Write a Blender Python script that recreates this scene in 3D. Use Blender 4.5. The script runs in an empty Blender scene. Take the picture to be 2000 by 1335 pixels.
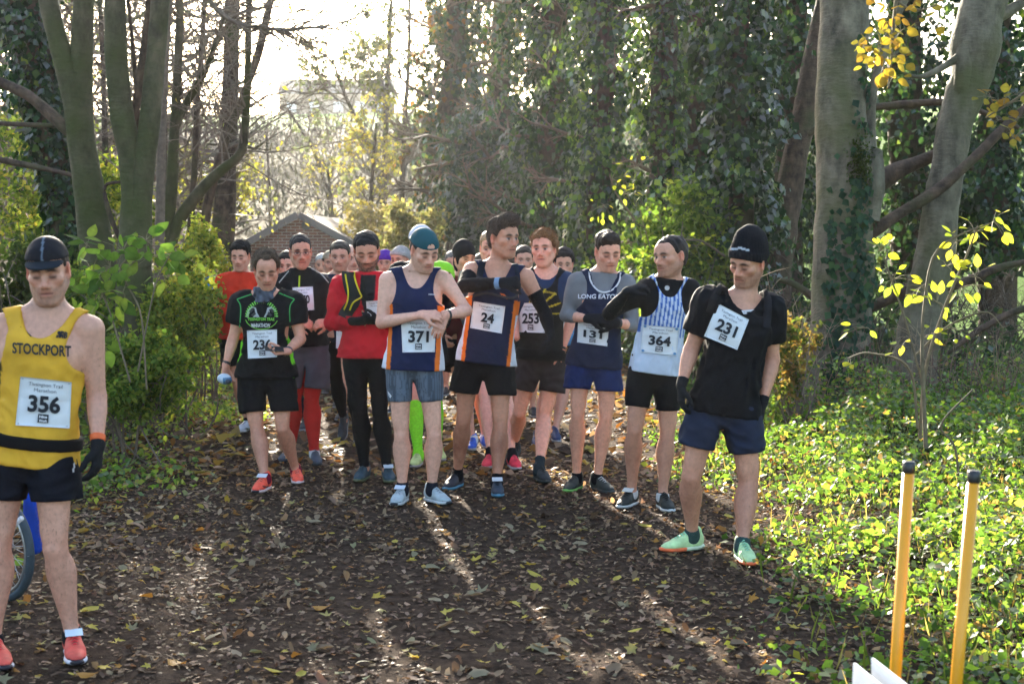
import bpy, math, random
import numpy as np
from mathutils import Vector, Matrix
from mathutils.bvhtree import BVHTree

random.seed(11)
RNG = np.random.default_rng(11)
scene = bpy.context.scene
COL = scene.collection

# ------------------------------------------------------------------ camera
CAM_Z = 1.77
LENS = 50.0
FPX = 2000.0 * LENS / 36.0
PITCH = math.atan((667.5 - 470.0) / FPX)
cam_data = bpy.data.cameras.new('camera')
cam_data.lens = LENS
cam_data.sensor_width = 36.0
cam_data.clip_start = 0.1
cam_data.clip_end = 3000.0
cam_data.dof.use_dof = True
cam_data.dof.focus_distance = 9.3
cam_data.dof.aperture_fstop = 4.5
cam = bpy.data.objects.new('camera', cam_data)
cam.location = (0, 0, CAM_Z)
cam.rotation_euler = (math.pi / 2 - PITCH, 0, 0)
COL.objects.link(cam)
scene.camera = cam

# ------------------------------------------------------------------ sky, sun, exposure
SUN_AZ = math.radians(-11.0)      # left of the view axis
SUN_EL = math.radians(18.0)
world = bpy.data.worlds.new('World')
scene.world = world
world.use_nodes = True
wn = world.node_tree
bg = wn.nodes['Background']
sky = wn.nodes.new('ShaderNodeTexSky')
sky.sky_type = 'NISHITA'
sky.sun_disc = False
sky.sun_elevation = SUN_EL
sky.sun_rotation = SUN_AZ          # 0 = +Y, clockwise positive
sky.air_density = 1.0
sky.dust_density = 2.5
sky.ozone_density = 1.0
wn.links.new(sky.outputs[0], bg.inputs[0])
bg.inputs[1].default_value = 0.12

sun_data = bpy.data.lights.new('sun', 'SUN')
sun_data.energy = 5.0
sun_data.angle = math.radians(0.55)
sun_data.color = (1.0, 0.90, 0.74)
sun = bpy.data.objects.new('sun', sun_data)
sdir = Vector((math.sin(SUN_AZ) * math.cos(SUN_EL), math.cos(SUN_AZ) * math.cos(SUN_EL), math.sin(SUN_EL)))
sun.rotation_euler = (-sdir).to_track_quat('-Z', 'Y').to_euler()
sun.location = sdir * 60
COL.objects.link(sun)

scene.view_settings.view_transform = 'Standard'
scene.view_settings.look = 'None'
scene.view_settings.exposure = 2.5
scene.view_settings.gamma = 1.0
scene.view_settings.use_curve_mapping = False
scene.render.engine = 'CYCLES'
cy = scene.cycles
cy.max_bounces = 6
cy.diffuse_bounces = 3
cy.glossy_bounces = 2
cy.transmission_bounces = 4
cy.transparent_max_bounces = 8
cy.volume_bounces = 0
cy.volume_step_rate = 4.0
cy.volume_max_steps = 64
cy.caustics_reflective = False
cy.caustics_refractive = False
cy.sample_clamp_indirect = 6.0
cy.use_denoising = True

# ------------------------------------------------------------------ picture -> place
CP, SP = math.cos(PITCH), math.sin(PITCH)
CAM = np.array([0.0, 0.0, CAM_Z])

def ray(px, py):
    u = (px - 1000.0) / FPX
    v = (667.5 - py) / FPX
    return np.array([u, CP + v * SP, -SP + v * CP])

def at(px, py, Y):
    d = ray(px, py)
    return CAM + d * (Y / d[1])

def ground(px, py, z=0.0):
    d = ray(px, py)
    return CAM + d * ((z - CAM_Z) / d[2])

def nrm(v):
    v = np.asarray(v, float)
    return v / max(np.linalg.norm(v), 1e-9)

# ------------------------------------------------------------------ mesh helpers
def tag(o, label=None, cat=None, group=None, kind=None):
    if label: o['label'] = label
    if cat: o['category'] = cat
    if group: o['group'] = group
    if kind: o['kind'] = kind
    return o

def empty(name, loc, label=None, cat=None, group=None):
    o = bpy.data.objects.new(name, None)
    o.empty_display_size = 0.2
    o.location = tuple(float(a) for a in loc)
    COL.objects.link(o)
    return tag(o, label, cat, group)

def make_mesh(name, V, faces, mat, col=None, smooth=True):
    """V (n,3); faces = list of int arrays (m,3)/(m,4); col (n,3) point colours"""
    V = np.asarray(V, np.float32)
    if isinstance(faces, np.ndarray): faces = [faces]
    faces = [np.asarray(f, np.int32) for f in faces if len(f)]
    me = bpy.data.meshes.new(name)
    me.vertices.add(len(V)); me.vertices.foreach_set('co', V.ravel())
    nl = sum(f.size for f in faces); npoly = sum(len(f) for f in faces)
    me.loops.add(nl); me.polygons.add(npoly)
    if faces:
        me.loops.foreach_set('vertex_index', np.concatenate([f.ravel() for f in faces]))
        starts, o = [], 0
        for f in faces:
            k = f.shape[1]
            starts.append(o + np.arange(len(f), dtype=np.int32) * k); o += f.size
        me.polygons.foreach_set('loop_start', np.concatenate(starts))
        me.polygons.foreach_set('use_smooth', np.full(npoly, bool(smooth)))
    if col is not None:
        c = np.ones((len(V), 4), np.float32); c[:, :3] = col
        a = me.attributes.new('Col', 'FLOAT_COLOR', 'POINT')
        a.data.foreach_set('color', c.ravel())
    me.update(calc_edges=True)
    if mat: me.materials.append(mat)
    return me

def obj(name, me, parent=None, loc=None):
    o = bpy.data.objects.new(name, me)
    COL.objects.link(o)
    if parent is not None: o.parent = parent
    if loc is not None: o.location = tuple(float(a) for a in loc)
    return o

class MB:
    """collects vertices / faces / colours for one mesh"""
    def __init__(s): s.V = []; s.F3 = []; s.F4 = []; s.C = []; s.n = 0; s.pend = {}
    def add(s, V, F, c=(1, 1, 1)):
        V = np.asarray(V, float); F = np.asarray(F, int)
        if not len(V): return
        s.V.append(V)
        c = np.asarray(c, float)
        s.C.append(np.tile(c, (len(V), 1)) if c.ndim == 1 else c)
        if len(F): (s.F3 if F.shape[1] == 3 else s.F4).append(F + s.n)
        s.n += len(V)
    def box(s, lo, hi, c=(1, 1, 1), R=None, o=(0, 0, 0)):
        lo = np.asarray(lo, float); hi = np.asarray(hi, float)
        V = np.array([[x, y, z] for x in (lo[0], hi[0]) for y in (lo[1], hi[1]) for z in (lo[2], hi[2])])
        if R is not None: V = V @ np.asarray(R).T
        s.add(V + np.asarray(o), [[0, 1, 3, 2], [4, 6, 7, 5], [0, 4, 5, 1], [2, 3, 7, 6], [0, 2, 6, 4], [1, 5, 7, 3]], c)
    def tube(s, P, r, m=6, c=(1, 1, 1), cap=True):
        V, F, ncap = tube_geo(P, r, m)
        s.add(V, F, c)
        if cap:
            n = len(P)
            base = s.n - len(V)
            a = np.arange(1, m - 1)
            f0 = np.stack([np.zeros_like(a), a + 1, a], 1) + base
            f1 = np.stack([np.zeros_like(a), a, a + 1], 1) + base + (n - 1) * m
            s.F3.append(f0); s.F3.append(f1)
    def later(s, P, r, m, c):
        """queue a thin uncapped tube; all queued tubes are built together"""
        s.pend.setdefault((len(P), m), []).append((P, r, c))
    def flush(s):
        for (n, m), L in s.pend.items():
            P = np.array([l[0] for l in L]); r = np.array([l[1] for l in L]); c = np.array([l[2] for l in L])
            T = np.gradient(P, axis=1); T /= np.maximum(np.linalg.norm(T, axis=2, keepdims=True), 1e-9)
            ref = np.where((np.abs(T[:, :, 2]).mean(1) < 0.8)[:, None], np.array([[0.0, 0, 1]]), np.array([[0.0, 1, 0]]))[:, None, :]
            A = np.cross(T, np.broadcast_to(ref, T.shape)); A /= np.maximum(np.linalg.norm(A, axis=2, keepdims=True), 1e-9)
            B = np.cross(T, A); th = np.arange(m) * 2 * math.pi / m
            ring = A[:, :, None, :] * np.cos(th)[None, None, :, None] + B[:, :, None, :] * np.sin(th)[None, None, :, None]
            V = (P[:, :, None, :] + ring * r[:, :, None, None]).reshape(-1, 3)
            i = np.arange(n - 1)[:, None] * m; j = np.arange(m)[None, :]; j2 = (j + 1) % m
            F = np.stack([i + j, i + j2, i + m + j2, i + m + j], -1).reshape(1, -1, 4) + (np.arange(len(L)) * n * m)[:, None, None]
            s.add(V, F.reshape(-1, 4), np.repeat(c, n * m, axis=0))
        s.pend = {}
    def mesh(s, name, mat, origin=(0, 0, 0), smooth=True):
        s.flush()
        V = np.concatenate(s.V) - np.asarray(origin) if s.V else np.zeros((0, 3))
        C = np.concatenate(s.C) if s.C else None
        fs = []
        if s.F3: fs.append(np.concatenate(s.F3))
        if s.F4: fs.append(np.concatenate(s.F4))
        return make_mesh(name, V, fs, mat, C, smooth)

def tube_geo(P, r, m=6):
    P = np.asarray(P, float); n = len(P)
    r = np.full(n, r) if np.isscalar(r) else np.asarray(r, float)
    T = np.gradient(P, axis=0)
    T /= np.maximum(np.linalg.norm(T, axis=1, keepdims=True), 1e-9)
    ref = np.array([0.0, 0, 1]) if abs(T[:, 2]).mean() < 0.8 else np.array([0.0, 1, 0])
    A = np.cross(T, ref); A /= np.maximum(np.linalg.norm(A, axis=1, keepdims=True), 1e-9)
    B = np.cross(T, A)
    th = np.arange(m) * 2 * math.pi / m
    ring = A[:, None, :] * np.cos(th)[None, :, None] + B[:, None, :] * np.sin(th)[None, :, None]
    V = (P[:, None, :] + ring * r[:, None, None]).reshape(-1, 3)
    i = np.arange(n - 1)[:, None] * m; j = np.arange(m)[None, :]; j2 = (j + 1) % m
    F = np.stack([i + j, i + j2, i + m + j2, i + m + j], -1).reshape(-1, 4)
    return V, F, 0

def spline(P, n):
    """Catmull-Rom through rows of P (any width) -> n rows"""
    P = np.asarray(P, float)
    Q = np.vstack([2 * P[0] - P[1], P, 2 * P[-1] - P[-2]])
    t = np.linspace(0, len(P) - 1 - 1e-6, n); i = t.astype(int); f = (t - i)[:, None]
    a, b, c, d = Q[i], Q[i + 1], Q[i + 2], Q[i + 3]
    return 0.5 * (2 * b + (c - a) * f + (2 * a - 5 * b + 4 * c - d) * f ** 2 + (3 * b - a - 3 * c + d) * f ** 3)

_W = {}
def wob(P, freq, seed=0, n=7):
    """cheap smooth noise in about -1..1 (sum of sines)"""
    key = (seed, n)
    if key not in _W:
        r = np.random.default_rng(1000 + seed)
        d = r.normal(size=(n, 3)); d /= np.linalg.norm(d, axis=1, keepdims=True)
        _W[key] = (d * r.uniform(0.55, 1.6, (n, 1)), r.uniform(0, 6.28, n))
    d, ph = _W[key]
    P = np.asarray(P)
    out = np.zeros(P.shape[:-1], P.dtype)
    for k in range(n):
        out += np.sin((P[..., 0] * d[k, 0] + P[..., 1] * d[k, 1] + P[..., 2] * d[k, 2]) * freq * 2 + ph[k])
    return out / (n ** 0.5) * 0.8

# ------------------------------------------------------------------ materials
MATS = {}
def nodes_of(name):
    m = bpy.data.materials.new(name); m.use_nodes = True
    nt = m.node_tree; b = nt.nodes['Principled BSDF']
    MATS[name] = m
    return m, nt, b

def N(nt, t, **kw):
    n = nt.nodes.new(t)
    for k, v in kw.items(): setattr(n, k, v)
    return n

def col_var(nt, scale, lo, hi, detail=4.0, coord='Object', attr='Col'):
    """point colour multiplied by a noise between lo and hi; returns socket"""
    at_ = N(nt, 'ShaderNodeAttribute', attribute_name=attr)
    tc = N(nt, 'ShaderNodeTexCoord')
    nz = N(nt, 'ShaderNodeTexNoise'); nz.inputs['Scale'].default_value = scale; nz.inputs['Detail'].default_value = detail
    nt.links.new(tc.outputs[coord], nz.inputs['Vector'])
    mr = N(nt, 'ShaderNodeMapRange'); mr.inputs[1].default_value = 0.3; mr.inputs[2].default_value = 0.7
    mr.inputs[3].default_value = lo; mr.inputs[4].default_value = hi
    nt.links.new(nz.outputs[0], mr.inputs[0])
    mx = N(nt, 'ShaderNodeVectorMath', operation='SCALE')
    nt.links.new(at_.outputs['Color'], mx.inputs[0]); nt.links.new(mr.outputs[0], mx.inputs['Scale'])
    return mx.outputs[0], tc, nz

def bump(nt, b, src, strength, dist):
    bp = N(nt, 'ShaderNodeBump'); bp.inputs['Strength'].default_value = strength; bp.inputs['Distance'].default_value = dist
    nt.links.new(src, bp.inputs['Height']); nt.links.new(bp.outputs[0], b.inputs['Normal'])
    return bp

def simple_mat(name, rough=0.6, spec=0.4, scale=30.0, lo=0.85, hi=1.15, bstr=0.2, bdist=0.002, bscale=None, metal=0.0, sheen=0.0, sss=0.0):
    m, nt, b = nodes_of(name)
    c, tc, nz = col_var(nt, scale, lo, hi)
    nt.links.new(c, b.inputs['Base Color'])
    b.inputs['Roughness'].default_value = rough
    b.inputs['Specular IOR Level'].default_value = spec
    b.inputs['Metallic'].default_value = metal
    if sheen:
        b.inputs['Sheen Weight'].default_value = sheen; b.inputs['Sheen Roughness'].default_value = 0.4
    if sss:
        b.inputs['Subsurface Weight'].default_value = sss
        b.inputs['Subsurface Radius'].default_value = (1.0, 0.3, 0.15)
        b.inputs['Subsurface Scale'].default_value = 0.012
    if bstr:
        n2 = N(nt, 'ShaderNodeTexNoise'); n2.inputs['Scale'].default_value = bscale or scale * 3; n2.inputs['Detail'].default_value = 5
        nt.links.new(tc.outputs['Object'], n2.inputs['Vector'])
        bump(nt, b, n2.outputs[0], bstr, bdist)
    return m

def leaf_mat(name, trans=0.45, gloss=0.12, grough=0.35, tint=(1.0, 1.0, 0.55)):
    m, nt, b = nodes_of(name)
    nt.nodes.remove(b)
    out = nt.nodes['Material Output']
    a = N(nt, 'ShaderNodeAttribute', attribute_name='Col')
    df = N(nt, 'ShaderNodeBsdfDiffuse'); tr = N(nt, 'ShaderNodeBsdfTranslucent')
    gl = N(nt, 'ShaderNodeBsdfGlossy'); gl.inputs['Roughness'].default_value = grough
    tm = N(nt, 'ShaderNodeVectorMath', operation='MULTIPLY'); tm.inputs[1].default_value = (tint[0] * 1.8, tint[1] * 1.8, tint[2] * 1.8)
    nt.links.new(a.outputs['Color'], df.inputs['Color'])
    nt.links.new(a.outputs['Color'], tm.inputs[0]); nt.links.new(tm.outputs[0], tr.inputs['Color'])
    m1 = N(nt, 'ShaderNodeMixShader'); m1.inputs[0].default_value = trans
    nt.links.new(df.outputs[0], m1.inputs[1]); nt.links.new(tr.outputs[0], m1.inputs[2])
    fr = N(nt, 'ShaderNodeFresnel'); fr.inputs[0].default_value = 1.45
    ml = N(nt, 'ShaderNodeMath', operation='MULTIPLY_ADD'); ml.inputs[1].default_value = gloss * 2.2; ml.inputs[2].default_value = gloss * 0.1
    nt.links.new(fr.outputs[0], ml.inputs[0])
    m2 = N(nt, 'ShaderNodeMixShader')
    nt.links.new(ml.outputs[0], m2.inputs[0]); nt.links.new(m1.outputs[0], m2.inputs[1]); nt.links.new(gl.outputs[0], m2.inputs[2])
    nt.links.new(m2.outputs[0], out.inputs['Surface'])
    return m

M_SKIN = simple_mat('skin', 0.5, 0.35, 45, 0.88, 1.10, 0.3, 0.0015, 220)
M_CLOTH = simple_mat('cloth', 0.8, 0.14, 9, 0.85, 1.15, 0.4, 0.006, 26)
M_KNIT = simple_mat('knit', 0.9, 0.15, 60, 0.85, 1.15, 0.4, 0.002, 320)
M_HAIR = simple_mat('hair', 0.55, 0.18, 90, 0.6, 1.3, 0.6, 0.004, 160)
M_SHOE = simple_mat('shoe_mesh', 0.65, 0.35, 40, 0.85, 1.12, 0.35, 0.002, 300)
M_RUBBER = simple_mat('rubber', 0.6, 0.4, 30, 0.8, 1.1, 0.2, 0.002, 90)
M_PAPER = simple_mat('paper', 0.7, 0.3, 14, 0.94, 1.04, 0.25, 0.004, 11)
M_PRINT = simple_mat('print', 0.65, 0.3, 30, 0.9, 1.1, 0)
M_PLASTIC = simple_mat('plastic', 0.35, 0.5, 12, 0.92, 1.06, 0.1, 0.001, 60)
M_METAL = simple_mat('metal', 0.3, 0.5, 20, 0.9, 1.1, 0, metal=0.9)
M_GLASS = simple_mat('lens_glass', 0.08, 0.8, 10, 1, 1, 0)
M_LEAF = leaf_mat('leaf', 0.6, 0.03, 0.5)
M_IVY = leaf_mat('ivy_leaf', 0.38, 0.055, 0.42)
M_FUZZ = leaf_mat('body_hair', 0.6, 0.15, 0.4, (1.0, 0.9, 0.75))
M_DRY = leaf_mat('dry_leaf', 0.30, 0.045, 0.45, (1.0, 0.85, 0.6))
M_TWIG = simple_mat('twig', 0.75, 0.25, 20, 0.7, 1.2, 0)
# ================================================================== ground
def bark_mat(name, base, moss, mossamt, scale=6.0):
    m, nt, b = nodes_of(name)
    tc = N(nt, 'ShaderNodeTexCoord')
    mp = N(nt, 'ShaderNodeMapping'); mp.inputs['Scale'].default_value = (1, 1, 0.55)
    nt.links.new(tc.outputs['Object'], mp.inputs[0])
    n1 = N(nt, 'ShaderNodeTexNoise'); n1.inputs['Scale'].default_value = scale; n1.inputs['Detail'].default_value = 8; n1.inputs['Roughness'].default_value = 0.65
    nt.links.new(mp.outputs[0], n1.inputs['Vector'])
    r1 = N(nt, 'ShaderNodeValToRGB')
    r1.color_ramp.elements[0].position = 0.32; r1.color_ramp.elements[0].color = tuple(c * 0.30 for c in base) + (1,)
    r1.color_ramp.elements[1].position = 0.72; r1.color_ramp.elements[1].color = tuple(c * 1.6 for c in base) + (1,)
    nt.links.new(n1.outputs[0], r1.inputs[0])
    n2 = N(nt, 'ShaderNodeTexNoise'); n2.inputs['Scale'].default_value = 1.7; n2.inputs['Detail'].default_value = 6
    nt.links.new(tc.outputs['Object'], n2.inputs['Vector'])
    mr = N(nt, 'ShaderNodeMapRange'); mr.inputs[1].default_value = 0.62 - mossamt * 0.4; mr.inputs[2].default_value = 0.75 - mossamt * 0.25
    nt.links.new(n2.outputs[0], mr.inputs[0])
    mx = N(nt, 'ShaderNodeMix', data_type='RGBA'); mx.inputs[7].default_value = tuple(moss) + (1,)
    nt.links.new(mr.outputs[0], mx.inputs[0]); nt.links.new(r1.outputs[0], mx.inputs[6])
    # fine pale lenticels / scars running round the stem
    wv = N(nt, 'ShaderNodeTexNoise'); wv.inputs['Scale'].default_value = 9.0; wv.inputs['Detail'].default_value = 3
    mp2 = N(nt, 'ShaderNodeMapping'); mp2.inputs['Scale'].default_value = (1.2, 1.2, 3.2)
    nt.links.new(tc.outputs['Object'], mp2.inputs[0]); nt.links.new(mp2.outputs[0], wv.inputs['Vector'])
    m3 = N(nt, 'ShaderNodeMapRange'); m3.inputs[1].default_value = 0.58; m3.inputs[2].default_value = 0.72; m3.inputs[3].default_value = 1.0; m3.inputs[4].default_value = 0.80
    nt.links.new(wv.outputs[0], m3.inputs[0])
    sc = N(nt, 'ShaderNodeVectorMath', operation='SCALE')
    nt.links.new(mx.outputs[2], sc.inputs[0]); nt.links.new(m3.outputs[0], sc.inputs['Scale'])
    nt.links.new(sc.outputs[0], b.inputs['Base Color'])
    b.inputs['Roughness'].default_value = 0.8; b.inputs['Specular IOR Level'].default_value = 0.25
    ad = N(nt, 'ShaderNodeMath', operation='ADD'); nt.links.new(n1.outputs[0], ad.inputs[0]); nt.links.new(wv.outputs[0], ad.inputs[1])
    bump(nt, b, ad.outputs[0], 0.6, 0.025)
    return m

M_BARK = bark_mat('smooth_bark', (0.085, 0.070, 0.042), (0.050, 0.056, 0.016), 0.55)
M_BARKG = bark_mat('grey_bark', (0.15, 0.128, 0.09), (0.085, 0.085, 0.036), 0.38)
M_BARKD = bark_mat('dark_bark', (0.085, 0.055, 0.038), (0.05, 0.055, 0.02), 0.3, 12)

def sstep(a, b, x):
    t = np.clip((x - a) / (b - a), 0, 1)
    return t * t * (3 - 2 * t)

TR_L, TR_R = -2.9, 1.55
def height(x, y):
    x = np.asarray(x, float); y = np.asarray(y, float)
    z = 0.02 * np.sin(x * 1.3 + y * 0.7) * np.sin(y * 0.9 - x * 0.4) * 0.5
    z = z + 0.30 * sstep(TR_L - 0.3, TR_L - 3.5, x) * (1 - sstep(40, 60, y))
    z = z + 0.10 * sstep(TR_R + 0.2, TR_R + 1.6, x) * (1 - sstep(TR_R + 4, TR_R + 9, x)) * (1 - sstep(40, 60, y))
    hill = 18.7 * sstep(40, 230, y) ** 0.8 + np.clip((y - 200) / 35, 0, 1) * 4.6 + np.clip((y - 235) / 300, 0, 1) * 3
    hill = np.where(y > 40, hill, 0)
    return z + hill * (1 + 0.04 * np.sin(x * 0.03))

def ground_mat():
    m, nt, b = nodes_of('woodland_floor')
    tc = N(nt, 'ShaderNodeTexCoord')
    n1 = N(nt, 'ShaderNodeTexNoise'); n1.inputs['Scale'].default_value = 14; n1.inputs['Detail'].default_value = 9; n1.inputs['Roughness'].default_value = 0.7
    nt.links.new(tc.outputs['Object'], n1.inputs['Vector'])
    r1 = N(nt, 'ShaderNodeValToRGB'); cr = r1.color_ramp
    cr.elements[0].position = 0.3; cr.elements[0].color = (0.026, 0.018, 0.013, 1)
    cr.elements[1].position = 0.75; cr.elements[1].color = (0.12, 0.083, 0.060, 1)
    nt.links.new(n1.outputs[0], r1.inputs[0])
    # verge greens / far grass by position
    sep = N(nt, 'ShaderNodeSeparateXYZ'); nt.links.new(tc.outputs['Object'], sep.inputs[0])
    n2 = N(nt, 'ShaderNodeTexNoise'); n2.inputs['Scale'].default_value = 0.8; n2.inputs['Detail'].default_value = 6
    nt.links.new(tc.outputs['Object'], n2.inputs['Vector'])
    def lin(sock, a, b_):
        r = N(nt, 'ShaderNodeMapRange'); r.inputs[1].default_value = a; r.inputs[2].default_value = b_
        nt.links.new(sock, r.inputs[0]); return r.outputs[0]
    nx = N(nt, 'ShaderNodeMath', operation='MULTIPLY_ADD'); nx.inputs[1].default_value = 1.2; 
    nt.links.new(n2.outputs[0], nx.inputs[0]); nt.links.new(sep.outputs['X'], nx.inputs[2])
    right = lin(nx.outputs[0], TR_R + 0.5, TR_R + 1.2)
    left = lin(nx.outputs[0], TR_L + 0.6, TR_L - 0.1)
    far = lin(sep.outputs['Y'], 185, 200)
    meadow = lin(sep.outputs['X'], 5.0, 6.0)
    def mix(f, a, bcol):
        x = N(nt, 'ShaderNodeMix', data_type='RGBA'); nt.links.new(f, x.inputs[0])
        if isinstance(a, tuple): x.inputs[6].default_value = a
        else: nt.links.new(a, x.inputs[6])
        x.inputs[7].default_value = bcol
        return x.outputs[2]
    c = mix(right, r1.outputs[0], (0.030, 0.030, 0.014, 1))
    c = mix(left, c, (0.035, 0.030, 0.014, 1))
    scrub = lin(sep.outputs['Y'], 45, 60)
    c = mix(scrub, c, (0.075, 0.060, 0.032, 1))
    c = mix(meadow, c, (0.085, 0.15, 0.03, 1))
    c = mix(far, c, (0.24, 0.36, 0.09, 1))
    nt.links.new(c, b.inputs['Base Color'])
    b.inputs['Roughness'].default_value = 0.9; b.inputs['Specular IOR Level'].default_value = 0.02
    bump(nt, b, n1.outputs[0], 1.0, 0.06)
    return m

M_GROUND = ground_mat()
def axis(segs):
    out = []
    for a, b, s in segs: out.append(np.arange(a, b, s))
    return np.concatenate(out + [np.array([segs[-1][1]])])
gx = axis([(-500, -100, 50), (-100, -20, 10), (-20, -6, 1), (-6, 6, 0.17), (6, 20, 1), (20, 100, 10), (100, 500, 50)])
gy = axis([(-30, 3, 3), (3, 14, 0.17), (14, 40, 0.8), (40, 260, 4), (260, 900, 40)])
GX, GY = np.meshgrid(gx, gy, indexing='ij')
GZ = height(GX, GY)
fine = (np.abs(GX) < 6) & (GY > 3) & (GY < 14)
GP = np.stack([GX, GY, np.zeros_like(GX)], -1)
GZ = GZ + fine * (0.008 * wob(GP, 5.0, 31) + 0.006 * wob(GP, 14.0, 32))
ni, nj = GX.shape
ii, jj = np.meshgrid(np.arange(ni - 1), np.arange(nj - 1), indexing='ij')
q = (ii * nj + jj).ravel()
gme = make_mesh('ground', np.stack([GX, GY, GZ], -1).reshape(-1, 3), np.stack([q, q + nj, q + nj + 1, q + 1], 1), M_GROUND)
ground_o = obj('ground', gme); tag(ground_o, kind='structure')

# ================================================================== leaves
def leaf_cloud(mb, P, Nv, D, size, aspect, col, fold=0.25, curl=0.0):
    """pointed leaves, 4 triangles each. P base, Nv normals, D direction of the midrib"""
    n = len(P)
    D = D / np.maximum(np.linalg.norm(D, axis=1, keepdims=True), 1e-9)
    Nv = Nv - D * (Nv * D).sum(1, keepdims=True)
    Nv = Nv / np.maximum(np.linalg.norm(Nv, axis=1, keepdims=True), 1e-9)
    Wv = np.cross(D, Nv)
    s = np.asarray(size).reshape(-1, 1) * np.ones((n, 1))
    a = np.asarray(aspect).reshape(-1, 1) * np.ones((n, 1)) * 0.5
    f = s * fold
    v0 = P
    v1 = P + D * s * 0.42 - Wv * s * a + Nv * f * a * 1.6
    v2 = P + D * s - Nv * s * curl
    v3 = P + D * s * 0.42 + Wv * s * a + Nv * f * a * 1.6
    v4 = P + D * s * 0.5
    V = np.stack([v0, v1, v2, v3, v4], 1).reshape(-1, 3)
    b = np.arange(n)[:, None] * 5
    F = np.concatenate([b + np.array([0, 4, 1]), b + np.array([1, 4, 2]), b + np.array([2, 4, 3]), b + np.array([3, 4, 0])])
    C = np.repeat(col, 5, axis=0)
    mb.add(V, F, C)

def kite_cloud(mb, P, Nv, D, size, aspect, col):
    n = len(P)
    D = D / np.maximum(np.linalg.norm(D, axis=1, keepdims=True), 1e-9)
    Nv = Nv - D * (Nv * D).sum(1, keepdims=True)
    Nv = Nv / np.maximum(np.linalg.norm(Nv, axis=1, keepdims=True), 1e-9)
    Wv = np.cross(D, Nv)
    s = np.asarray(size).reshape(-1, 1) * np.ones((n, 1)); a = aspect * 0.5
    V = np.stack([P, P + D * s * 0.4 - Wv * s * a, P + D * s - Nv * s * 0.12, P + D * s * 0.4 + Wv * s * a], 1).reshape(-1, 3)
    b = np.arange(n)[:, None] * 4
    F = np.concatenate([b + np.array([0, 1, 2]), b + np.array([0, 2, 3])])
    mb.add(V, F, np.repeat(col, 4, axis=0))

def pal(n, cols, wts, jit=0.25, rng=RNG):
    cols = np.array(cols, float); wts = np.array(wts, float)
    k = rng.choice(len(cols), n, p=wts / wts.sum())
    return cols[k] * rng.uniform(1 - jit, 1 + jit, (n, 1)) * rng.uniform(0.93, 1.07, (n, 3))

def rdir(n, rng=RNG):
    v = rng.normal(size=(n, 3)); return v / np.linalg.norm(v, axis=1, keepdims=True)

# ================================================================== trees
def px_path(pts, Y, n, Yend=None):
    """(px, py, width px) list at depth Y -> smooth world polyline and radii"""
    K = len(pts); P = []
    for i, (x, y, w) in enumerate(pts):
        yy = Y if Yend is None else Y + (Yend - Y) * i / (K - 1)
        p = at(x, y, yy); P.append(list(p) + [w / 2.0 * yy / FPX])
    S = spline(P, n)
    return S[:, :3], np.maximum(S[:, 3], 0.004)

def trunk(mb, P, r, m=18, seed=0, rough=0.06):
    V, F, _ = tube_geo(P, r, m)
    c = np.repeat(P, m, axis=0)
    dv = V - c
    k = 1 + rough * wob(V, 5.0, seed) + rough * 0.5 * wob(V, 14.0, seed + 1)
    mb.add(c + dv * k[:, None], F)

def grow(mb, p, d, L, r, lev, cfg, rng, tips=None):
    n = 5 if lev < cfg['max'] - 1 else (3 if lev < cfg['max'] else 2)
    d = nrm(d)
    pts = np.empty((n + 1, 3)); pts[0] = p
    dd = d
    J = rng.normal(size=(n, 3)) * cfg['jit']; J[:, 2] += cfg['up'] * (1 if lev < 3 else 0.3)
    for i in range(n):
        dd = dd + J[i]; dd = dd / math.sqrt(dd[0] * dd[0] + dd[1] * dd[1] + dd[2] * dd[2])
        pts[i + 1] = pts[i] + dd * (L / n)
    mb.later(pts, r * np.linspace(1, 0.35 if lev < cfg['max'] else 0.2, n + 1), (8, 6, 5, 4, 3, 3, 3)[lev], cfg['col'] * rng.uniform(0.75, 1.25))
    if tips is not None and lev >= cfg['max'] - 1: tips.append((pts[-1], dd, pts[len(pts) // 2]))
    if lev >= cfg['max']: return
    k = max(1, int(round(cfg['kids'][lev] * rng.uniform(0.75, 1.25))))
    T = rng.uniform(0.22, 1.0, k) ** 0.8; PR = rng.normal(size=(k, 3)); AN = np.radians(rng.uniform(cfg['ang'][0], cfg['ang'][1], k)); LL = rng.uniform(0.6, 1.15, k)
    for i in range(k):
        t = T[i]; j = min(int(t * n), n - 1); f = t * n - j
        q = pts[j] * (1 - f) + pts[j + 1] * f
        ax = (pts[j + 1] - pts[j]) * (n / L)
        pr = PR[i] - ax * (PR[i] @ ax); pr = pr / math.sqrt(pr @ pr)
        grow(mb, q, ax * math.cos(AN[i]) + pr * math.sin(AN[i]), L * cfg['rat'] * LL[i] * (1.15 - 0.5 * t), r * (0.62 - 0.25 * t), lev + 1, cfg, rng, tips)

def tree_root(p, label, group=None, name='tree'):
    return empty(name, p, label, 'tree', group)

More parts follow.
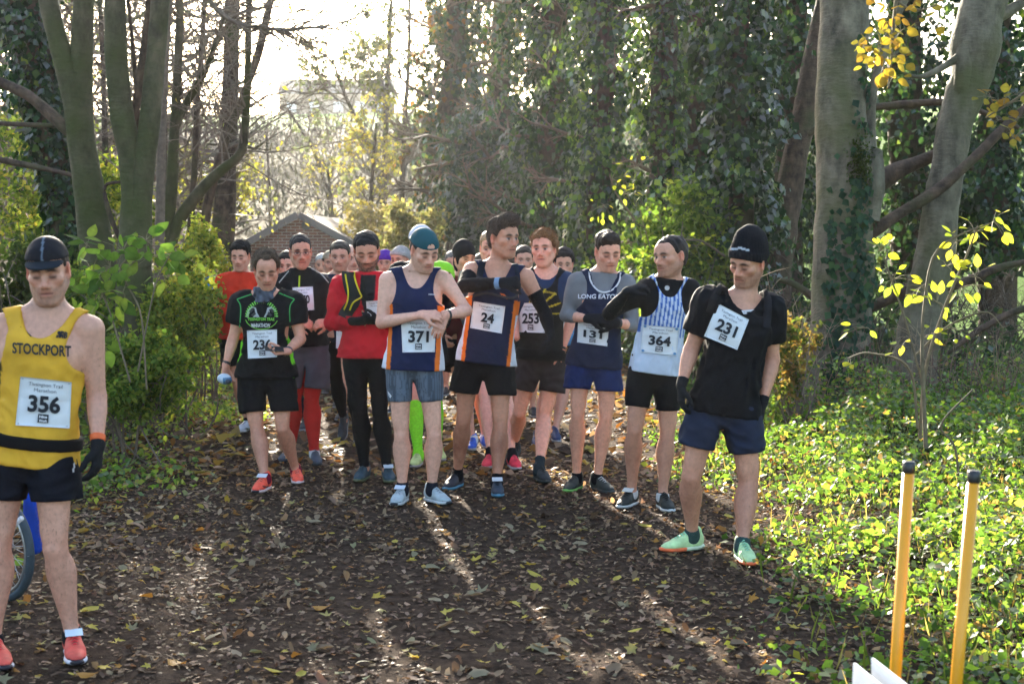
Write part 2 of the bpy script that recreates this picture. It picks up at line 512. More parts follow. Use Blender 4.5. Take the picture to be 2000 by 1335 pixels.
def ivy_on(mb, P, r, n, size, rng, cols, wts, spread=0.35, hang=0.7, seed=0, tuft=0.35):
    """ivy leaves round a stem polyline P with radii r"""
    seg = np.linalg.norm(np.diff(P, axis=0), axis=1); w = (seg * (r[:-1] + r[1:])); cum = np.cumsum(w) / w.sum()
    u = rng.uniform(size=n); k = np.searchsorted(cum, u); k = np.clip(k, 0, len(P) - 2); f = rng.uniform(size=(n, 1))
    c = P[k] * (1 - f) + P[k + 1] * f; rr = (r[k] * (1 - f[:, 0]) + r[k + 1] * f[:, 0])
    th = rng.uniform(0, 2 * math.pi, n)
    o = np.stack([np.cos(th), np.sin(th), np.zeros(n)], 1)
    nz = wob(c + o * rr[:, None], 1.6 / max(rr.mean(), 0.2), seed) * tuft + wob(c + o * rr[:, None], 5.0 / max(rr.mean(), 0.2), seed + 3) * tuft * 0.5
    R = rr * (1 + nz) * (1 - spread * rng.uniform(0, 1, n) ** 1.5)
    gap = wob(c + o * rr[:, None], 3.2 / max(rr.mean(), 0.2), seed + 7)
    keep = rng.uniform(size=n) < 0.25 + 0.75 * sstep(-0.7, 0.15, gap)
    R = R * np.where(gap < -0.2, 0.8, 1.0)
    c, o, R = c[keep], o[keep], R[keep]; n = len(c)
    Pp = c + o * R[:, None]
    Nn = o + rdir(n, rng) * 0.75 + np.array([0, 0, 0.35])
    D = np.array([0, 0, -1.0]) * hang + rdir(n, rng) * 0.7 + o * 0.25
    kite_cloud(mb, Pp, Nn, D, size * rng.uniform(0.6, 1.35, n), 0.85, pal(n, cols, wts, 0.35, rng))

IVY_COLS = [(0.014, 0.032, 0.014), (0.024, 0.055, 0.020), (0.045, 0.085, 0.022), (0.10, 0.145, 0.03)]
IVY_W = [0.5, 0.33, 0.14, 0.03]
rng = np.random.default_rng(5)
TW = np.array([0.17, 0.128, 0.098])  # twig brown lightened to paint in backlit glints

# ---- right: tall smooth-barked trunk with ivy
Pb, rb = px_path([(1655, -260, 86), (1652, -120, 90), (1650, 0, 92), (1645, 130, 96), (1642, 250, 100), (1650, 330, 108), (1648, 430, 112), (1645, 560, 116), (1640, 690, 126), (1636, 770, 150), (1630, 830, 190)], 14.0, 60)
root = tree_root((Pb[-1][0], 14.0, 0.0), 'tall pale grey-green trunk with a strip of ivy, beside the sapling')
mb = MB(); trunk(mb, Pb, rb, 28, 3, 0.05)
P2, r2 = px_path([(1690, 430, 60), (1698, 360, 58), (1703, 315, 44), (1712, 290, 26)], 13.95, 14); trunk(mb, P2, r2, 12, 8, 0.08)
P2, r2 = px_path([(1690, 330, 50), (1700, 200, 24), (1740, 60, 16), (1790, -40, 12)], 14.1, 20); trunk(mb, P2, r2, 8, 9, 0.06)
obj('trunk', mb.mesh('trunk', M_BARKG, root.location), root)
mb = MB()
for (x0, y0, y1, nn, w) in [(1660, 345, 760, 420, 34), (1680, 60, 360, 70, 20), (1612, 420, 760, 130, 9)]:
    n = nn
    yy = rng.uniform(y0, y1, n); xx = x0 + rng.normal(size=n) * w * (0.4 + 0.6 * (yy - y0) / (y1 - y0))
    i = np.array([np.argmin(np.abs(Pb[:, 2] - at(x, y, 14.0)[2])) for x, y in zip(xx, yy)])
    c = Pb[i]; R = rb[i]
    X = np.array([at(x, y, 14.0)[0] for x, y in zip(xx, yy)]); Z = np.array([at(x, y, 14.0)[2] for x, y in zip(xx, yy)])
    dx = np.clip((X - c[:, 0]) / R, -0.97, 0.97)
    Pl = np.stack([c[:, 0] + dx * R, c[:, 1] - np.sqrt(1 - dx ** 2) * R - 0.015 - rng.uniform(0, 0.04, n), Z], 1)
    o = np.stack([dx, -np.sqrt(1 - dx ** 2), np.zeros(n)], 1)
    leaf_cloud(mb, Pl, o + rdir(n, rng) * 0.4, np.array([0, 0, -1.0]) + rdir(n, rng) * 0.6, rng.uniform(0.05, 0.1, n), 0.9, pal(n, [(0.02, 0.05, 0.03), (0.03, 0.07, 0.035), (0.05, 0.09, 0.03)], [3, 3, 1]), 0.3)
o = obj('ivy', mb.mesh('ivy', M_IVY, root.location), root); o['kind'] = 'stuff'
mb = MB()
n = 900
cc = at(1678, 322, 13.72); Pm = cc + rng.normal(size=(n, 3)) * np.array([0.055, 0.03, 0.13])
kite_cloud(mb, Pm, rdir(n, rng), rdir(n, rng) + np.array([0, -0.5, 0]), 0.035, 0.6, pal(n, [(0.045, 0.065, 0.012), (0.03, 0.045, 0.01)], [1, 1]))
o = obj('moss', mb.mesh('moss', M_LEAF, root.location), root); o['kind'] = 'stuff'

# ---- right: leaning trunk with a swollen knot, and its long low limb
Pb, rb = px_path([(1985, -160, 70), (1950, -60, 84), (1918, 20, 84), (1905, 95, 94), (1892, 160, 80), (1868, 235, 66), (1851, 330, 66), (1834, 430, 70), (1815, 550, 76), (1790, 680, 88), (1768, 780, 112), (1755, 830, 150)], 14.6, 60)
root = tree_root((Pb[-1][0], 14.6, 0.0), 'leaning grey trunk with a swollen knot near its top, right of the ivied trunk')
mb = MB(); trunk(mb, Pb, rb, 28, 21, 0.075)
for pts, Y in [([(1905, 80, 16), (1860, 120, 14), (1800, 150, 9), (1760, 140, 6)], 14.5), ([(1880, 215, 14), (1882, 170, 40), (1888, 110, 40), (1896, 60, 30), (1904, 20, 10)], 14.50), ([(1930, 40, 30), (1990, 10, 20), (2080, -60, 14)], 14.6)]:
    P2, r2 = px_path(pts, Y, 14); trunk(mb, P2, r2, 9, 30, 0.1)
obj('trunk', mb.mesh('trunk', M_BARKG, root.location), root)
mb = MB()
for pts, Y in [([(1700, 455, 26), (1760, 415, 24), (1830, 372, 22), (1890, 320, 22), (1940, 270, 20), (2010, 205, 16), (2100, 140, 12)], 14.0),
               ([(1690, 380, 46), (1730, 345, 40), (1790, 318, 30), (1850, 300, 20), (1900, 330, 12)], 14.9),
               ([(1700, 210, 14), (1770, 204, 16), (1840, 200, 14), (1900, 212, 12), (1990, 250, 8)], 15.4),
               ([(1700, 600, 20), (1790, 560, 26), (1870, 555, 20), (1960, 520, 14), (2080, 500, 10)], 15.2),
               ([(1640, 620, 16), (1560, 560, 14), (1520, 545, 10)], 16.0),
               ([(1850, 690, 8), (1920, 640, 14), (2010, 600, 16), (2100, 610, 18)], 14.0)]:
    P2, r2 = px_path(pts, Y, 22); trunk(mb, P2, r2, 9, int(pts[0][0]), 0.09)
obj('limb', mb.mesh('limb', M_BARKD, root.location), root)

# ---- right: dark leaning stem behind the beech
Pb, rb = px_path([(1625, -60, 40), (1605, 60, 44), (1575, 200, 46), (1550, 320, 50), (1530, 440, 56), (1515, 560, 62), (1505, 700, 80)], 19.0, 30)
root = tree_root((Pb[-1][0], 19.0, 0.0), 'dark brown leaning stem in shade, just left of the tall grey trunk')
mb = MB(); trunk(mb, Pb, rb, 12, 41, 0.09)
P2, r2 = px_path([(1560, 270, 16), (1600, 250, 14), (1640, 230, 9)], 18.9, 10); trunk(mb, P2, r2, 7, 42, 0.1)
obj('trunk', mb.mesh('trunk', M_BARKD, root.location), root)

# ---- ivy-clad trees, right of the middle
def ivy_tree(pts, Y, label, n, leaf, seed, cols=IVY_COLS, wts=IVY_W, core=0.3, spread=0.45, tuft=0.4, bare=0, mat=M_IVY):
    r_ = np.random.default_rng(seed)
    P, r = px_path(pts, Y, 40)
    root = tree_root((P[-1][0], Y, 0.0), label)
    mb = MB(); Pt = P.copy()
    if P[-1][2] > 0: Pt = np.vstack([P, [P[-1][0], P[-1][1], -0.1]]); rt = np.append(r, r[-1])
    else: rt = r
    trunk(mb, Pt, np.minimum(np.maximum(rt * core, 0.1), 0.34), 10, seed, 0.1)
    obj('trunk', mb.mesh('trunk', M_BARKD, root.location), root)
    mb = MB(); ivy_on(mb, P, r, n, leaf, r_, cols, wts, spread, 0.8, seed, tuft)
    # hanging sprays that break the outline
    ns = 26
    for s in range(ns):
        k = r_.integers(2, len(P) - 2); th = r_.uniform(0, 6.28); o_ = np.array([math.cos(th), math.sin(th), 0])
        L = r_.uniform(0.3, 0.9) * r.mean(); m_ = int(n / 260) + 8
        t = r_.uniform(0, 1, m_)[:, None]
        b = P[k] + o_ * r[k] * 0.85 + (o_ * t * L * 1.2 + np.array([0, 0, -1]) * t ** 2 * L) + r_.normal(size=(m_, 3)) * 0.07
        kite_cloud(mb, b, o_ + rdir(m_, r_) * 0.8 + np.array([0, 0, 0.4]), np.array([0, 0, -1.0]) + rdir(m_, r_) * 0.7, leaf * r_.uniform(0.6, 1.3, m_), 0.85, pal(m_, cols, np.array(wts) * np.array([0.4, 1, 2, 3])[:len(wts)], 0.3, r_))
    o = obj('ivy', mb.mesh('ivy', mat, root.location), root); o['kind'] = 'stuff'
    if bare:
        mb = MB()
        for b in range(bare):
            k = r_.integers(0, len(P) - 8)
            th = r_.uniform(math.pi * 0.75, math.pi * 2.1)
            grow(mb, P[k] + np.array([math.cos(th), math.sin(th), 0]) * r[k] * 0.5, np.array([math.cos(th), math.sin(th) * 0.7, 0.25]), r[k] * r_.uniform(1.0, 1.9), 0.035 * Y / 20, 2, dict(max=4, jit=0.16, up=-0.02, kids=[0, 0, 6, 5], ang=(20, 55), rat=0.55, col=np.array([0.16, 0.115, 0.08])), r_)
        obj('branches', mb.mesh('branches', M_TWIG, root.location), root)['kind'] = 'stuff'
    return root

LIT = [(0.02, 0.042, 0.018), (0.045, 0.085, 0.024), (0.095, 0.16, 0.03), (0.16, 0.22, 0.04)]
ivy_tree([(1450, -220, 170), (1445, -60, 160), (1440, 80, 150), (1440, 200, 160), (1445, 330, 170), (1450, 460, 150), (1455, 620, 130), (1460, 700, 110)], 18.0, 'dark ivy-covered trunk behind the runner in the black beanie', 11000, 0.10, 51, spread=0.5)
ivy_tree([(1300, -200, 90), (1298, 0, 100), (1296, 150, 95), (1292, 300, 90), (1290, 450, 105), (1288, 560, 140), (1285, 680, 150)], 19.5, 'slim ivy-wrapped trunk above the runner in the striped vest', 7000, 0.095, 52, cols=LIT, wts=[0.5, 0.33, 0.14, 0.05], core=0.55, spread=0.4, tuft=0.5, bare=5)
ivy_tree([(1190, -220, 130), (1185, -50, 140), (1180, 100, 150), (1175, 240, 130), (1170, 380, 150), (1170, 520, 170), (1175, 640, 170)], 25.0, 'bright-edged ivy tree left of the slim ivy trunk', 11000, 0.12, 53, cols=LIT, wts=[0.35, 0.38, 0.2, 0.07], bare=10)
ivy_tree([(1085, -160, 190), (1085, 0, 180), (1080, 140, 170), (1075, 280, 150), (1075, 420, 170), (1080, 560, 170), (1080, 620, 160)], 31.0, 'ivy tree with a spray of bare brown twigs, above the red-haired runner', 11000, 0.14, 54, bare=20)
ivy_tree([(985, 190, 60), (975, 240, 170), (975, 320, 220), (985, 420, 230), (990, 520, 220), (990, 600, 200)], 36.0, 'broad dark ivy mound behind the tallest runner', 12000, 0.15, 55, bare=6, cols=[(0.016, 0.032, 0.02), (0.026, 0.05, 0.028), (0.045, 0.07, 0.03), (0.08, 0.10, 0.03)])
ivy_tree([(905, -120, 130), (890, 40, 130), (885, 130, 130), (875, 240, 140), (880, 340, 130), (890, 430, 130), (890, 560, 140)], 41.0, 'ivy tree at the edge of the sunny gap, with rusty leaves', 10000, 0.16, 56, cols=[(0.02, 0.036, 0.02), (0.04, 0.06, 0.024), (0.08, 0.075, 0.024), (0.16, 0.075, 0.025)], wts=[0.42, 0.32, 0.16, 0.1], bare=20)
ivy_tree([(990, -140, 170), (985, -20, 190), (980, 90, 200), (975, 200, 200), (975, 330, 190), (975, 520, 170)], 46.0, 'tall loose tree rising behind the ivy mound', 7000, 0.17, 64, cols=[(0.03, 0.05, 0.022), (0.06, 0.08, 0.028), (0.11, 0.10, 0.03), (0.18, 0.10, 0.03)], wts=[0.4, 0.3, 0.2, 0.1], spread=0.75, tuft=0.5, bare=16)
ivy_tree([(1560, -200, 200), (1550, 0, 190), (1545, 200, 180), (1540, 400, 180), (1540, 600, 190)], 24.0, 'ivy tree in deep shade behind the dark leaning stem', 9000, 0.115, 57)
ivy_tree([(1370, -200, 190), (1365, 0, 180), (1360, 200, 180), (1360, 400, 180), (1360, 600, 200)], 27.0, 'shadowy ivy tree between the two ivy trunks', 9000, 0.13, 58, cols=LIT, wts=[0.45, 0.33, 0.16, 0.06])
ivy_tree([(1770, -200, 240), (1765, 100, 220), (1770, 300, 240), (1775, 480, 240), (1780, 620, 220)], 26.0, 'dark ivy tree behind the forked trunks', 9000, 0.125, 59)
ivy_tree([(1960, -100, 120), (1950, 120, 180), (1945, 300, 240), (1950, 420, 260), (1950, 530, 240)], 25.0, 'dark holly-like tree at the far right', 9000, 0.12, 60)

# ---- left: ivy-clad trunk at the edge
ivy_tree([(10, -200, 110), (30, -60, 120), (58, 60, 130), (85, 180, 120), (108, 300, 105), (125, 420, 95), (138, 540, 90), (145, 680, 100)], 15.5, 'ivy-covered trunk leaning at the far left behind the yellow vest', 9500, 0.085, 61, core=0.6, tuft=0.3)

# ---- left: forked trunks
def forked(stems, Y, label, mat, seed, extra=()):
    P0, r0 = px_path(stems[0], Y, 44)
    root = tree_root((P0[-1][0], Y, 0.0), label)
    mb = MB(); trunk(mb, P0, r0, 20, seed, 0.045)
    for k, s in enumerate(stems[1:]):
        P, r = px_path(s, Y - 0.03 - 0.02 * k, 36); trunk(mb, P, r, 18, seed + k + 1, 0.05)
    obj('trunk', mb.mesh('trunk', mat, root.location), root)
    if extra:
        mb = MB()
        for s, dY in extra:
            P, r = px_path(s, Y + dY, 20); trunk(mb, P, r, 8, seed + 9, 0.08)
        obj('limb', mb.mesh('limb', M_BARKD, root.location), root)
    return root
forked([[(175, -220, 38), (167, -80, 39), (164, 0, 40), (158, 130, 44), (156, 220, 50), (163, 300, 56), (178, 400, 60), (190, 500, 66), (198, 620, 76), (204, 720, 90), (206, 800, 120)],
        [(70, -140, 30), (92, -10, 36), (108, 60, 38), (128, 130, 42), (145, 200, 44), (158, 290, 44), (170, 360, 36)]],
       13.4, 'mossy trunk forking low into two stems, nearest the ivy trunk', M_BARK, 71,
       [([(-60, 130, 16), (0, 160, 20), (60, 190, 22), (125, 248, 24), (150, 270, 20)], 0.05), ([(-60, 238, 8), (60, 244, 9), (150, 246, 9)], 0.15), ([(-60, 300, 12), (30, 318, 13), (90, 330, 10), (150, 345, 8)], 0.3)])
forked([[(215, -220, 38), (220, -80, 39), (225, 20, 40), (228, 130, 42), (238, 220, 46), (254, 300, 46), (262, 380, 48), (262, 470, 62), (264, 580, 74), (266, 700, 86), (268, 800, 116)],
        [(330, -220, 32), (318, -80, 34), (312, 20, 36), (302, 130, 38), (293, 230, 40), (282, 320, 42), (274, 400, 44), (270, 520, 52)]],
       12.9, 'twin-stemmed mossy trunk rising behind the leafy shrub on the left', M_BARK, 72,
       [([(255, 250, 18), (272, 170, 18), (285, 60, 14), (296, -40, 12)], 0.1), ([(272, 260, 10), (262, 120, 8), (250, 0, 7), (240, -60, 6)], 0.12), ([(240, 480, 10), (215, 420, 9), (205, 365, 7), (235, 355, 6)], 0.2)])
forked([[(455, -60, 30), (452, 100, 30), (448, 220, 34), (443, 320, 38), (438, 420, 44), (430, 500, 52), (424, 560, 66), (420, 600, 80)]], 23.0, 'dark brown bare trunk above the runner in orange-red', M_BARKD, 73)

# ---- left: twiggy hawthorns
def bare_tree(stems, Y, label, cfg, seed, kids, leaves=0, lcols=None, twig=0.011, lsize=0.07, deps=0.5):
    r_ = np.random.default_rng(seed)
    P0, r0 = px_path(stems[0], Y, 24)
    root = tree_root((P0[-1][0], Y, float(height(P0[-1][0], Y))), label)
    mt = MB(); mb = MB(); tips = []
    for s in stems:
        P, r = px_path(s, Y, 24); trunk(mt, P, r, 8, seed, 0.08)
        for k in range(kids):
            t = r_.uniform(0.0, 0.8); j = int(t * 22)
            ax = nrm(P[j] - P[j + 1])
            pr = r_.normal(size=3) * np.array([1, deps, 0.8]); pr = nrm(pr - ax * (pr @ ax))
            a = math.radians(r_.uniform(35, 80))
            grow(mb, P[j], ax * math.cos(a) + pr * math.sin(a), cfg['L'] * r_.uniform(0.5, 1.2), min(r[j] * 0.5, twig), 2, cfg, r_, tips)
    obj('trunk', mt.mesh('trunk', M_BARK if cfg.get('mossy') else M_BARKD, root.location), root)
    obj('branches', mb.mesh('branches', M_TWIG, root.location), root)['kind'] = 'stuff'
    if leaves and tips:
        ml = MB(); k = r_.integers(0, len(tips), leaves)
        T = np.array([tips[i][0] for i in k]) + r_.normal(size=(leaves, 3)) * 0.05
        leaf_cloud(ml, T, rdir(leaves, r_) + np.array([0, 0, 0.6]), rdir(leaves, r_) + np.array([0, 0, -0.5]), lsize * r_.uniform(0.6, 1.3, leaves), 0.7, pal(leaves, lcols, [1] * len(lcols), 0.3, r_))
        o = obj('leaves', ml.mesh('leaves', M_LEAF, root.location), root); o['kind'] = 'stuff'
    return root
HAW = dict(max=5, jit=0.20, up=0.02, kids=[0, 0, 6, 5, 3], ang=(25, 70), rat=0.52, col=TW, L=1.7)
bare_tree([[(352, -60, 14), (350, 60, 15), (347, 160, 17), (340, 260, 20), (335, 360, 24), (322, 470, 28), (318, 620, 32)],
           [(488, -60, 11), (485, 60, 13), (483, 180, 14), (478, 250, 15), (470, 300, 17), (430, 335, 19), (390, 375, 22), (350, 430, 24), (325, 500, 26)],
           [(440, 20, 8), (420, 90, 10), (395, 150, 13), (365, 200, 15), (342, 250, 16)]], 16.5,
          'twiggy hawthorn with a curved mossy limb, left of the sunny gap', dict(HAW, mossy=True), 81, 20, 22, [(0.35, 0.30, 0.05), (0.25, 0.2, 0.05)])
bare_tree([[(402, -60, 9), (395, 80, 10), (385, 200, 11), (380, 330, 12), (372, 450, 14), (368, 600, 16)], [(540, -60, 13), (520, 40, 15), (500, 120, 16), (470, 200, 14), (440, 280, 15), (410, 380, 17), (390, 500, 20)]], 19.5,
          'bare bushy tree behind the hawthorn, over the dark brown trunk', dict(HAW, L=2.0, kids=[0, 0, 6, 4, 3]), 82, 15, 30, [(0.3, 0.26, 0.05)])
bare_tree([[(330, -40, 8), (320, 100, 9), (322, 260, 10), (318, 420, 12), (310, 600, 14)]], 20.0, 'thin bare tree seen between the mossy trunks', dict(HAW, L=2.0, kids=[0, 0, 6, 4, 3]), 83, 14, 60, [(0.25, 0.25, 0.05), (0.35, 0.3, 0.05)])
bare_tree([[(190, -60, 10), (200, 100, 10), (205, 280, 12), (208, 420, 12), (210, 600, 14)], [(60, -60, 12), (50, 120, 10), (40, 300, 12), (30, 600, 14)]], 21.0, 'pair of thin bare trees far left behind the forked trunks', dict(HAW, L=2.2, kids=[0, 0, 5, 4, 3]), 84, 12, 350, [(0.22, 0.24, 0.04), (0.3, 0.3, 0.05), (0.10, 0.14, 0.03)])
# long arching branch over the gap
r_ = np.random.default_rng(86)
P, r = px_path([(385, -30, 11), (420, 15, 10), (455, 42, 9), (500, 54, 8), (560, 58, 7), (620, 54, 5), (690, 62, 3)], 15.0, 26)
root = tree_root((P[0][0], 15.0, 0.0), 'slender tree whose bare arching bough crosses the sky gap')
mb = MB(); mb.tube(P, r, 6, TW * 0.8)
q_, r2 = px_path([(385, -30, 11), (360, -70, 14), (345, -120, 16), (325, 60, 17), (315, 300, 18), (310, 640, 22)], 15.3, 26); mb.tube(q_, r2, 6, TW * 0.8)
for k in range(26):
    j = r_.integers(2, 24); sgn = r_.choice([-1, 1])
    grow(mb, P[j], np.array([0.9, r_.normal() * 0.5, sgn * r_.uniform(0.15, 0.7)]), r_.uniform(0.35, 0.95), 0.012, 2, dict(HAW, kids=[0, 0, 4, 3, 2], rat=0.5, up=0.0), r_)
obj('branches', mb.mesh('branches', M_TWIG, root.location), root)['kind'] = 'stuff'

# ---- far trees in the sunny gap
FAR = dict(max=4, jit=0.16, up=0.05, kids=[0, 0, 6, 5], ang=(20, 55), rat=0.55, col=np.array([0.16, 0.13, 0.10]), L=5.0)
YEL = [(0.33, 0.26, 0.05), (0.26, 0.23, 0.06), (0.20, 0.20, 0.06)]
bare_tree([[(765, -20, 6), (760, 100, 9), (755, 200, 11), (752, 300, 12), (748, 420, 14), (746, 500, 15)], [(650, 120, 4), (680, 200, 7), (715, 270, 8), (740, 350, 9), (748, 420, 10)]], 62.0, 'far grey tree at the right edge of the sunny gap', dict(FAR, L=2.4), 91, 18, 1700, [(0.07, 0.085, 0.055), (0.09, 0.10, 0.06)], twig=0.05, lsize=0.24)
bare_tree([[(800, -10, 6), (798, 120, 8), (790, 250, 10), (785, 400, 11), (780, 500, 13)]], 58.0, 'far tree with sparse olive leaves beside the ivy trees', dict(FAR, L=2.4), 92, 18, 700, [(0.08, 0.09, 0.05), (0.12, 0.11, 0.05)], twig=0.05, lsize=0.22)
bare_tree([[(735, 240, 5), (729, 320, 7), (724, 400, 9), (722, 470, 10)]], 52.0, 'yellow autumn tree behind the brick gable', dict(FAR, L=1.2), 93, 26, 1400, YEL, twig=0.05, lsize=0.13)
bare_tree([[(640, 330, 5), (648, 400, 6), (652, 470, 8)]], 56.0, 'small yellow tree just above the brick roof', dict(FAR, L=1.2), 94, 14, 420, YEL, twig=0.05, lsize=0.12)
bare_tree([[(560, 210, 4), (610, 290, 6), (640, 380, 8), (650, 470, 9)], [(520, 250, 4), (525, 350, 6), (530, 480, 8)]], 66.0, 'bare thin trees on the scrubby slope', dict(FAR, L=2.0), 95, 8, 0, None, twig=0.05)
bare_tree([[(460, 360, 6), (455, 420, 7), (450, 500, 9)], [(395, 340, 6), (392, 420, 7), (390, 520, 9)]], 30.0, 'yellow-green bush left of the brick gable', dict(FAR, L=0.8), 96, 20, 1500, [(0.30, 0.27, 0.05), (0.2, 0.22, 0.05), (0.14, 0.15, 0.04)], twig=0.03, lsize=0.075)

# ---- wood of bare twigs closing the view on the left (one mass)
mb = MB(); r_ = np.random.default_rng(99); n = 5200
px_ = -160 + 600 * r_.uniform(0, 1, n) ** 1.25; Yw = r_.uniform(22, 36, n); py_ = -140 + 640 * r_.uniform(0, 1, n)
py_ = np.where(px_ > 400, np.maximum(py_, (px_ - 400) * 1.9 - 60), py_)
P = np.stack([(px_ - 1000) / FPX * Yw, Yw, CAM_Z + (470 - py_) / FPX * Yw], 1)
P += 0.35 * np.stack([np.sin(P[:, 2] * 2.1), np.sin(P[:, 0] * 1.7), np.sin(P[:, 0] * 2.3)], 1)
D = rdir(n, r_) * np.array([1, 0.7, 0.9]) + np.array([0.0, 0, 0.35])
kite_cloud(mb, P, rdir(n, r_), D, r_.uniform(0.4, 1.5, n), 0.015, pal(n, [(0.24, 0.17, 0.135), (0.17, 0.125, 0.095), (0.30, 0.225, 0.17), (0.14, 0.13, 0.06)], [3, 3, 1.5, 1], 0.3, r_))  # pale browns stand in for backlight glinting on the twigs
for k in range(9):
    x0 = r_.uniform(-160, 300); Y0 = r_.uniform(22, 34); w = r_.uniform(5, 14)
    Pt, rt = px_path([(x0 + r_.normal() * 30, -160, w * 0.5), (x0 + r_.normal() * 14, 150, w * 0.8), (x0, 420, w), (x0, 560, w * 1.1)], Y0, 14)
    mb.tube(Pt, rt, 5, np.array([0.10, 0.08, 0.055]) * r_.uniform(0.7, 1.2), cap=False)
o = obj('bare_wood', mb.mesh('bare_wood', M_TWIG)); tag(o, 'tangle of bare brown twigs closing the view behind the left trunks', 'woodland', kind='stuff')

# ---- hillside scrub (one mass)
mb = MB(); r_ = np.random.default_rng(101)
n = 900
sx = r_.uniform(-62, 22, n); sy = 46 + 84 * r_.uniform(0, 1, n) ** 0.8
for k in range(n):
    if abs(sx[k] + 10 * (sy[k] / 60 - 1) + 6.2) < 5.5 and sy[k] < 56: continue
    z = float(height(sx[k], sy[k])); R = r_.uniform(0.8, 1.9) * (1 + sy[k] / 200); m_ = 66
    c = np.array([sx[k], sy[k], z + R * 0.5])
    o_ = rdir(m_, r_); o_[:, 2] = np.abs(o_[:, 2]) * 1.2 - 0.2
    base = np.array([(0.16, 0.125, 0.085), (0.13, 0.115, 0.06), (0.19, 0.16, 0.07), (0.09, 0.09, 0.045)][r_.choice(4, p=[0.42, 0.25, 0.13, 0.2])])
    Pp = c + o_ * R * r_.uniform(0.3, 1.0, (m_, 1))
    kite_cloud(mb, Pp, rdir(m_, r_), o_ * 0.7 + rdir(m_, r_) * 0.5 + np.array([0, 0, 0.5]), R * r_.uniform(0.13, 0.34, m_), 0.2, base * 0.85 * r_.uniform(0.6, 1.3, (m_, 1)) * np.ones(3))
o = obj('scrub', mb.mesh('scrub', M_TWIG)); tag(o, 'brown bare scrub covering the far hillside', 'scrub', kind='stuff')

# ---- farmhouse on the hill
hx0, hx1, hy = at(545, 200, 245.0)[0], at(765, 200, 245.0)[0], 245.0
hz = float(height((hx0 + hx1) / 2, hy)) - 0.5
root = empty('farmhouse', ((hx0 + hx1) / 2, hy, hz), 'long stone farmhouse on the hilltop field', 'house')
M_STONE = simple_mat('stone_wall', 0.9, 0.2, 1.2, 0.7, 1.2, 0.4, 0.05, 3)
M_SLATE = simple_mat('slate', 0.95, 0.05, 2.0, 0.8, 1.2, 0.3, 0.05, 4)
L2 = (hx1 - hx0) / 2
mb = MB(); mb.box((-L2, 0, 0), (L2, 7, 4.6), (0.26, 0.21, 0.17)); obj('wall', mb.mesh('wall', M_STONE, smooth=False), root)
mb = MB()
mb.add([(-L2 - .3, -.4, 4.5), (L2 + .3, -.4, 4.5), (L2 + .3, 3.5, 7.4), (-L2 - .3, 3.5, 7.4), (-L2 - .3, 7.4, 4.5), (L2 + .3, 7.4, 4.5)], [[0, 1, 2, 3], [3, 2, 5, 4]], (0.17, 0.15, 0.14))
mb.add([(-L2 - .3, -.4, 4.5), (-L2 - .3, 3.5, 7.4), (-L2 - .3, 7.4, 4.5), (L2 + .3, -.4, 4.5), (L2 + .3, 3.5, 7.4), (L2 + .3, 7.4, 4.5)], [[0, 1, 2], [3, 5, 4]], (0.24, 0.2, 0.16))
ro = obj('roof', mb.mesh('roof', M_SLATE, smooth=False), root)
for cx in (-L2 * 0.3, L2 * 0.45):
    mb = MB(); mb.box((cx - .5, 3, 6.6), (cx + .5, 4, 8.4), (0.22, 0.16, 0.13)); obj('chimney', mb.mesh('chimney', M_STONE, smooth=False), ro)
for wx in (-7.5, -3.6, 0.5, 4.2, 7.8):
    mb = MB(); mb.box((wx - .8, -.06, 1.6), (wx + .8, 0.05, 3.2), (0.55, 0.58, 0.62)); w = obj('window', mb.mesh('window', M_GLASS, smooth=False), root)
    mb = MB(); mb.box((wx - .95, -.16, 1.4), (wx + .95, -.07, 1.58), (0.4, 0.37, 0.33)); obj('sill', mb.mesh('sill', M_STONE, smooth=False), w)

# ---- brick gable building
def brick_mat():
    m, nt, b = nodes_of('brickwork')
    tc = N(nt, 'ShaderNodeTexCoord'); mp = N(nt, 'ShaderNodeMapping'); mp.inputs['Rotation'].default_value = (math.pi / 2, 0, 0)
    nt.links.new(tc.outputs['Object'], mp.inputs[0])
    br = N(nt, 'ShaderNodeTexBrick')
    br.inputs['Color1'].default_value = (0.24, 0.105, 0.075, 1); br.inputs['Color2'].default_value = (0.17, 0.08, 0.065, 1); br.inputs['Mortar'].default_value = (0.34, 0.28, 0.24, 1)
    br.inputs['Scale'].default_value = 1.0; br.inputs['Brick Width'].default_value = 0.235; br.inputs['Row Height'].default_value = 0.08; br.inputs['Mortar Size'].default_value = 0.010
    nt.links.new(mp.outputs[0], br.inputs['Vector']); nt.links.new(br.outputs[0], b.inputs['Base Color'])
    b.inputs['Roughness'].default_value = 0.9
    bump(nt, b, br.outputs['Fac'], -0.4, 0.01)
    return m
YB = 38.0
pk = at(585, 424, YB); el = at(488, 478, YB); er = at(684, 478, YB)
root = empty('brick_building', (pk[0], YB, 0), 'brick building with a pitched slate roof seen behind the crowd', 'building')
zE = el[2]; zP = pk[2]; wl = el[0] - pk[0]; wr = er[0] - pk[0]
V = [(wl, 0, -.2), (wr, 0, -.2), (wr, 0, zE), (0, 0, zP), (wl, 0, zE), (wl, 9, -.2), (wr, 9, -.2), (wr, 9, zE), (0, 9, zP), (wl, 9, zE)]
me = bpy.data.meshes.new('wall'); me.from_pydata(V, [], [(0, 1, 2, 3, 4), (6, 5, 9, 8, 7), (1, 6, 7, 2), (5, 0, 4, 9)]); me.materials.append(brick_mat())
obj('wall', me, root)
sl = (zP - zE) / (0 - wl)
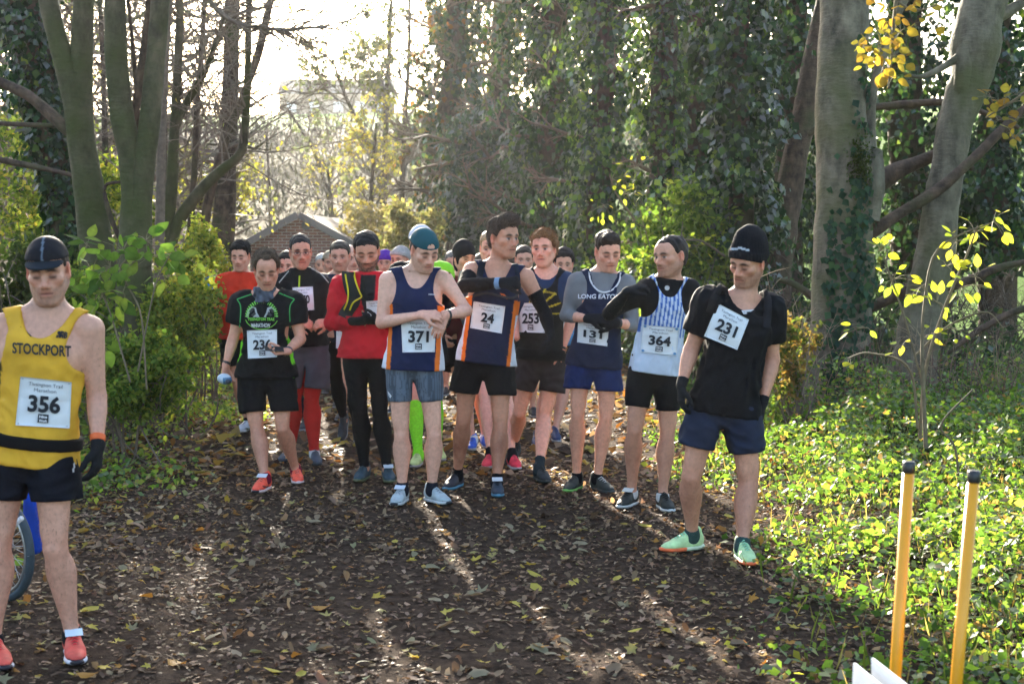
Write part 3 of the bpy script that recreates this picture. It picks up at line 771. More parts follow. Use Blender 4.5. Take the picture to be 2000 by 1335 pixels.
for s, w in ((-1, wl), (1, wr)):
    ov = 0.22; d = nrm((w, 0, zE - zP)); L = math.hypot(w, zE - zP) + ov; up = np.array([-d[2], 0, d[0]]); up = up * (1 if up[2] > 0 else -1)
    mb = MB()
    a = np.array([0, -0.25, zP + 0.02]); e = a + d * L; b_ = np.array([0, 9.25, zP + 0.02]); f_ = b_ + d * L; t = up * 0.09
    mb.add([a, e, f_, b_, a + t, e + t, f_ + t, b_ + t], [[0, 1, 2, 3], [7, 6, 5, 4], [0, 4, 5, 1], [1, 5, 6, 2], [2, 6, 7, 3], [3, 7, 4, 0]], (0.075, 0.07, 0.07))
    r0 = obj('roof', mb.mesh('roof', M_SLATE, smooth=False), root)
    mb = MB(); tt = up * 0.13
    mb.add([a + (0, -.04, 0) - up * 0.05, e + (0, -.04, 0) - up * 0.05, e + (0, -.04, 0) + tt, a + (0, -.04, 0) + tt, a + (0, 0.02, 0) - up * 0.05, e + (0, .02, 0) - up * 0.05, e + (0, .02, 0) + tt, a + (0, .02, 0) + tt], [[0, 1, 2, 3], [4, 7, 6, 5], [0, 4, 5, 1], [2, 6, 7, 3], [1, 5, 6, 2]], (0.13, 0.12, 0.12))
    obj('barge_board', mb.mesh('barge_board', M_PLASTIC, smooth=False), r0)
mb = MB(); th = np.arange(14) * 2 * math.pi / 14; rr = 0.13
cc = at(598, 440, YB); vx, vz = cc[0] - pk[0], cc[2]
V = [(vx, -0.03, vz)] + [(vx + rr * math.cos(t), -0.03, vz + rr * math.sin(t)) for t in th]
mb.add(V, [[0, 1 + i, 1 + (i + 1) % 14] for i in range(14)], (0.1, 0.09, 0.09)); obj('vent', mb.mesh('vent', M_PLASTIC, smooth=False), root)

# ================================================================== undergrowth
r_ = np.random.default_rng(202)
GREEN = [(0.05, 0.095, 0.02), (0.09, 0.145, 0.028), (0.15, 0.205, 0.036), (0.22, 0.25, 0.045), (0.24, 0.18, 0.06)]
def cover(n, xr, yr, hfun, size, cols, wts, aspect=0.75, seed=1, thin=None):
    q = np.random.default_rng(seed)
    x = q.uniform(*xr, n); y = q.uniform(*yr, n)
    if thin is not None:
        k = q.uniform(size=n) < thin(x, y); x, y = x[k], y[k]
    m_ = len(x); h = hfun(x, y) * q.uniform(0, 1, m_) ** 0.8
    P = np.stack([x, y, height(x, y) + h + 0.01], 1)
    return P, q
# right verge: nettles and ground ivy
mb = MB()
def hr(x, y):
    base = 0.05 + 0.58 * sstep(TR_R - 0.1, TR_R + 1.7, x + 0.15 * np.sin(y * 3))
    return base * (0.55 + 0.45 * np.sin(x * 3.1 + np.sin(y * 2.3) * 2) * np.sin(y * 2.7 + x)) + 0.04
def tr_(x, y):
    return sstep(TR_R - 0.45, TR_R + 0.7, x + 0.35 * np.sin(y * 1.9) * np.sin(y * 0.7 + x)) * (0.35 + 0.65 * (np.sin(x * 4 + y * 1.3) * np.sin(y * 3.3 - x * 2) > -0.35))
P, q_ = cover(84000, (0.9, 5.4), (4.2, 15), hr, 0.06, GREEN, None, seed=3, thin=tr_)
n = len(P)
kite_cloud(mb, P, rdir(n, q_) * 0.8 + np.array([0, -0.3, 0.8]), rdir(n, q_) * np.array([1, 1, 0.5]) + np.array([0, 0, -0.2]), 0.018 + 0.055 * q_.uniform(0, 1, n) ** 1.5, 0.62, pal(n, [(0.05, 0.10, 0.02), (0.085, 0.15, 0.026), (0.13, 0.20, 0.034), (0.22, 0.24, 0.045), (0.24, 0.15, 0.06)], [4, 6, 4, 1.6, 1.2], 0.4, q_))
o = obj('undergrowth', mb.mesh('undergrowth', M_LEAF)); tag(o, 'sunlit nettles and ground ivy along the right verge', 'undergrowth', kind='stuff')
# grass blades and dead stems, right
mb = MB(); n = 4500
x = r_.uniform(1.2, 5.5, n); y = r_.uniform(4.5, 14, n); k = r_.uniform(size=n) < tr_(x, y); x, y = x[k], y[k]; n = len(x)
P = np.stack([x, y, height(x, y)], 1)
kite_cloud(mb, P, rdir(n, r_), rdir(n, r_) * 0.45 + np.array([0, 0, 1.0]), r_.uniform(0.06, 0.24, n), 0.024, pal(n, [(0.10, 0.14, 0.03), (0.25, 0.2, 0.09), (0.2, 0.15, 0.08)], [3, 2, 1], 0.3, r_))
o = obj('grass', mb.mesh('grass', M_LEAF)); tag(o, 'thin grass blades among the nettles on the right', 'grass', kind='stuff')
# dead brown stems by the tall trunk
mb = MB()
for k in range(230):
    p = ground(r_.uniform(1490, 1990), r_.uniform(740, 850)); p = np.array([p[0], min(p[1], 13.6), 0.05])
    h = r_.uniform(0.3, 1.25) * (1.25 if p[0] < 2.9 else 0.8); d = nrm((r_.normal() * 0.25, r_.normal() * 0.25, 1))
    pts = np.array([p + d * h * t + np.array([0.05 * math.sin(3 * t + k), 0, 0]) * h for t in np.linspace(0, 1, 5)])
    c = np.array([(0.22, 0.15, 0.10), (0.30, 0.22, 0.14), (0.16, 0.09, 0.07)][k % 3]) * r_.uniform(0.7, 1.2)
    mb.tube(pts, np.linspace(0.005, 0.0022, 5), 3, c, cap=False)
    for j in range(6):
        t = r_.uniform(0.3, 1); b = p + d * h * t
        e = b + nrm((r_.normal(), r_.normal() * 0.6, 0.5)) * h * r_.uniform(0.08, 0.25)
        mb.tube(np.array([b, (b + e) / 2 + (0, 0, 0.01), e]), np.array([0.003, 0.0025, 0.0015]), 3, c, cap=False)
o = obj('dead_stems', mb.mesh('dead_stems', M_TWIG)); tag(o, 'dry brown weed stems around the foot of the tall trunk', 'weeds', kind='stuff')
# dark thicket of twigs + leaves behind, right
mb = MB()
for k in range(120):
    x0 = r_.uniform(3.2, 9.5); y0 = r_.uniform(15.2, 21)
    grow(mb, (x0, y0, 0.0), (r_.normal() * 0.5, r_.normal() * 0.3, 1), r_.uniform(0.8, 2.0), 0.014, 3, dict(max=5, jit=0.25, up=0.0, kids=[0, 0, 0, 5, 4], ang=(30, 80), rat=0.6, col=np.array([0.075, 0.055, 0.04])), r_)
o = obj('thicket', mb.mesh('thicket', M_TWIG)); tag(o, 'tangled dark bare thicket behind the right-hand trunks', 'thicket', kind='stuff')
mb = MB(); n = 9000
x = r_.uniform(1.6, 9, n); y = r_.uniform(15, 23, n); h = r_.uniform(0, 1, n) ** 1.3 * (0.5 + 0.9 * np.abs(np.sin(x * 1.1) * np.sin(y * 0.6)))
P = np.stack([x, y, h], 1)
k = ~((x > 6.2) & (h > 0.35)); P = P[k]; n = len(P)
leaf_cloud(mb, P, rdir(n, r_) + np.array([0, 0, 0.7]), rdir(n, r_) + np.array([0, 0, -0.3]), r_.uniform(0.06, 0.13, n), 0.8, pal(n, [(0.02, 0.042, 0.02), (0.04, 0.07, 0.022), (0.09, 0.12, 0.03)], [4, 3, 1], 0.3, r_))
o = obj('brambles', mb.mesh('brambles', M_IVY)); tag(o, 'low dark brambles under the ivy trees on the right', 'brambles', kind='stuff')

# left bank: undergrowth and leafy shrubs
mb = MB()
def hl(x, y):
    return (0.10 + 0.85 * sstep(TR_L + 0.2, TR_L - 1.2, x)) * (0.5 + 0.5 * np.abs(np.sin(x * 1.9 + y * 0.8) * np.sin(y * 1.3 - x))) + 0.03
def tl_(x, y):
    return sstep(TR_L + 0.55, TR_L - 0.5, x + 0.3 * np.sin(y * 1.7)) * (0.3 + 0.7 * (np.sin(x * 3 + y) * np.sin(y * 2.6 - x * 2) > -0.45))
P, q_ = cover(52000, (-7.5, -2.2), (7.5, 20), hl, 0.07, GREEN, None, seed=4, thin=tl_)
n = len(P)
kite_cloud(mb, P, rdir(n, q_) * 0.8 + np.array([0, -0.3, 0.8]), rdir(n, q_) * np.array([1, 1, 0.5]) + np.array([0, 0, -0.2]), 0.025 + 0.05 * q_.uniform(0, 1, n) ** 1.5, 0.7, pal(n, np.array(GREEN) * 1.3, [3, 5, 5, 3, 1.2], 0.3, q_))  # greens brightened to paint sunlight onto the shaded bank
o = obj('undergrowth', mb.mesh('undergrowth', M_LEAF)); tag(o, 'tangled green undergrowth along the left bank', 'undergrowth', kind='stuff')
# taller backlit bushes on the left, behind the trunks
def bush(px, py, Y, wpx, hpx, n, label, cols, wts, leaf, seed, stems=10):
    q = np.random.default_rng(seed)
    c = at(px, py, Y); R = np.array([wpx / 2 * Y / FPX, wpx / 2.6 * Y / FPX, hpx / 2 * Y / FPX])
    gz = float(height(c[0], Y))
    root = empty('shrub', (c[0], Y, gz), label, 'shrub')
    mb = MB()
    for k in range(stems):
        tgt = c + rdir(1, q)[0] * R * 0.85
        b = np.array([c[0] + q.normal() * R[0] * 0.3, Y + q.normal() * R[1] * 0.3, gz - 0.05])
        mid = (b + tgt) / 2 + q.normal(size=3) * 0.08
        mb.tube(spline([b, mid, tgt], 8), np.linspace(0.012, 0.004, 8), 4, TW * 0.9, cap=False)
        for j in range(6):
            t = q.uniform(0.4, 1); s0 = b * (1 - t) + tgt * t
            e = s0 + rdir(1, q)[0] * R.mean() * 0.45
            mb.tube(np.array([s0, (s0 + e) / 2, e]), np.array([0.006, 0.004, 0.002]), 3, TW, cap=False)
    obj('stems', mb.mesh('stems', M_TWIG, root.location), root)
    ml = MB(); m_ = 36
    C = c + rdir(m_, q) * R * q.uniform(0.35, 0.95, (m_, 1))
    k = q.integers(0, m_, n); P = C[k] + rdir(n, q) * R * 0.32 * q.uniform(0.2, 1, (n, 1))
    leaf_cloud(ml, P, rdir(n, q) * 0.8 + np.array([0, -0.2, 0.8]), rdir(n, q) + np.array([0, 0, -0.4]), leaf * q.uniform(0.6, 1.3, n), 0.65, pal(n, cols, wts, 0.3, q))
    o = obj('leaves', ml.mesh('leaves', M_LEAF, root.location), root); o['kind'] = 'stuff'
YG = [(0.06, 0.10, 0.022), (0.13, 0.175, 0.035), (0.23, 0.26, 0.046), (0.31, 0.28, 0.055)]
bush(60, 380, 18.5, 330, 330, 3600, 'loose yellow-green bush behind the ivy trunk', YG, [3, 3, 2, 1], 0.085, 301)
bush(230, 420, 17.5, 230, 330, 2600, 'yellow-green bush seen between the mossy trunks', YG, [2, 3, 3, 1], 0.08, 302)
bush(385, 565, 14.5, 150, 280, 5200, 'sunlit pale green bush left of the orange-red runner', YG, [1, 3, 5, 2], 0.055, 303)
bush(335, 640, 12.8, 210, 300, 6000, 'bright green bush under the twin-stemmed trunk', YG, [1.5, 4, 4, 1], 0.052, 304)
bush(150, 640, 11.6, 210, 260, 4200, 'dark green bush beside the yellow vest', GREEN[:4], [4, 4, 3, 1], 0.055, 305)
bush(30, 560, 13.5, 260, 300, 2400, 'shady green bush at the far left edge', [(0.03, 0.05, 0.016), (0.05, 0.08, 0.02), (0.1, 0.13, 0.03)], [4, 3, 1], 0.08, 306)
bush(260, 740, 11.0, 260, 180, 5200, 'low leafy bush at the edge of the path on the left', GREEN[:4], [3, 4, 4, 1.5], 0.05, 307)
bush(1180, 640, 21.0, 260, 220, 2200, 'sunny green bush behind the runner in navy', YG, [3, 3, 2, 0.6], 0.1, 308)
bush(1320, 480, 17.5, 240, 300, 3000, 'bright leafy bush behind the striped vest', [(0.05, 0.09, 0.02), (0.10, 0.16, 0.03), (0.17, 0.22, 0.04)], [3, 3, 2], 0.1, 309)
bush(1550, 690, 12.8, 130, 190, 1300, 'brown and green weedy bush behind the beanie runner', [(0.06, 0.08, 0.02), (0.14, 0.11, 0.04), (0.2, 0.12, 0.04)], [2, 2, 1], 0.06, 310)
bush(800, 470, 33.0, 160, 200, 2600, 'pale sunlit bush beside the brick gable', [(0.10, 0.10, 0.05), (0.14, 0.125, 0.07), (0.07, 0.08, 0.035)], [2, 2, 1], 0.13, 311)
bush(720, 480, 40.0, 150, 190, 2400, 'hazy tan bush right behind the brick roof', [(0.2, 0.17, 0.09), (0.15, 0.13, 0.07)], [1, 1], 0.16, 312)

# ---- individually leafed saplings
def leaf_proto(name, L, W, mat, cols, seed, lobes=False):
    """a few leaf meshes lying along +X, normal +Z"""
    q = np.random.default_rng(seed); out = []
    for c in cols:
        ts = np.linspace(0, 1, 8); V = []; 
        w = W * np.sin(np.pi * ts ** 0.8) ** 0.9
        V = [(t * L, 0, -0.02 * L * math.sin(3 * t)) for t in ts]
        b = len(V)
        V += [(t * L * 0.98, wi / 2, 0.10 * wi - 0.02 * L * math.sin(3 * t)) for t, wi in zip(ts, w)]
        V += [(t * L * 0.98, -wi / 2, 0.10 * wi - 0.02 * L * math.sin(3 * t)) for t, wi in zip(ts, w)]
        F = [[i, i + 1, b + i + 1, b + i] for i in range(7)] + [[i + 1, i, b + 8 + i, b + 8 + i + 1] for i in range(7)]
        C = np.array(c) * q.uniform(0.85, 1.15, (len(V), 1)); C[:8] *= 1.2
        out.append(make_mesh(name, np.array(V), np.array(F), mat, C))
    return out
def place_leaf(me, parent, p, d, up, s, name='leaf'):
    d = Vector(nrm(d)); up = Vector(up); y = up.cross(d)
    if y.length < 1e-3: y = Vector((0, 1, 0)).cross(d)
    y.normalize(); z = d.cross(y)
    o = bpy.data.objects.new(name, me); COL.objects.link(o); o.parent = parent
    M = Matrix((d, y, z)).transposed().to_4x4() @ Matrix.Scale(s, 4)
    M.translation = Vector(p) - parent.location
    o.matrix_local = M
    return o
SAP = leaf_proto('leaf', 0.10, 0.055, M_LEAF, [(0.30, 0.32, 0.03), (0.24, 0.28, 0.03), (0.36, 0.33, 0.035), (0.16, 0.22, 0.03)], 1)
BIG = leaf_proto('leaf', 0.12, 0.075, M_LEAF, [(0.07, 0.14, 0.025), (0.10, 0.18, 0.03), (0.05, 0.10, 0.02), (0.14, 0.2, 0.035)], 2)
MAP = leaf_proto('leaf', 0.15, 0.12, M_LEAF, [(0.22, 0.165, 0.025), (0.17, 0.15, 0.03), (0.20, 0.12, 0.025)], 3)

def sapling(stems, Y, label, leaves, protos, seed, root_px, name='sapling', s=1.0, cat='sapling', jit=12):
    q = np.random.default_rng(seed)
    g = at(root_px[0], root_px[1], Y); root = empty(name, (g[0], Y, 0.0), label, cat)
    mb = MB()
    for st in stems:
        P, r = px_path(st, Y, 18); P[:, 1] += np.linspace(0.1, 0.0, 18) * q.normal()
        mb.tube(P, r, 5, np.array([0.16, 0.125, 0.075]) * q.uniform(0.8, 1.1), cap=False)
    for (x, y, k, rad) in leaves:
        for i in range(int(k * 1.4)):
            a = q.uniform(0, 2 * math.pi); c = at(x, y, Y); rr = rad * Y / FPX
            p = c + np.array([math.cos(a), q.normal() * 0.8, math.sin(a) * 0.8]) * rr * q.uniform(0.2, 1)
            mb.tube(np.array([c, (c + p) / 2 + (0, 0, 0.01), p]), np.array([0.003, 0.002, 0.0015]), 3, np.array([0.2, 0.17, 0.1]), cap=False)
            d = nrm(p - c + q.normal(size=3) * 0.02) + np.array([0, -0.25, -0.35])
            up = nrm((q.normal() * 0.5, -0.6 + q.normal() * 0.4, 0.7))
            place_leaf(protos[q.integers(len(protos))], root, p, d, up, s * q.uniform(0.6, 1.25))
    obj('stem', mb.mesh('stem', M_TWIG, root.location), root)['kind'] = 'stuff'
    return root
sapling([[(1800, 870, 9), (1795, 700, 8), (1800, 600, 6), (1820, 500, 5), (1870, 460, 4), (1945, 432, 3)],
         [(1805, 860, 8), (1815, 720, 7), (1850, 600, 6), (1890, 500, 5), (1910, 440, 3)],
         [(1800, 760, 5), (1770, 640, 4), (1745, 560, 4), (1725, 500, 3)],
         [(1800, 840, 6), (1780, 720, 5), (1700, 690, 4), (1655, 700, 3)],
         [(1880, 1010, 5), (1870, 880, 5), (1840, 830, 4), (1900, 760, 3)],
         [(1800, 700, 4), (1860, 640, 4), (1930, 610, 3), (1960, 640, 2)]], 8.6,
        'thin sapling with yellow-green leaves standing behind the yellow poles',
        [(1940, 432, 6, 40), (1905, 455, 5, 40), (1870, 470, 6, 40), (1850, 520, 5, 40), (1720, 490, 6, 38), (1745, 545, 6, 36), (1800, 560, 6, 40), (1830, 590, 7, 38), (1880, 560, 6, 40), (1905, 540, 5, 40), (1690, 640, 3, 30), (1660, 700, 2, 20), (1760, 680, 3, 36), (1860, 640, 4, 36), (1800, 660, 3, 36)], SAP, 401, (1800, 990), s=0.72)
sapling([[(285, 760, 4), (275, 620, 4), (250, 560, 3), (235, 520, 3), (290, 470, 2)], [(270, 740, 4), (220, 600, 3), (180, 540, 2)], [(285, 720, 4), (310, 560, 3), (330, 500, 2)]], 10.2,
        'leafy shrub with large fresh green leaves in front of the mossy trunks',
        [(285, 470, 10, 45), (240, 490, 9, 45), (215, 520, 9, 45), (265, 510, 8, 40), (180, 530, 8, 45), (160, 570, 8, 45), (200, 580, 8, 50), (240, 570, 6, 40), (195, 660, 7, 40), (150, 620, 7, 40), (300, 500, 5, 40), (330, 540, 6, 50), (350, 500, 5, 40), (170, 480, 5, 30)], BIG, 402, (280, 900), name='shrub', cat='shrub', s=1.0)
sapling([[(200, 985, 5), (205, 960, 4), (208, 945, 3)]], 10.1, 'tiny green seedling by the gloved hand of the yellow vest', [(208, 955, 6, 18)], BIG, 403, (203, 990), name='seedling', cat='plant', s=0.8)
sapling([[(1755, -30, 9), (1748, 40, 7), (1742, 110, 5), (1735, 170, 3)], [(1752, 0, 6), (1790, 20, 4), (1830, 10, 3)]], 12.0,
        'hanging spray of yellow maple leaves beside the tall trunk', [(1730, 30, 8, 40), (1720, 60, 8, 40), (1760, 60, 6, 40), (1715, 95, 9, 40), (1745, 110, 7, 40), (1725, 130, 6, 36), (1690, 90, 5, 30), (1800, 20, 7, 40), (1815, 40, 4, 30), (1745, 150, 4, 30)], MAP, 404, (1755, -200), s=0.62, name='maple_branch', cat='branch')
sapling([[(2040, 150, 8), (1990, 190, 6), (1950, 215, 4), (1925, 230, 3)], [(2040, 230, 6), (1995, 255, 4), (1980, 270, 3)]], 12.0,
        'yellow maple leaves hanging at the right edge', [(1935, 190, 5, 36), (1960, 205, 5, 40), (1985, 185, 5, 30), (1990, 230, 5, 36), (1975, 260, 4, 30), (1950, 235, 3, 30)], MAP, 405, (2040, 100), s=0.62, name='maple_branch', cat='branch')
sapling([[(1420, 500, 5), (1370, 470, 4), (1330, 470, 3)], [(1240, 430, 5), (1205, 380, 4), (1190, 340, 3)]], 16.5,
        'sunlit yellow-green spray behind the striped vest', [(1335, 470, 8, 40), (1360, 480, 6, 40), (1310, 490, 5, 30), (1195, 350, 6, 40), (1215, 380, 6, 40), (1180, 400, 6, 40), (1240, 330, 5, 40)], SAP, 406, (1400, 700), name='shrub', cat='shrub', s=0.85)

# ================================================================== fallen leaves
def maple_outline(seed):
    q = np.random.default_rng(seed)
    ang = np.radians([-150, -120, -95, -62, -40, -18, 0, 18, 40, 62, 95, 120, 150])
    rad = np.array([0.35, 0.55, 0.34, 0.78, 0.42, 0.62, 1.0, 0.62, 0.42, 0.78, 0.34, 0.55, 0.35]) * q.uniform(0.88, 1.12, 13)
    return np.stack([rad * np.cos(ang), rad * np.sin(ang)], 1)
def oval_outline(seed):
    q = np.random.default_rng(seed)
    ang = np.radians(np.arange(0, 360, 45)); rad = np.array([1, 0.72, 0.52, 0.62, 0.9, 0.62, 0.52, 0.72]) * q.uniform(0.9, 1.1, 8)
    return np.stack([rad * np.cos(ang), rad * np.sin(ang)], 1)
def litter_leaf(outline, size, curl, fold, q):
    P = np.vstack([[0.0, 0.0], outline]) * size
    r2 = (P ** 2).sum(1) / size ** 2
    z = curl * size * r2 + fold * np.abs(P[:, 1]) + q.normal(size=len(P)) * size * 0.05
    m = len(outline)
    F = [[0, 1 + i, 1 + (i + 1) % m] for i in range(m)]
    return np.column_stack([P, z - z.min() * 0.6]), np.array(F)
q = np.random.default_rng(77)
LCOL = [(0.060, 0.038, 0.026), (0.115, 0.073, 0.049), (0.20, 0.137, 0.090), (0.30, 0.215, 0.142), (0.24, 0.115, 0.03), (0.34, 0.25, 0.05), (0.20, 0.19, 0.10)]
mb = MB()
BIGO = [maple_outline(i) for i in range(5)] + [oval_outline(i) for i in range(4)]
def frag_outline(seed):
    g = np.random.default_rng(600 + seed); m = 4 + seed % 2
    a = np.sort((np.arange(m) + g.uniform(-0.3, 0.3, m)) * 2 * math.pi / m); r = g.uniform(0.45, 1.1, m)
    return np.stack([r * np.cos(a) * 1.25, r * np.sin(a) * 0.8], 1)
FRAG = [frag_outline(i) for i in range(10)]
def scatter_litter(n, xr, yfun, szr, wts, tilt, zoff=0.004, OUT=BIGO):
    x = q.uniform(xr[0], xr[1], n); y = yfun(n)
    mud = np.exp(-((x + 0.35 + 0.25 * np.sin(y * 1.1)) / 0.75) ** 2) * (y < 10.5) * (0.55 + 0.45 * np.sin(y * 2.3 + x * 3))
    ok = q.uniform(size=n) > 0.5 * mud; x, y = x[ok], y[ok]; n = len(x)
    c = pal(n, LCOL, wts, 0.3, q)
    ed = (sstep(1.1, 0.2, x - TR_L) * 0.30 + sstep(0.8, 0.1, TR_R - x) * 0.18) * (q.uniform(size=n) < 0.6)
    gold = q.uniform(size=n) < ed; c[gold] = pal(int(gold.sum()), LCOL[3:], [2, 3, 2, 1], 0.3, q)
    kind = q.integers(0, len(OUT), n)
    for g in range(len(OUT)):
        k = np.where(kind == g)[0]; m = len(k)
        if not m: continue
        o_ = np.vstack([[0.0, 0.0], OUT[g]]); nv = len(o_); sz = q.uniform(szr[0], szr[1], (m, 1))
        X = o_[None, :, 0] * sz; Y = o_[None, :, 1] * sz; r2 = (o_ ** 2).sum(1)[None]
        Z = q.normal(size=(m, 1)) * 0.22 * sz * r2 + q.normal(size=(m, 1)) * 0.2 * np.abs(Y) + q.normal(size=(m, nv)) * sz * 0.08
        t = q.normal(size=(m, 1)) * tilt; t2 = q.normal(size=(m, 1)) * tilt; a = q.uniform(0, 6.28, (m, 1))
        X2 = X * np.cos(t) + Z * np.sin(t); Z2 = -X * np.sin(t) + Z * np.cos(t) + np.abs(Y * t2) * 0.6
        Z2 = Z2 - Z2.min(1, keepdims=True) * 0.7
        V = np.stack([X2 * np.cos(a) - Y * np.sin(a) + x[k][:, None], X2 * np.sin(a) + Y * np.cos(a) + y[k][:, None], Z2 + (height(x[k], y[k]) + zoff + 0.006 * q.uniform(size=m))[:, None]], -1).reshape(-1, 3)
        i = np.arange(nv - 1); F = np.stack([np.zeros_like(i), 1 + i, 1 + (i + 1) % (nv - 1)], 1)
        mb.add(V, (F[None] + (np.arange(m) * nv)[:, None, None]).reshape(-1, 3), np.repeat(c[k], nv, axis=0))
scatter_litter(32000, (-4.0, 2.3), lambda n: 5.0 + 6.5 * q.uniform(0, 1, n), (0.007, 0.024), [7, 7, 6, 3, 0.5, 0.2, 0.5], 0.25, OUT=FRAG)
scatter_litter(5500, (-4.2, 2.4), lambda n: 8.0 + 20 * q.uniform(0, 1, n) ** 1.2, (0.022, 0.05), [4, 6, 6, 4, 3.0, 1.4, 1.0], 0.35)
scatter_litter(1500, (-4.6, -2.2), lambda n: 8.0 + 12 * q.uniform(0, 1, n), (0.03, 0.055), [2, 4, 5, 3, 5, 3, 1], 0.3)
scatter_litter(7000, (-4.3, 2.3), lambda n: 10.5 + 16 * q.uniform(0, 1, n), (0.035, 0.085), [3, 5, 5, 3, 5, 2.5, 1], 0.3, OUT=FRAG)
scatter_litter(2600, (-4.2, 2.2), lambda n: 5.0 + 6.5 * q.uniform(0, 1, n), (0.020, 0.038), [4, 6, 7, 5, 1.0, 0.6, 0.8], 0.5)
o = obj('leaf_litter', mb.mesh('leaf_litter', M_DRY)); tag(o, 'dark trodden leaf litter carpeting the path', 'leaf litter', kind='stuff')
# the largest fallen leaves, one by one
FL = []
for i in range(14):
    big = i < 9
    V, F = litter_leaf(maple_outline(50 + i) if big else oval_outline(50 + i), 0.075, (0.22, -0.25, 0.4, 0.1)[i % 4], (0.2, -0.15, 0.3)[i % 3], q)
    c = [(0.40, 0.31, 0.05), (0.30, 0.26, 0.09), (0.22, 0.20, 0.12), (0.33, 0.17, 0.035), (0.19, 0.14, 0.09), (0.42, 0.35, 0.07), (0.26, 0.22, 0.14)][i % 7]
    FL.append(make_mesh('fallen_leaf', V, F, M_DRY, np.array(c) * q.uniform(0.8, 1.2, (len(V), 1))))
cnt = 0
while cnt < 290:
    px, py = q.uniform(0, 1560), 930 + 400 * q.uniform() ** 0.8
    g = ground(px, py)
    if g[0] > TR_R + 0.2: continue
    o = bpy.data.objects.new('fallen_leaf', FL[q.integers(len(FL))]); COL.objects.link(o); o.parent = ground_o
    o.location = (g[0], g[1], float(height(g[0], g[1])) + 0.012 + 0.012 * q.uniform())
    o.rotation_euler = (q.normal() * 0.22, q.normal() * 0.22, q.uniform(0, 6.28))
    s = q.uniform(0.34, 0.75); o.scale = (s, s, s)
    cnt += 1
# ================================================================== people: implicit surfaces meshed by surface nets
def smin(a, b, k):
    h = np.clip(k - np.abs(a - b), 0, None) / k
    return np.minimum(a, b) - h * h * k * 0.25

class Tube:
    """elliptic tube p0->p1; prof rows (t, a, b, ox, oy): half width across, half depth along f, offsets"""
    def __init__(s, p0, p1, prof, f=(0, -1, 0), k=0.02, infl=0.0, t0=None, t1=None):
        s.p0 = np.asarray(p0, float); s.p1 = np.asarray(p1, float); d = s.p1 - s.p0
        s.L = max(np.linalg.norm(d), 1e-6); s.z = d / s.L
        f = np.asarray(f, float); f = f - s.z * (f @ s.z)
        if np.linalg.norm(f) < 1e-4: f = np.array([1.0, 0.3, 0.2]); f = f - s.z * (f @ s.z)
        s.y = nrm(f); s.x = np.cross(s.z, s.y); s.k = k
        pr = np.array([list(r) + [0] * (5 - len(r)) for r in prof], float)
        n = 48 if len(pr) > 2 else 2
        tt = np.linspace(pr[0, 0], pr[-1, 0], n)
        if len(pr) > 2:
            out = [tt]
            sm = np.array([0.25, 0.5, 0.25])
            for c in range(1, 5):
                v = np.interp(tt, pr[:, 0], pr[:, c])
                for _ in range(10):
                    v[1:-1] = np.convolve(v, sm, 'valid')
                out.append(v)
            pr = np.stack(out, 1)
        s.pr = pr.copy(); s.pr[:, 1:3] += infl
        s.tab = s.pr[:, 1:5].astype(np.float32); s.n1 = len(s.pr) - 1; s.ta = s.pr[0, 0]; s.dt = (s.pr[-1, 0] - s.pr[0, 0]) / s.n1
        s.t0 = s.pr[0, 0] if t0 is None else t0; s.t1 = s.pr[-1, 0] if t1 is None else t1
        m = s.pr[:, 1:3].max() + np.abs(s.pr[:, 3:]).max()
        a = s.p0 + s.z * s.L * min(s.t0, 0); b = s.p0 + s.z * s.L * max(s.t1, 1)
        s.lo = np.minimum(a, b) - m; s.hi = np.maximum(a, b) + m
    def __call__(s, P):
        q = P - s.p0.astype(np.float32)
        t = (q @ s.z.astype(np.float32)) / s.L
        tc = np.clip(t, s.t0, s.t1)
        u = np.clip((tc - s.ta) / s.dt, 0, s.n1 - 1e-4); i = u.astype(np.int32); fr = (u - i).astype(np.float32)
        tb = s.tab; a, b, ox, oy = (tb[i, c] + (tb[i + 1, c] - tb[i, c]) * fr for c in range(4))
        x = q @ s.x.astype(np.float32) - ox; y = q @ s.y.astype(np.float32) - oy
        m = np.minimum(a, b); dz = (t - tc) * s.L
        return np.sqrt((x * m / a) ** 2 + (y * m / b) ** 2 + dz * dz) - m

class Ell:
    def __init__(s, c, r, R=None, k=0.02):
        s.c = np.asarray(c, float); s.r = np.asarray(r, float) * np.ones(3); s.R = np.eye(3) if R is None else np.asarray(R, float); s.k = k
        m = s.r.max(); s.lo = s.c - m; s.hi = s.c + m
    def __call__(s, P):
        q = ((P - s.c.astype(np.float32)) @ s.R.T.astype(np.float32)) / s.r.astype(np.float32)
        k0 = np.sqrt((q ** 2).sum(-1)) + 1e-6; k1 = np.sqrt(((q / s.r.astype(np.float32)) ** 2).sum(-1)) + 1e-6
        return k0 * (k0 - 1) / k1

class Cut:
    """marks a smooth subtraction"""
    def __init__(s, prim): s.p = prim; s.lo = prim.lo; s.hi = prim.hi; s.k = prim.k

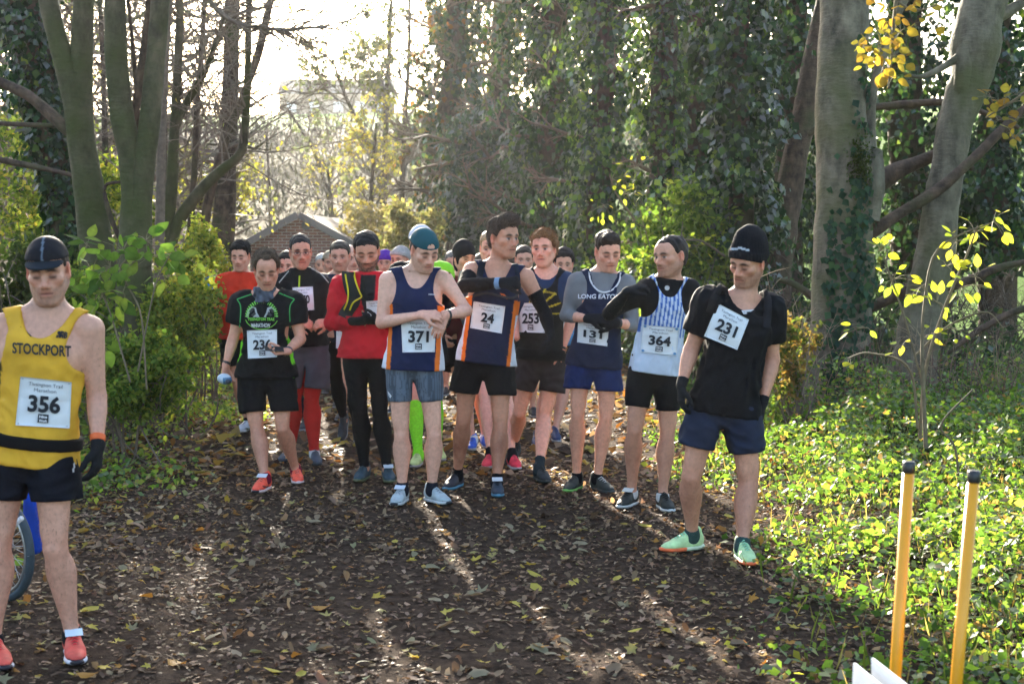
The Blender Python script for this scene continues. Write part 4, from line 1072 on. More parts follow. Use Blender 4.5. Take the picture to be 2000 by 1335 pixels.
def mesh_field(ops, h, post=None, lo=None, hi=None):
    """union of ops -> (V, quads). post(P, D) may alter the field"""
    if lo is None:
        lo = np.min([o.lo for o in ops if not isinstance(o, Cut)], 0) - 3 * h; hi = np.max([o.hi for o in ops if not isinstance(o, Cut)], 0) + 3 * h
    ax = [np.arange(lo[i], hi[i] + h, h) for i in range(3)]
    D = np.full([len(a) for a in ax], 0.5, np.float32)
    for o in ops:
        pad = o.k + 2.5 * h
        sl = tuple(slice(max(0, np.searchsorted(ax[i], o.lo[i] - pad) - 1), min(len(ax[i]), np.searchsorted(ax[i], o.hi[i] + pad) + 1)) for i in range(3))
        if any(s.stop - s.start < 1 for s in sl): continue
        G = np.stack(np.meshgrid(*[ax[i][sl[i]] for i in range(3)], indexing='ij'), -1).astype(np.float32)
        if isinstance(o, Cut): D[sl] = -smin(-D[sl], o.p(G), o.k)
        else: D[sl] = smin(D[sl], o(G), o.k)
    if post is not None:
        I = np.nonzero(D < 0.035)
        G = np.stack([ax[i][I[i]] for i in range(3)], -1).astype(np.float32)
        D[I] = post(G, D[I])
    for a in range(3):       # close at the border
        s = [slice(None)] * 3
        for e in (0, -1): s[a] = e; D[tuple(s)] = np.maximum(D[tuple(s)], 0.01)
    return nets(D, lo, h)

OFF = np.array([(x, y, z) for x in (0, 1) for y in (0, 1) for z in (0, 1)])
EDG = [(i, j) for i in range(8) for j in range(i + 1, 8) if np.abs(OFF[i] - OFF[j]).sum() == 1]
def nets(D, lo, h):
    S = D < 0
    c = np.zeros(np.array(D.shape) - 1, np.int8)
    nx, ny, nz = D.shape
    for o in OFF: c += S[o[0]:nx - 1 + o[0], o[1]:ny - 1 + o[1], o[2]:nz - 1 + o[2]]
    idx = np.argwhere((c > 0) & (c < 8))
    if not len(idx): return np.zeros((0, 3)), np.zeros((0, 4), int)
    vals = np.stack([D[idx[:, 0] + o[0], idx[:, 1] + o[1], idx[:, 2] + o[2]] for o in OFF], 1)
    acc = np.zeros((len(idx), 3)); cnt = np.zeros(len(idx))
    for i, j in EDG:
        m = (vals[:, i] < 0) != (vals[:, j] < 0)
        t = vals[m, i] / (vals[m, i] - vals[m, j])
        acc[m] += OFF[i] + t[:, None] * (OFF[j] - OFF[i]); cnt[m] += 1
    V = lo + h * (idx + acc / cnt[:, None])
    ids = np.full(c.shape, -1, np.int32); ids[tuple(idx.T)] = np.arange(len(idx))
    F = []
    for a in range(3):
        b, d = (a + 1) % 3, (a + 2) % 3
        s0 = [slice(None)] * 3; s1 = [slice(None)] * 3
        s0[a] = slice(0, -1); s1[a] = slice(1, None)
        A, B = S[tuple(s0)], S[tuple(s1)]
        e = np.argwhere(A != B); fl = A[tuple(e.T)]
        ok = (e[:, b] > 0) & (e[:, d] > 0) & (e[:, b] < D.shape[b] - 1) & (e[:, d] < D.shape[d] - 1)
        e, fl = e[ok], fl[ok]
        def cell(db, dd):
            q = e.copy(); q[:, b] -= db; q[:, d] -= dd; return ids[tuple(q.T)]
        Q = np.stack([cell(1, 1), cell(0, 1), cell(0, 0), cell(1, 0)], 1)
        Q[~fl] = Q[~fl][:, ::-1]
        F.append(Q)
    F = np.concatenate(F); F = F[(F >= 0).all(1)]
    return V, F

def clip_faces(V, F, keep):
    """keep = bool per vertex; drop faces with any vertex off, compact"""
    F = F[keep[F].all(1)]
    u, inv = np.unique(F, return_inverse=True)
    return V[u], inv.reshape(F.shape)

def nrm_rows(v): return v / np.maximum(np.linalg.norm(v, axis=1, keepdims=True), 1e-9)
def gauss(q, c, r):
    return np.exp(-(((q - np.asarray(c)) / np.asarray(r)) ** 2).sum(-1))

SK_FAIR = np.array([0.55, 0.335, 0.25])
def sp_hair(s):
    return np.array(s.sp.get('hairc', (0.06, 0.04, 0.03))) * 1.2 + np.array((0.10, 0.07, 0.04))
# ------------------------------------------------------------------ the figure
class Person:
    def __init__(s, sp):
        """sp: dict of joints in picture pixels + depth offsets; a = left in the picture, b = right"""
        s.sp = sp; J = {}
        # feet first: they fix the distance
        s.feet = {}
        for f in 'ab':
            ft = sp['foot_' + f]
            px, py = ft['toe']; yaw = math.radians(ft.get('yaw', 0)); L = ft.get('len', 0.285)
            pitch = math.radians(ft.get('pitch', 0))          # heel raised
            T = ground(px, py) if 'Y' not in ft else at(px, py, ft['Y'])
            fd = np.array([math.sin(yaw) * math.cos(pitch), -math.cos(yaw) * math.cos(pitch), -math.sin(pitch)])
            roll = math.radians(ft.get('roll', 0)); sd = np.array([math.cos(yaw), math.sin(yaw), 0]); sd = sd * math.cos(roll) + np.cross(fd, sd) * math.sin(roll)
            upv = np.cross(sd, fd); upv = upv if upv[2] > 0 else -upv
            if pitch and 'Y' not in ft: T = T + np.array([0, 0, 0.0])
            heel = T - fd * L
            an = heel + fd * L * 0.24 + upv * 0.085
            if 'ank' in ft: an = at(ft['ank'][0], ft['ank'][1], an[1])
            J['an' + f] = an; s.feet[f] = (heel, fd, upv, np.cross(fd, upv), L)
        Yf = (J['ana'][1] + J['anb'][1]) / 2 if 'Y' not in sp else sp['Y']
        s.Y = Yf
        for k, v in sp['j'].items():
            dy = v[2] if len(v) > 2 else 0.0
            J[k] = at(v[0], v[1], Yf + dy)
        for f in 'ab':
            if 'kn' + f not in J: J['kn' + f] = (J['hip' + f] + J['an' + f]) / 2 + np.array([0, -0.03, 0])
        s.base = np.array([(J['ana'][0] + J['anb'][0]) / 2, Yf, 0.0])
        for k in J: J[k] = J[k] - s.base
        s.feet = {f: (v[0] - s.base,) + v[1:] for f, v in s.feet.items()}
        s.J = J; s.k = sp.get('k', 1.0)
        H = (J['hipa'] + J['hipb']) / 2; Nk = J['neck']
        s.H, s.Nk = H, Nk; s.up = nrm(Nk - H)
        lat = nrm(nrm(J['shb'] - J['sha']) + 0.6 * nrm(J['hipb'] - J['hipa'])); lat = nrm(lat - s.up * (lat @ s.up))
        s.lat = lat; s.fwd = np.cross(lat, s.up); s.TL = np.linalg.norm(Nk - H)
        y, p, r = (math.radians(a) for a in sp.get('face', (0, 0, 0)))
        f = np.array([math.sin(y) * math.cos(p), -math.cos(y) * math.cos(p), -math.sin(p)])
        x = np.array([math.cos(y), math.sin(y), 0]); u = np.cross(f, -x); u = u if u[2] > 0 else -u
        x2 = x * math.cos(r) + u * math.sin(r); u2 = u * math.cos(r) - x * math.sin(r)
        s.hR = np.stack([x2, f, u2]); s.hC = J['head']; s.hs = sp.get('hs', 1.0); s.fs = np.array(sp.get('fs', (1.0, 1.0, 1.0)))
        s.skin = np.array(sp.get('skin', SK_FAIR)) * np.array([1.18, 0.92, 0.80]); s.res = sp.get('res', 0.0132); s.hres = sp.get('hres', 0.0054)
        s.root = empty('person', s.base, sp['label'], 'person', sp.get('group'))
        s.bvh = {}; s.fm = sp.get('build', 1.0)
        s.body()
    # --- frames
    def hp(s, q): return s.hC + (np.asarray(q, float) * s.hs * s.fs) @ s.hR
    def tq(s, P):
        """torso coordinates of points: x across, y forward, z below(-)/above(+) neck base"""
        d = P - s.Nk.astype(P.dtype)
        return np.stack([d @ s.lat.astype(P.dtype), d @ s.fwd.astype(P.dtype), d @ s.up.astype(P.dtype)], -1)
    def hq(s, P): return ((P - s.hC) @ s.hR.T) / (s.hs * s.fs)
    # --- pieces
    def torso(s, infl=0.0, t0=None, t1=None, k=0.04):
        b = s.k * s.fm
        w = 0.5 * np.linalg.norm(s.J['shb'] - s.J['sha'])
        cw = min(max(w * 0.92, 0.145), 0.185)
        hw = min(max(0.5 * np.linalg.norm(s.J['hipb'] - s.J['hipa']) + 0.075, 0.145), 0.185)
        pr = [(0.0, hw * 0.93, 0.100 * b, 0, -0.008), (0.05, hw, 0.118 * b, 0, -0.012), (0.14, hw * 0.97, 0.118 * b), (0.30, cw * 0.88, 0.104 * b, 0, 0.008), (0.5, cw * 0.93, 0.108 * b, 0, 0.006),
              (0.72, cw * 1.0, 0.120 * b, 0, 0.004), (0.86, cw * 0.93, 0.108 * b, 0, -0.004), (0.96, cw * 0.62, 0.082 * b, 0, -0.012), (1.02, 0.075, 0.064, 0, -0.012)]
        return Tube(s.H, s.Nk, pr, s.fwd, k, infl, t0, t1)
    def traps(s, infl=0.0, k=0.04):
        o = []
        for f in 'ab':
            o.append(Tube(s.Nk + s.up * 0.035 - s.fwd * 0.02, s.J['sh' + f] + np.array([0, 0, 0.012]), [(0, 0.043, 0.048), (1, 0.045, 0.05)], s.fwd, k, infl))
        return o
    def pecs(s, infl=0.0):
        return [Ell(s.Nk + s.lat * 0.072 * sg - s.up * 0.15 + s.fwd * 0.046, np.array((0.080, 0.058, 0.065)) + infl, np.stack([s.lat, s.fwd, s.up]), 0.05) for sg in (-1, 1)]
    def core(s, infl=0.0):
        return [s.torso(infl)] + s.traps(infl) + s.pecs(infl) + [s.uarm(f, infl, 0.0, 0.4) for f in 'ab'] + [s.thigh(f, infl, 0.0, 0.12) for f in 'ab']
    def knee(s, f, infl=0.0):
        return Ell(s.J['kn' + f] + s.fwd * 0.020 * s.k, np.array((0.027 * s.k, 0.026 * s.k, 0.034 * s.k)) + infl, None, 0.014)
    def leg_muscle(s, f, infl=0.0):
        H, K, A = s.J['hip' + f], s.J['kn' + f], s.J['an' + f]; b = s.k * s.fm * s.sp.get('leg', 1.0); o = []
        d = nrm(K - H); d2 = nrm(A - K); L = np.linalg.norm(K - H); L2 = np.linalg.norm(A - K); inn = s.lat * (1 if f == 'a' else -1)
        def E(c, r, dz): 
            y = nrm(s.fwd - dz * (s.fwd @ dz)); return Ell(c, np.array(r) * b + infl, np.stack([np.cross(dz, y), y, dz]), 0.02)
        o.append(E(H + d * L * 0.80 + s.fwd * 0.030 + inn * 0.026, (0.024, 0.024, 0.048), d))
        o.append(E(H + d * L * 0.70 + s.fwd * 0.034 - inn * 0.030, (0.026, 0.026, 0.085), d))
        o.append(E(K + d2 * L2 * 0.26 - s.fwd * 0.022 + inn * 0.026, (0.034, 0.038, 0.085), d2))
        o.append(E(K + d2 * L2 * 0.24 - s.fwd * 0.022 - inn * 0.026, (0.033, 0.036, 0.075), d2))
        return o
    def uarm(s, f, infl=0.0, t0=None, t1=None, k=0.03):
        b = s.k * s.fm * s.sp.get('arm', 1.0)
        return Tube(s.J['sh' + f], s.J['el' + f], [(0, 0.057 * b, 0.060 * b), (0.2, 0.054 * b, 0.058 * b), (0.5, 0.046 * b, 0.050 * b), (0.8, 0.040 * b, 0.043 * b), (1.0, 0.038 * b, 0.038 * b)], s.fwd, k, infl, t0, t1)
    def farm(s, f, infl=0.0, t0=None, t1=None, k=0.014):
        b = s.k * s.fm * s.sp.get('arm', 1.0)
        return Tube(s.J['el' + f], s.J['wr' + f], [(0, 0.038 * b, 0.039 * b), (0.25, 0.043 * b, 0.042 * b), (0.6, 0.035 * b, 0.032 * b), (0.9, 0.029 * b, 0.023 * b), (1.0, 0.029 * b, 0.022 * b)], s.palm(f), k, infl, t0, t1)
    def thigh(s, f, infl=0.0, t0=None, t1=None, k=0.022):
        b = s.k * s.fm * s.sp.get('leg', 1.0)
        return Tube(s.J['hip' + f], s.J['kn' + f], [(0, 0.078 * b, 0.092 * b), (0.2, 0.077 * b, 0.088 * b, 0, 0.005), (0.55, 0.064 * b, 0.072 * b, 0, 0.008), (0.85, 0.052 * b, 0.055 * b), (1.0, 0.047 * b, 0.050 * b)], s.fwd, k, infl, t0, t1)
    def shank(s, f, infl=0.0, t0=None, t1=None, k=0.010):
        b = s.k * s.fm * s.sp.get('leg', 1.0)
        return Tube(s.J['kn' + f], s.J['an' + f], [(0, 0.049 * b, 0.051 * b), (0.10, 0.047 * b, 0.051 * b), (0.28, 0.056 * b, 0.058 * b, 0, -0.012), (0.45, 0.053 * b, 0.054 * b, 0, -0.012), (0.72, 0.037 * b, 0.039 * b, 0, -0.004), (0.90, 0.0295 * b, 0.034 * b), (1.04, 0.031 * b, 0.040 * b)], s.fwd, k, infl, t0, t1)
    def palm(s, f):
        v = s.sp.get('palm_' + f)
        return np.array(v if v is not None else ((1, 0.2, 0) if f == 'a' else (-1, 0.2, 0)), float)
    def hand_ops(s, f, infl=0.0):
        hd = s.sp.get('hand_' + f, {})
        W = s.J['wr' + f]; d = nrm(hd['dir']) if 'dir' in hd else nrm(W - s.J['el' + f])
        pn = s.palm(f); pn = nrm(pn - d * (pn @ d)); l = np.cross(d, pn)
        ts = hd.get('thumb', 1 if f == 'a' else -1)
        c = [math.radians(a) for a in hd.get('curl', (25, 30, 20))]; sz = 1.0 * s.k
        K = W + d * 0.092 * sz
        o = [Tube(W - d * 0.015, K - d * 0.008, [(0, 0.027, 0.020), (0.45, 0.037, 0.017), (1, 0.040, 0.014)], pn, 0.02, infl)]
        th = 0.0085 + infl
        for i, (off, L) in enumerate(((0.030, 0.070), (0.0105, 0.079), (-0.0095, 0.074), (-0.0285, 0.058))):
            p = K + l * ts * off - d * (0.004 if i in (1, 2) else 0.010); a = 0; dd = d + l * ts * (off * hd.get('spread', 1.6))
            ex = 1.0 + hd.get('fan', 0.12) * (i - 1)
            for j, fr in enumerate((0.45, 0.31, 0.24)):
                a += c[j] * ex
                dj = nrm(dd) * math.cos(a) + pn * math.sin(a); e = p + dj * L * fr * sz
                o.append(Tube(p, e, [(0, th * (1.05 - 0.06 * j), th * (1.05 - 0.06 * j)), (1, th * (0.98 - 0.08 * j), th * (0.98 - 0.08 * j))], pn, 0.005 if j else 0.007)); p = e
        p = W + d * 0.028 + l * ts * 0.026; t1 = nrm(d * 0.75 + l * ts * hd.get('tout', 0.75) + pn * 0.45); t2 = nrm(d * 0.95 + l * ts * hd.get('tout', 0.75) * 0.45 + pn * 0.5)
        q1 = p + t1 * 0.042 * sz; q2 = q1 + t2 * 0.032 * sz; q3 = q2 + nrm(t2 + d * 0.3) * 0.024 * sz
        o += [Tube(p, q1, [(0, 0.014 + infl, 0.014 + infl), (1, 0.0115 + infl, 0.0115 + infl)], pn, 0.014), Tube(q1, q2, [(0, 0.0112 + infl, 0.0112 + infl), (1, 0.0095 + infl, 0.0095 + infl)], pn, 0.006), Tube(q2, q3, [(0, 0.0098 + infl, 0.0098 + infl), (1, 0.0078 + infl, 0.0078 + infl)], pn, 0.005)]
        return o
    def head_ops(s):
        h = s.hs * s.fs; R = s.hR; o = []
        def E(c, r, k=0.02, Rl=None):
            RR = R if Rl is None else Rl @ R
            return Ell(s.hp(c), np.asarray(r) * h, RR, k * s.hs)
        def T(a, b, r0, r1, k=0.015): return Tube(s.hp(a), s.hp(b), [(0, r0 * s.hs, r0 * s.hs), (1, r1 * s.hs, r1 * s.hs)], R[1], k * s.hs)
        sp = s.sp; jw = sp.get('jaw', 1.0)
        o.append(E((0, -0.012, 0.035), (0.0745, 0.096, 0.083)))
        o.append(E((0, 0.028, -0.038), (0.061, 0.066, 0.076), 0.03))
        o.append(E((0, 0.062, 0.040), (0.058, 0.036, 0.045), 0.03))
        for sg in (-1, 1):
            o.append(T((sg * 0.060, -0.005, -0.048), (sg * 0.022 * jw, 0.064, -0.096), 0.016, 0.016, 0.03))
            o.append(E((sg * 0.043, 0.064, -0.018), (0.024, 0.022, 0.018), 0.025))
            o.append(T((sg * 0.046, 0.076, 0.020), (sg * 0.010, 0.092, 0.018), 0.0105, 0.0105, 0.014))
        o.append(E((0, 0.072, -0.100), (0.026 * jw, 0.020, 0.018), 0.025))
        for sg in (-1, 1):
            o.append(Cut(E((sg * 0.031, 0.104, -0.001), (0.021, 0.020, 0.015), 0.012)))
            o.append(E((sg * 0.0305, 0.0785, -0.002), (0.0155, 0.0135, 0.0125), 0.006))
            o.append(T((sg * 0.044, 0.0845, -0.0095), (sg * 0.019, 0.0905, -0.0105), 0.0032, 0.0032, 0.006))
        nl = sp.get('nose', 1.0)
        o.append(T((0, 0.090, 0.012), (0, 0.088 + 0.026 * nl, -0.032), 0.0085, 0.0115, 0.012))
        for sg in (-1, 1): o.append(E((sg * 0.0125, 0.101, -0.0385), (0.0095, 0.011, 0.0085), 0.008))
        o.append(E((0, 0.080, -0.060), (0.032, 0.020, 0.026), 0.02))
        o.append(T((-0.020, 0.092, -0.0595), (0.020, 0.092, -0.0595), 0.0062, 0.0062, 0.006))
        o.append(T((-0.017, 0.092, -0.0730), (0.017, 0.092, -0.0730), 0.0068, 0.0068, 0.006))
        o.append(Cut(T((-0.024, 0.1015, -0.0663), (0.024, 0.1015, -0.0663), 0.0036, 0.0036, 0.004)))
        for sg in (-1, 1):
            Rl = np.array([[math.cos(sg * 0.35), -math.sin(sg * 0.35), 0], [math.sin(sg * 0.35), math.cos(sg * 0.35), 0], [0, 0, 1]])
            o.append(E((sg * 0.0785, -0.008, -0.004), (0.0085, 0.020, 0.032), 0.006, Rl))
            o.append(E((sg * 0.073, 0.000, -0.026), (0.008, 0.010, 0.012), 0.008))
            o.append(Cut(E((sg * 0.087, 0.000, -0.002), (0.006, 0.010, 0.018), 0.006, Rl)))
        return o
    def neck_op(s, infl=0.0):
        a = s.Nk - s.up * 0.035; b = s.hp((0, -0.020, -0.045))
        w = 0.057 * s.k * s.sp.get('neckw', 1.0)
        return Tube(a, b, [(0, w * 1.08, w * 1.1), (0.5, w * 0.97, w), (1, w * 0.98, w * 1.05)], s.fwd, 0.03, infl)
    def body(s):
        J = s.J; ops = [s.torso()] + s.traps() + s.pecs() + [s.neck_op()]
        for f in 'ab':
            ops += [s.uarm(f), s.farm(f), s.thigh(f), s.shank(f)]
            ops += [s.knee(f)] + s.leg_muscle(f)
            heel, fd, uv, sd, L = s.feet[f]
            ops.append(Tube(J['an' + f], heel + fd * L * 0.7 + uv * 0.04, [(0, 0.034, 0.034), (1, 0.03, 0.02)], uv, 0.03))
        hops = s.head_ops()
        h = s.res
        cutz = s.hp((0, -0.01, -0.125))
        V, F = mesh_field(ops + [], h)
        parts = []
        if True:
            up = s.hR[2]
            keep = ((V - cutz) @ nrm(up + s.up)) < 0.004
            V, F = clip_faces(V, F, keep); parts.append((V, F))
            lo = s.hC - 0.155 * s.hs; hi = s.hC + 0.155 * s.hs
            Vh, Fh = mesh_field([s.torso()] + s.traps() + [s.neck_op()] + hops, s.hres, None, lo, hi)
            keep = (((Vh - cutz) @ nrm(up + s.up)) > -0.006) & (np.abs(Vh - s.hC).max(1) < 0.155 * s.hs - 0.006)
            parts.append(clip_faces(Vh, Fh, keep))
        else: parts.append((V, F))
        # bare hands
        for f in 'ab':
            if s.sp.get('bare_' + f):
                ho = s.hand_ops(f) + [s.farm(f)]
                ho0 = s.hand_ops(f); lo = np.min([o.lo for o in ho0], 0) - 0.02; hi = np.max([o.hi for o in ho0], 0) + 0.02
                Vn, Fn = mesh_field(ho, 0.0046 if h < 0.014 else 0.009, None, lo, hi)
                d = nrm(J['wr' + f] - J['el' + f])
                keep = ((Vn - J['wr' + f]) @ d > -0.028) & (Vn > lo + 0.008).all(1) & (Vn < hi - 0.008).all(1)
                parts.append(clip_faces(Vn, Fn, keep))
        n = 0; VV, FF = [], []
        for V, F in parts: VV.append(V); FF.append(F + n); n += len(V)
        V = np.concatenate(VV); F = np.concatenate(FF)
        C = s.skin_cols(V)
        me = make_mesh('body', V, F, M_SKIN, C)
        s.bodyV, s.bodyF = V, F
        obj('body', me, s.root)
        if s.res < 0.014:
            r_ = np.random.default_rng(int(abs(s.base[0] * 77)) + 5); nv = np.zeros(len(V) * 3); me.vertices.foreach_get('normal', nv); nv = nv.reshape(-1, 3)
            leg = np.where((V[:, 2] < s.H[2] - 0.12) & (V[:, 2] > 0.10))[0]
            arm = np.where((np.abs((V - s.Nk) @ s.lat) > 0.17) & (V[:, 2] > s.H[2] - 0.1) & (V[:, 2] < s.J['sha'][2] - 0.05))[0]
            k = np.concatenate([r_.choice(leg, 2600)] + ([r_.choice(arm, 900)] if len(arm) else []))
            d = nv[k] * 0.55 + rdir(len(k), r_) * 0.35 + np.array([0, 0, -0.75]); mbh = MB()
            kite_cloud(mbh, V[k], rdir(len(k), r_), d, r_.uniform(0.008, 0.017, len(k)), 0.075, np.tile(np.array(sp_hair(s)), (len(k), 1)) * r_.uniform(0.7, 1.4, (len(k), 1)))
            fo = obj('body_hair', mbh.mesh('body_hair', M_FUZZ), s.root); fo['kind'] = 'stuff'
        s.bvh['body'] = (V, F)
    def skin_cols(s, V):
        sp = s.sp; C = np.tile(s.skin, (len(V), 1))
        C = C * (1 + 0.06 * wob(V, 9, 7))[:, None]
        # ruddy knees, elbows, hands; leg hair
        for j, r, a in (('kna', 0.06, 0.14), ('knb', 0.06, 0.14), ('ela', 0.05, 0.25), ('elb', 0.05, 0.25), ('wra', 0.09, 0.15), ('wrb', 0.09, 0.15)):
            g = gauss(V, s.J[j], r)[:, None] * a; C = C * (1 - g * np.array([0.1, 0.75, 0.8]))
        lh = sp.get('leghair', 0.25)
        for f in 'ab':
            g = np.clip(1 - np.abs(V[:, 2] - (s.J['kn' + f][2] + s.J['an' + f][2]) / 2 - 0.02) / 0.24, 0, 1) * (V[:, 2] < s.H[2] - 0.25)
            C = C * (1 - 0.5 * lh * g[:, None] * (0.75 + 0.25 * wob(V * np.array([1, 1, 0.35]), 60, 12)[:, None]) * np.array([0.8, 1.0, 1.05]))
        q = s.hq(V); hd = (q[:, 2] > -0.16) & (np.abs(q[:, 0]) < 0.12) & (np.abs(q[:, 1]) < 0.16)
        H = np.array(sp.get('hairc', (0.06, 0.04, 0.03))) * 0.6
        def mixc(f, c):
            nonlocal C
            f = (np.clip(f, 0, 1) * hd)[:, None]; C = C * (1 - f) + np.asarray(c) * f
        front = (q[:, 1] > 0.045)
        red = s.skin * np.array([1.08, 0.70, 0.66])
        mixc(0.45 * gauss(q, (0, 0.11, -0.03), (0.02, 0.03, 0.018)), red)
        for sg in (-1, 1):
            mixc(0.38 * gauss(q, (sg * 0.045, 0.075, -0.03), (0.024, 0.03, 0.02)), red)
            mixc(0.55 * gauss(q, (sg * 0.083, -0.005, 0), (0.014, 0.03, 0.035)), s.skin * np.array([1.15, 0.5, 0.42]))  # ears painted redder, as backlight glowing through them
        fl = 0.22 * (np.sin((q[:, 2] + 0.004 * wob(q, 20, 4)) * 520) > 0.55) * (q[:, 2] > 0.036) * (q[:, 2] < 0.068) * (np.abs(q[:, 0]) < 0.042) * front
        mixc(fl, s.skin * np.array([0.6, 0.45, 0.42]))
        # stubble / beard
        bd = sp.get('beard', 0.15); bc = np.array(sp.get('beardc', H * 1.3))
        jz = -0.030 - 0.020 * np.clip((q[:, 1] - 0.03) / 0.06, 0, 1)
        reg = sstep(jz + 0.012, jz - 0.010, q[:, 2]) * sstep(-0.035, -0.005, q[:, 1]) * sstep(-0.150, -0.118, q[:, 2])
        lipm = gauss(q, (0, 0.09, -0.0665), (0.024, 0.04, 0.0095)); reg = reg * (1 - np.clip(lipm * 1.6, 0, 1))
        mus = sp.get('mustache', 0.0) * gauss(q, (0, 0.10, -0.0505), (0.028, 0.03, 0.0075))
        mixc(np.clip(bd * reg * (0.85 + 0.25 * wob(q, 150, 3)) + mus, 0, 0.95), bc)
        # lips, mouth line
        mixc(0.8 * gauss(q, (0, 0.098, -0.0665), (0.024, 0.02, 0.0105)), s.skin * np.array([0.78, 0.42, 0.43]))
        mixc(0.9 * np.exp(-((q[:, 2] + 0.0663) / 0.0036) ** 2) * (np.abs(q[:, 0]) < 0.027) * front, s.skin * np.array([0.16, 0.09, 0.09]))
        for sg in (-1, 1):
            # shade painted in folds from nose to mouth, bags, nostril, lids; brow, eye
            tt = np.clip((-0.040 - q[:, 2]) / 0.030, 0, 1); xx = 0.021 + 0.012 * tt
            mixc(0.34 * np.exp(-((q[:, 0] * sg - xx) / 0.0045) ** 2) * (q[:, 2] < -0.036) * (q[:, 2] > -0.074) * front, s.skin * np.array([0.5, 0.36, 0.34]))
            mixc(0.30 * np.exp(-((q[:, 0] * sg - 0.030) / 0.014) ** 2 - ((q[:, 2] + 0.0165) / 0.0035) ** 2) * front, s.skin * np.array([0.5, 0.36, 0.36]))
            mixc(0.7 * gauss(q, (sg * 0.009, 0.103, -0.0455), (0.005, 0.012, 0.004)), s.skin * 0.2)
            bx = (q[:, 0] * sg - 0.030) / 0.020; bz = (q[:, 2] - 0.0195 - 0.003 * (1 - bx ** 2) + 0.003 * np.clip(bx, 0, 2)) / 0.0068
            mixc(sp.get('brow', 1.15) * np.exp(-(bx ** 2) ** 1.5 - bz ** 2) * front, H * 0.55)
            ex = (q[:, 0] * sg - 0.0305) / 0.0155
            mixc(0.45 * np.exp(-ex ** 2 - ((q[:, 2] + 0.001) / 0.014) ** 2) * front, s.skin * np.array([0.50, 0.38, 0.38]))
            if sp.get('eyes', 'down') == 'open':
                ez = (q[:, 2] + 0.0010) / (0.0062 * np.sqrt(np.clip(1 - (ex * 0.9) ** 2, 0.02, 1)))
                w = (np.abs(ez) < 1) & (np.abs(ex) < 1.0) & front
                mixc(0.7 * w, (0.36, 0.31, 0.29))
                ix = (q[:, 0] - sg * 0.0305 - sp.get('gaze', 0.0)) / 0.0078
                mixc(0.97 * w * (ix ** 2 + (ez * 0.7) ** 2 < 1.1), (0.025, 0.02, 0.02))
                mixc(0.9 * np.exp(-((q[:, 2] - 0.0058) / 0.0042) ** 2 - ex ** 4) * front, s.skin * 0.13)
            else:
                mixc(0.5 * np.exp(-ex ** 4 - ((q[:, 2] + 0.001) / 0.010) ** 2) * front, s.skin * np.array([0.55, 0.42, 0.40]))
                mixc(0.92 * np.exp(-((q[:, 2] + 0.0050 + 0.002 * (1 - ex ** 2)) / 0.0052) ** 2 - ex ** 4) * front, s.skin * 0.08)
        return np.clip(C, 0.005, 1)
    # --- clothes
    def garment(s, name, ops, colf, mat=None, h=None, post=None, wr=0.0, wf=9.0, parent=None, seed=0):
        h = h or s.res
        sd = seed + len(s.bvh) * 3 + int(abs(s.base[0]) * 10)
        def pp(P, D):
            if wr:
                w = wob(P * np.array([1, 1, 0.75], np.float32), wf, sd); w2 = wob(P * np.array([1, 1, 0.8], np.float32) + 0.05 * w[..., None], wf * 2.9, sd + 1)
                D = D - wr * (0.75 * (1 - 2 * np.abs(w2)) + 0.4 * w + 0.35)
            return post(P, D) if post is not None else D
        V, F = mesh_field(ops, h, pp)
        if not len(F): return None
        col = colf(V) if callable(colf) else np.tile(np.array(colf, float), (len(V), 1))
        me = make_mesh(name, V, F, mat or M_CLOTH, col)
        o = obj(name, me, parent or s.root)
        s.bvh[name] = (V, F)
        return o
    def vest(s, col, hem=-0.02, depth=0.12, w=0.085, infl=0.012, arm=0.085, name='running_vest', strap=0.0, wr=0.0055, loose=0.02, h=None):
        tz = -s.TL
        flare = Tube(s.H + s.up * s.TL * 0.30, s.H + s.up * s.TL * hem, [(0, 0.13 * s.k * s.fm + loose, 0.105 * s.k * s.fm + loose), (1, 0.5 * np.linalg.norm(s.J['hipb'] - s.J['hipa']) + 0.085 + loose, 0.122 * s.k * s.fm + loose)], s.fwd, 0.05)
        ops = s.core(infl) + [flare]
        xa = 0.5 * np.linalg.norm(s.J['shb'] - s.J['sha'])
        za = [(s.tq(s.J['sh' + f][None]))[0] for f in 'ab']
        def post(P, D):
            q = s.tq(P); x, y, z = q[..., 0], q[..., 1], q[..., 2]
            D = np.maximum(D, (tz * (1 - hem)) - z)
            dp = np.where(y > -0.01, depth, 0.045)
            m = np.minimum(z + dp * np.clip(1 - (np.abs(x) / w) ** 2.4, -1.5, 1), (w + 0.10 - np.abs(x)) * 1.0)
            D = np.maximum(D, np.where(np.abs(x) < w * 1.25, m, -1.0) * 0.7)
            for c in za:
                sg = 1 if c[0] > 0 else -1
                e = (1 - np.sqrt(((x - c[0] - sg * 0.02) / arm) ** 2 + ((z - c[2] + 0.045) / 0.135) ** 2)) * arm
                D = np.maximum(D, e * 0.8)
                D = np.maximum(D, sg * (x - c[0]) - 0.035)
            D = np.maximum(D, z - 0.055)
            return D
        return s.garment(name, ops, col, None, h, post, wr)
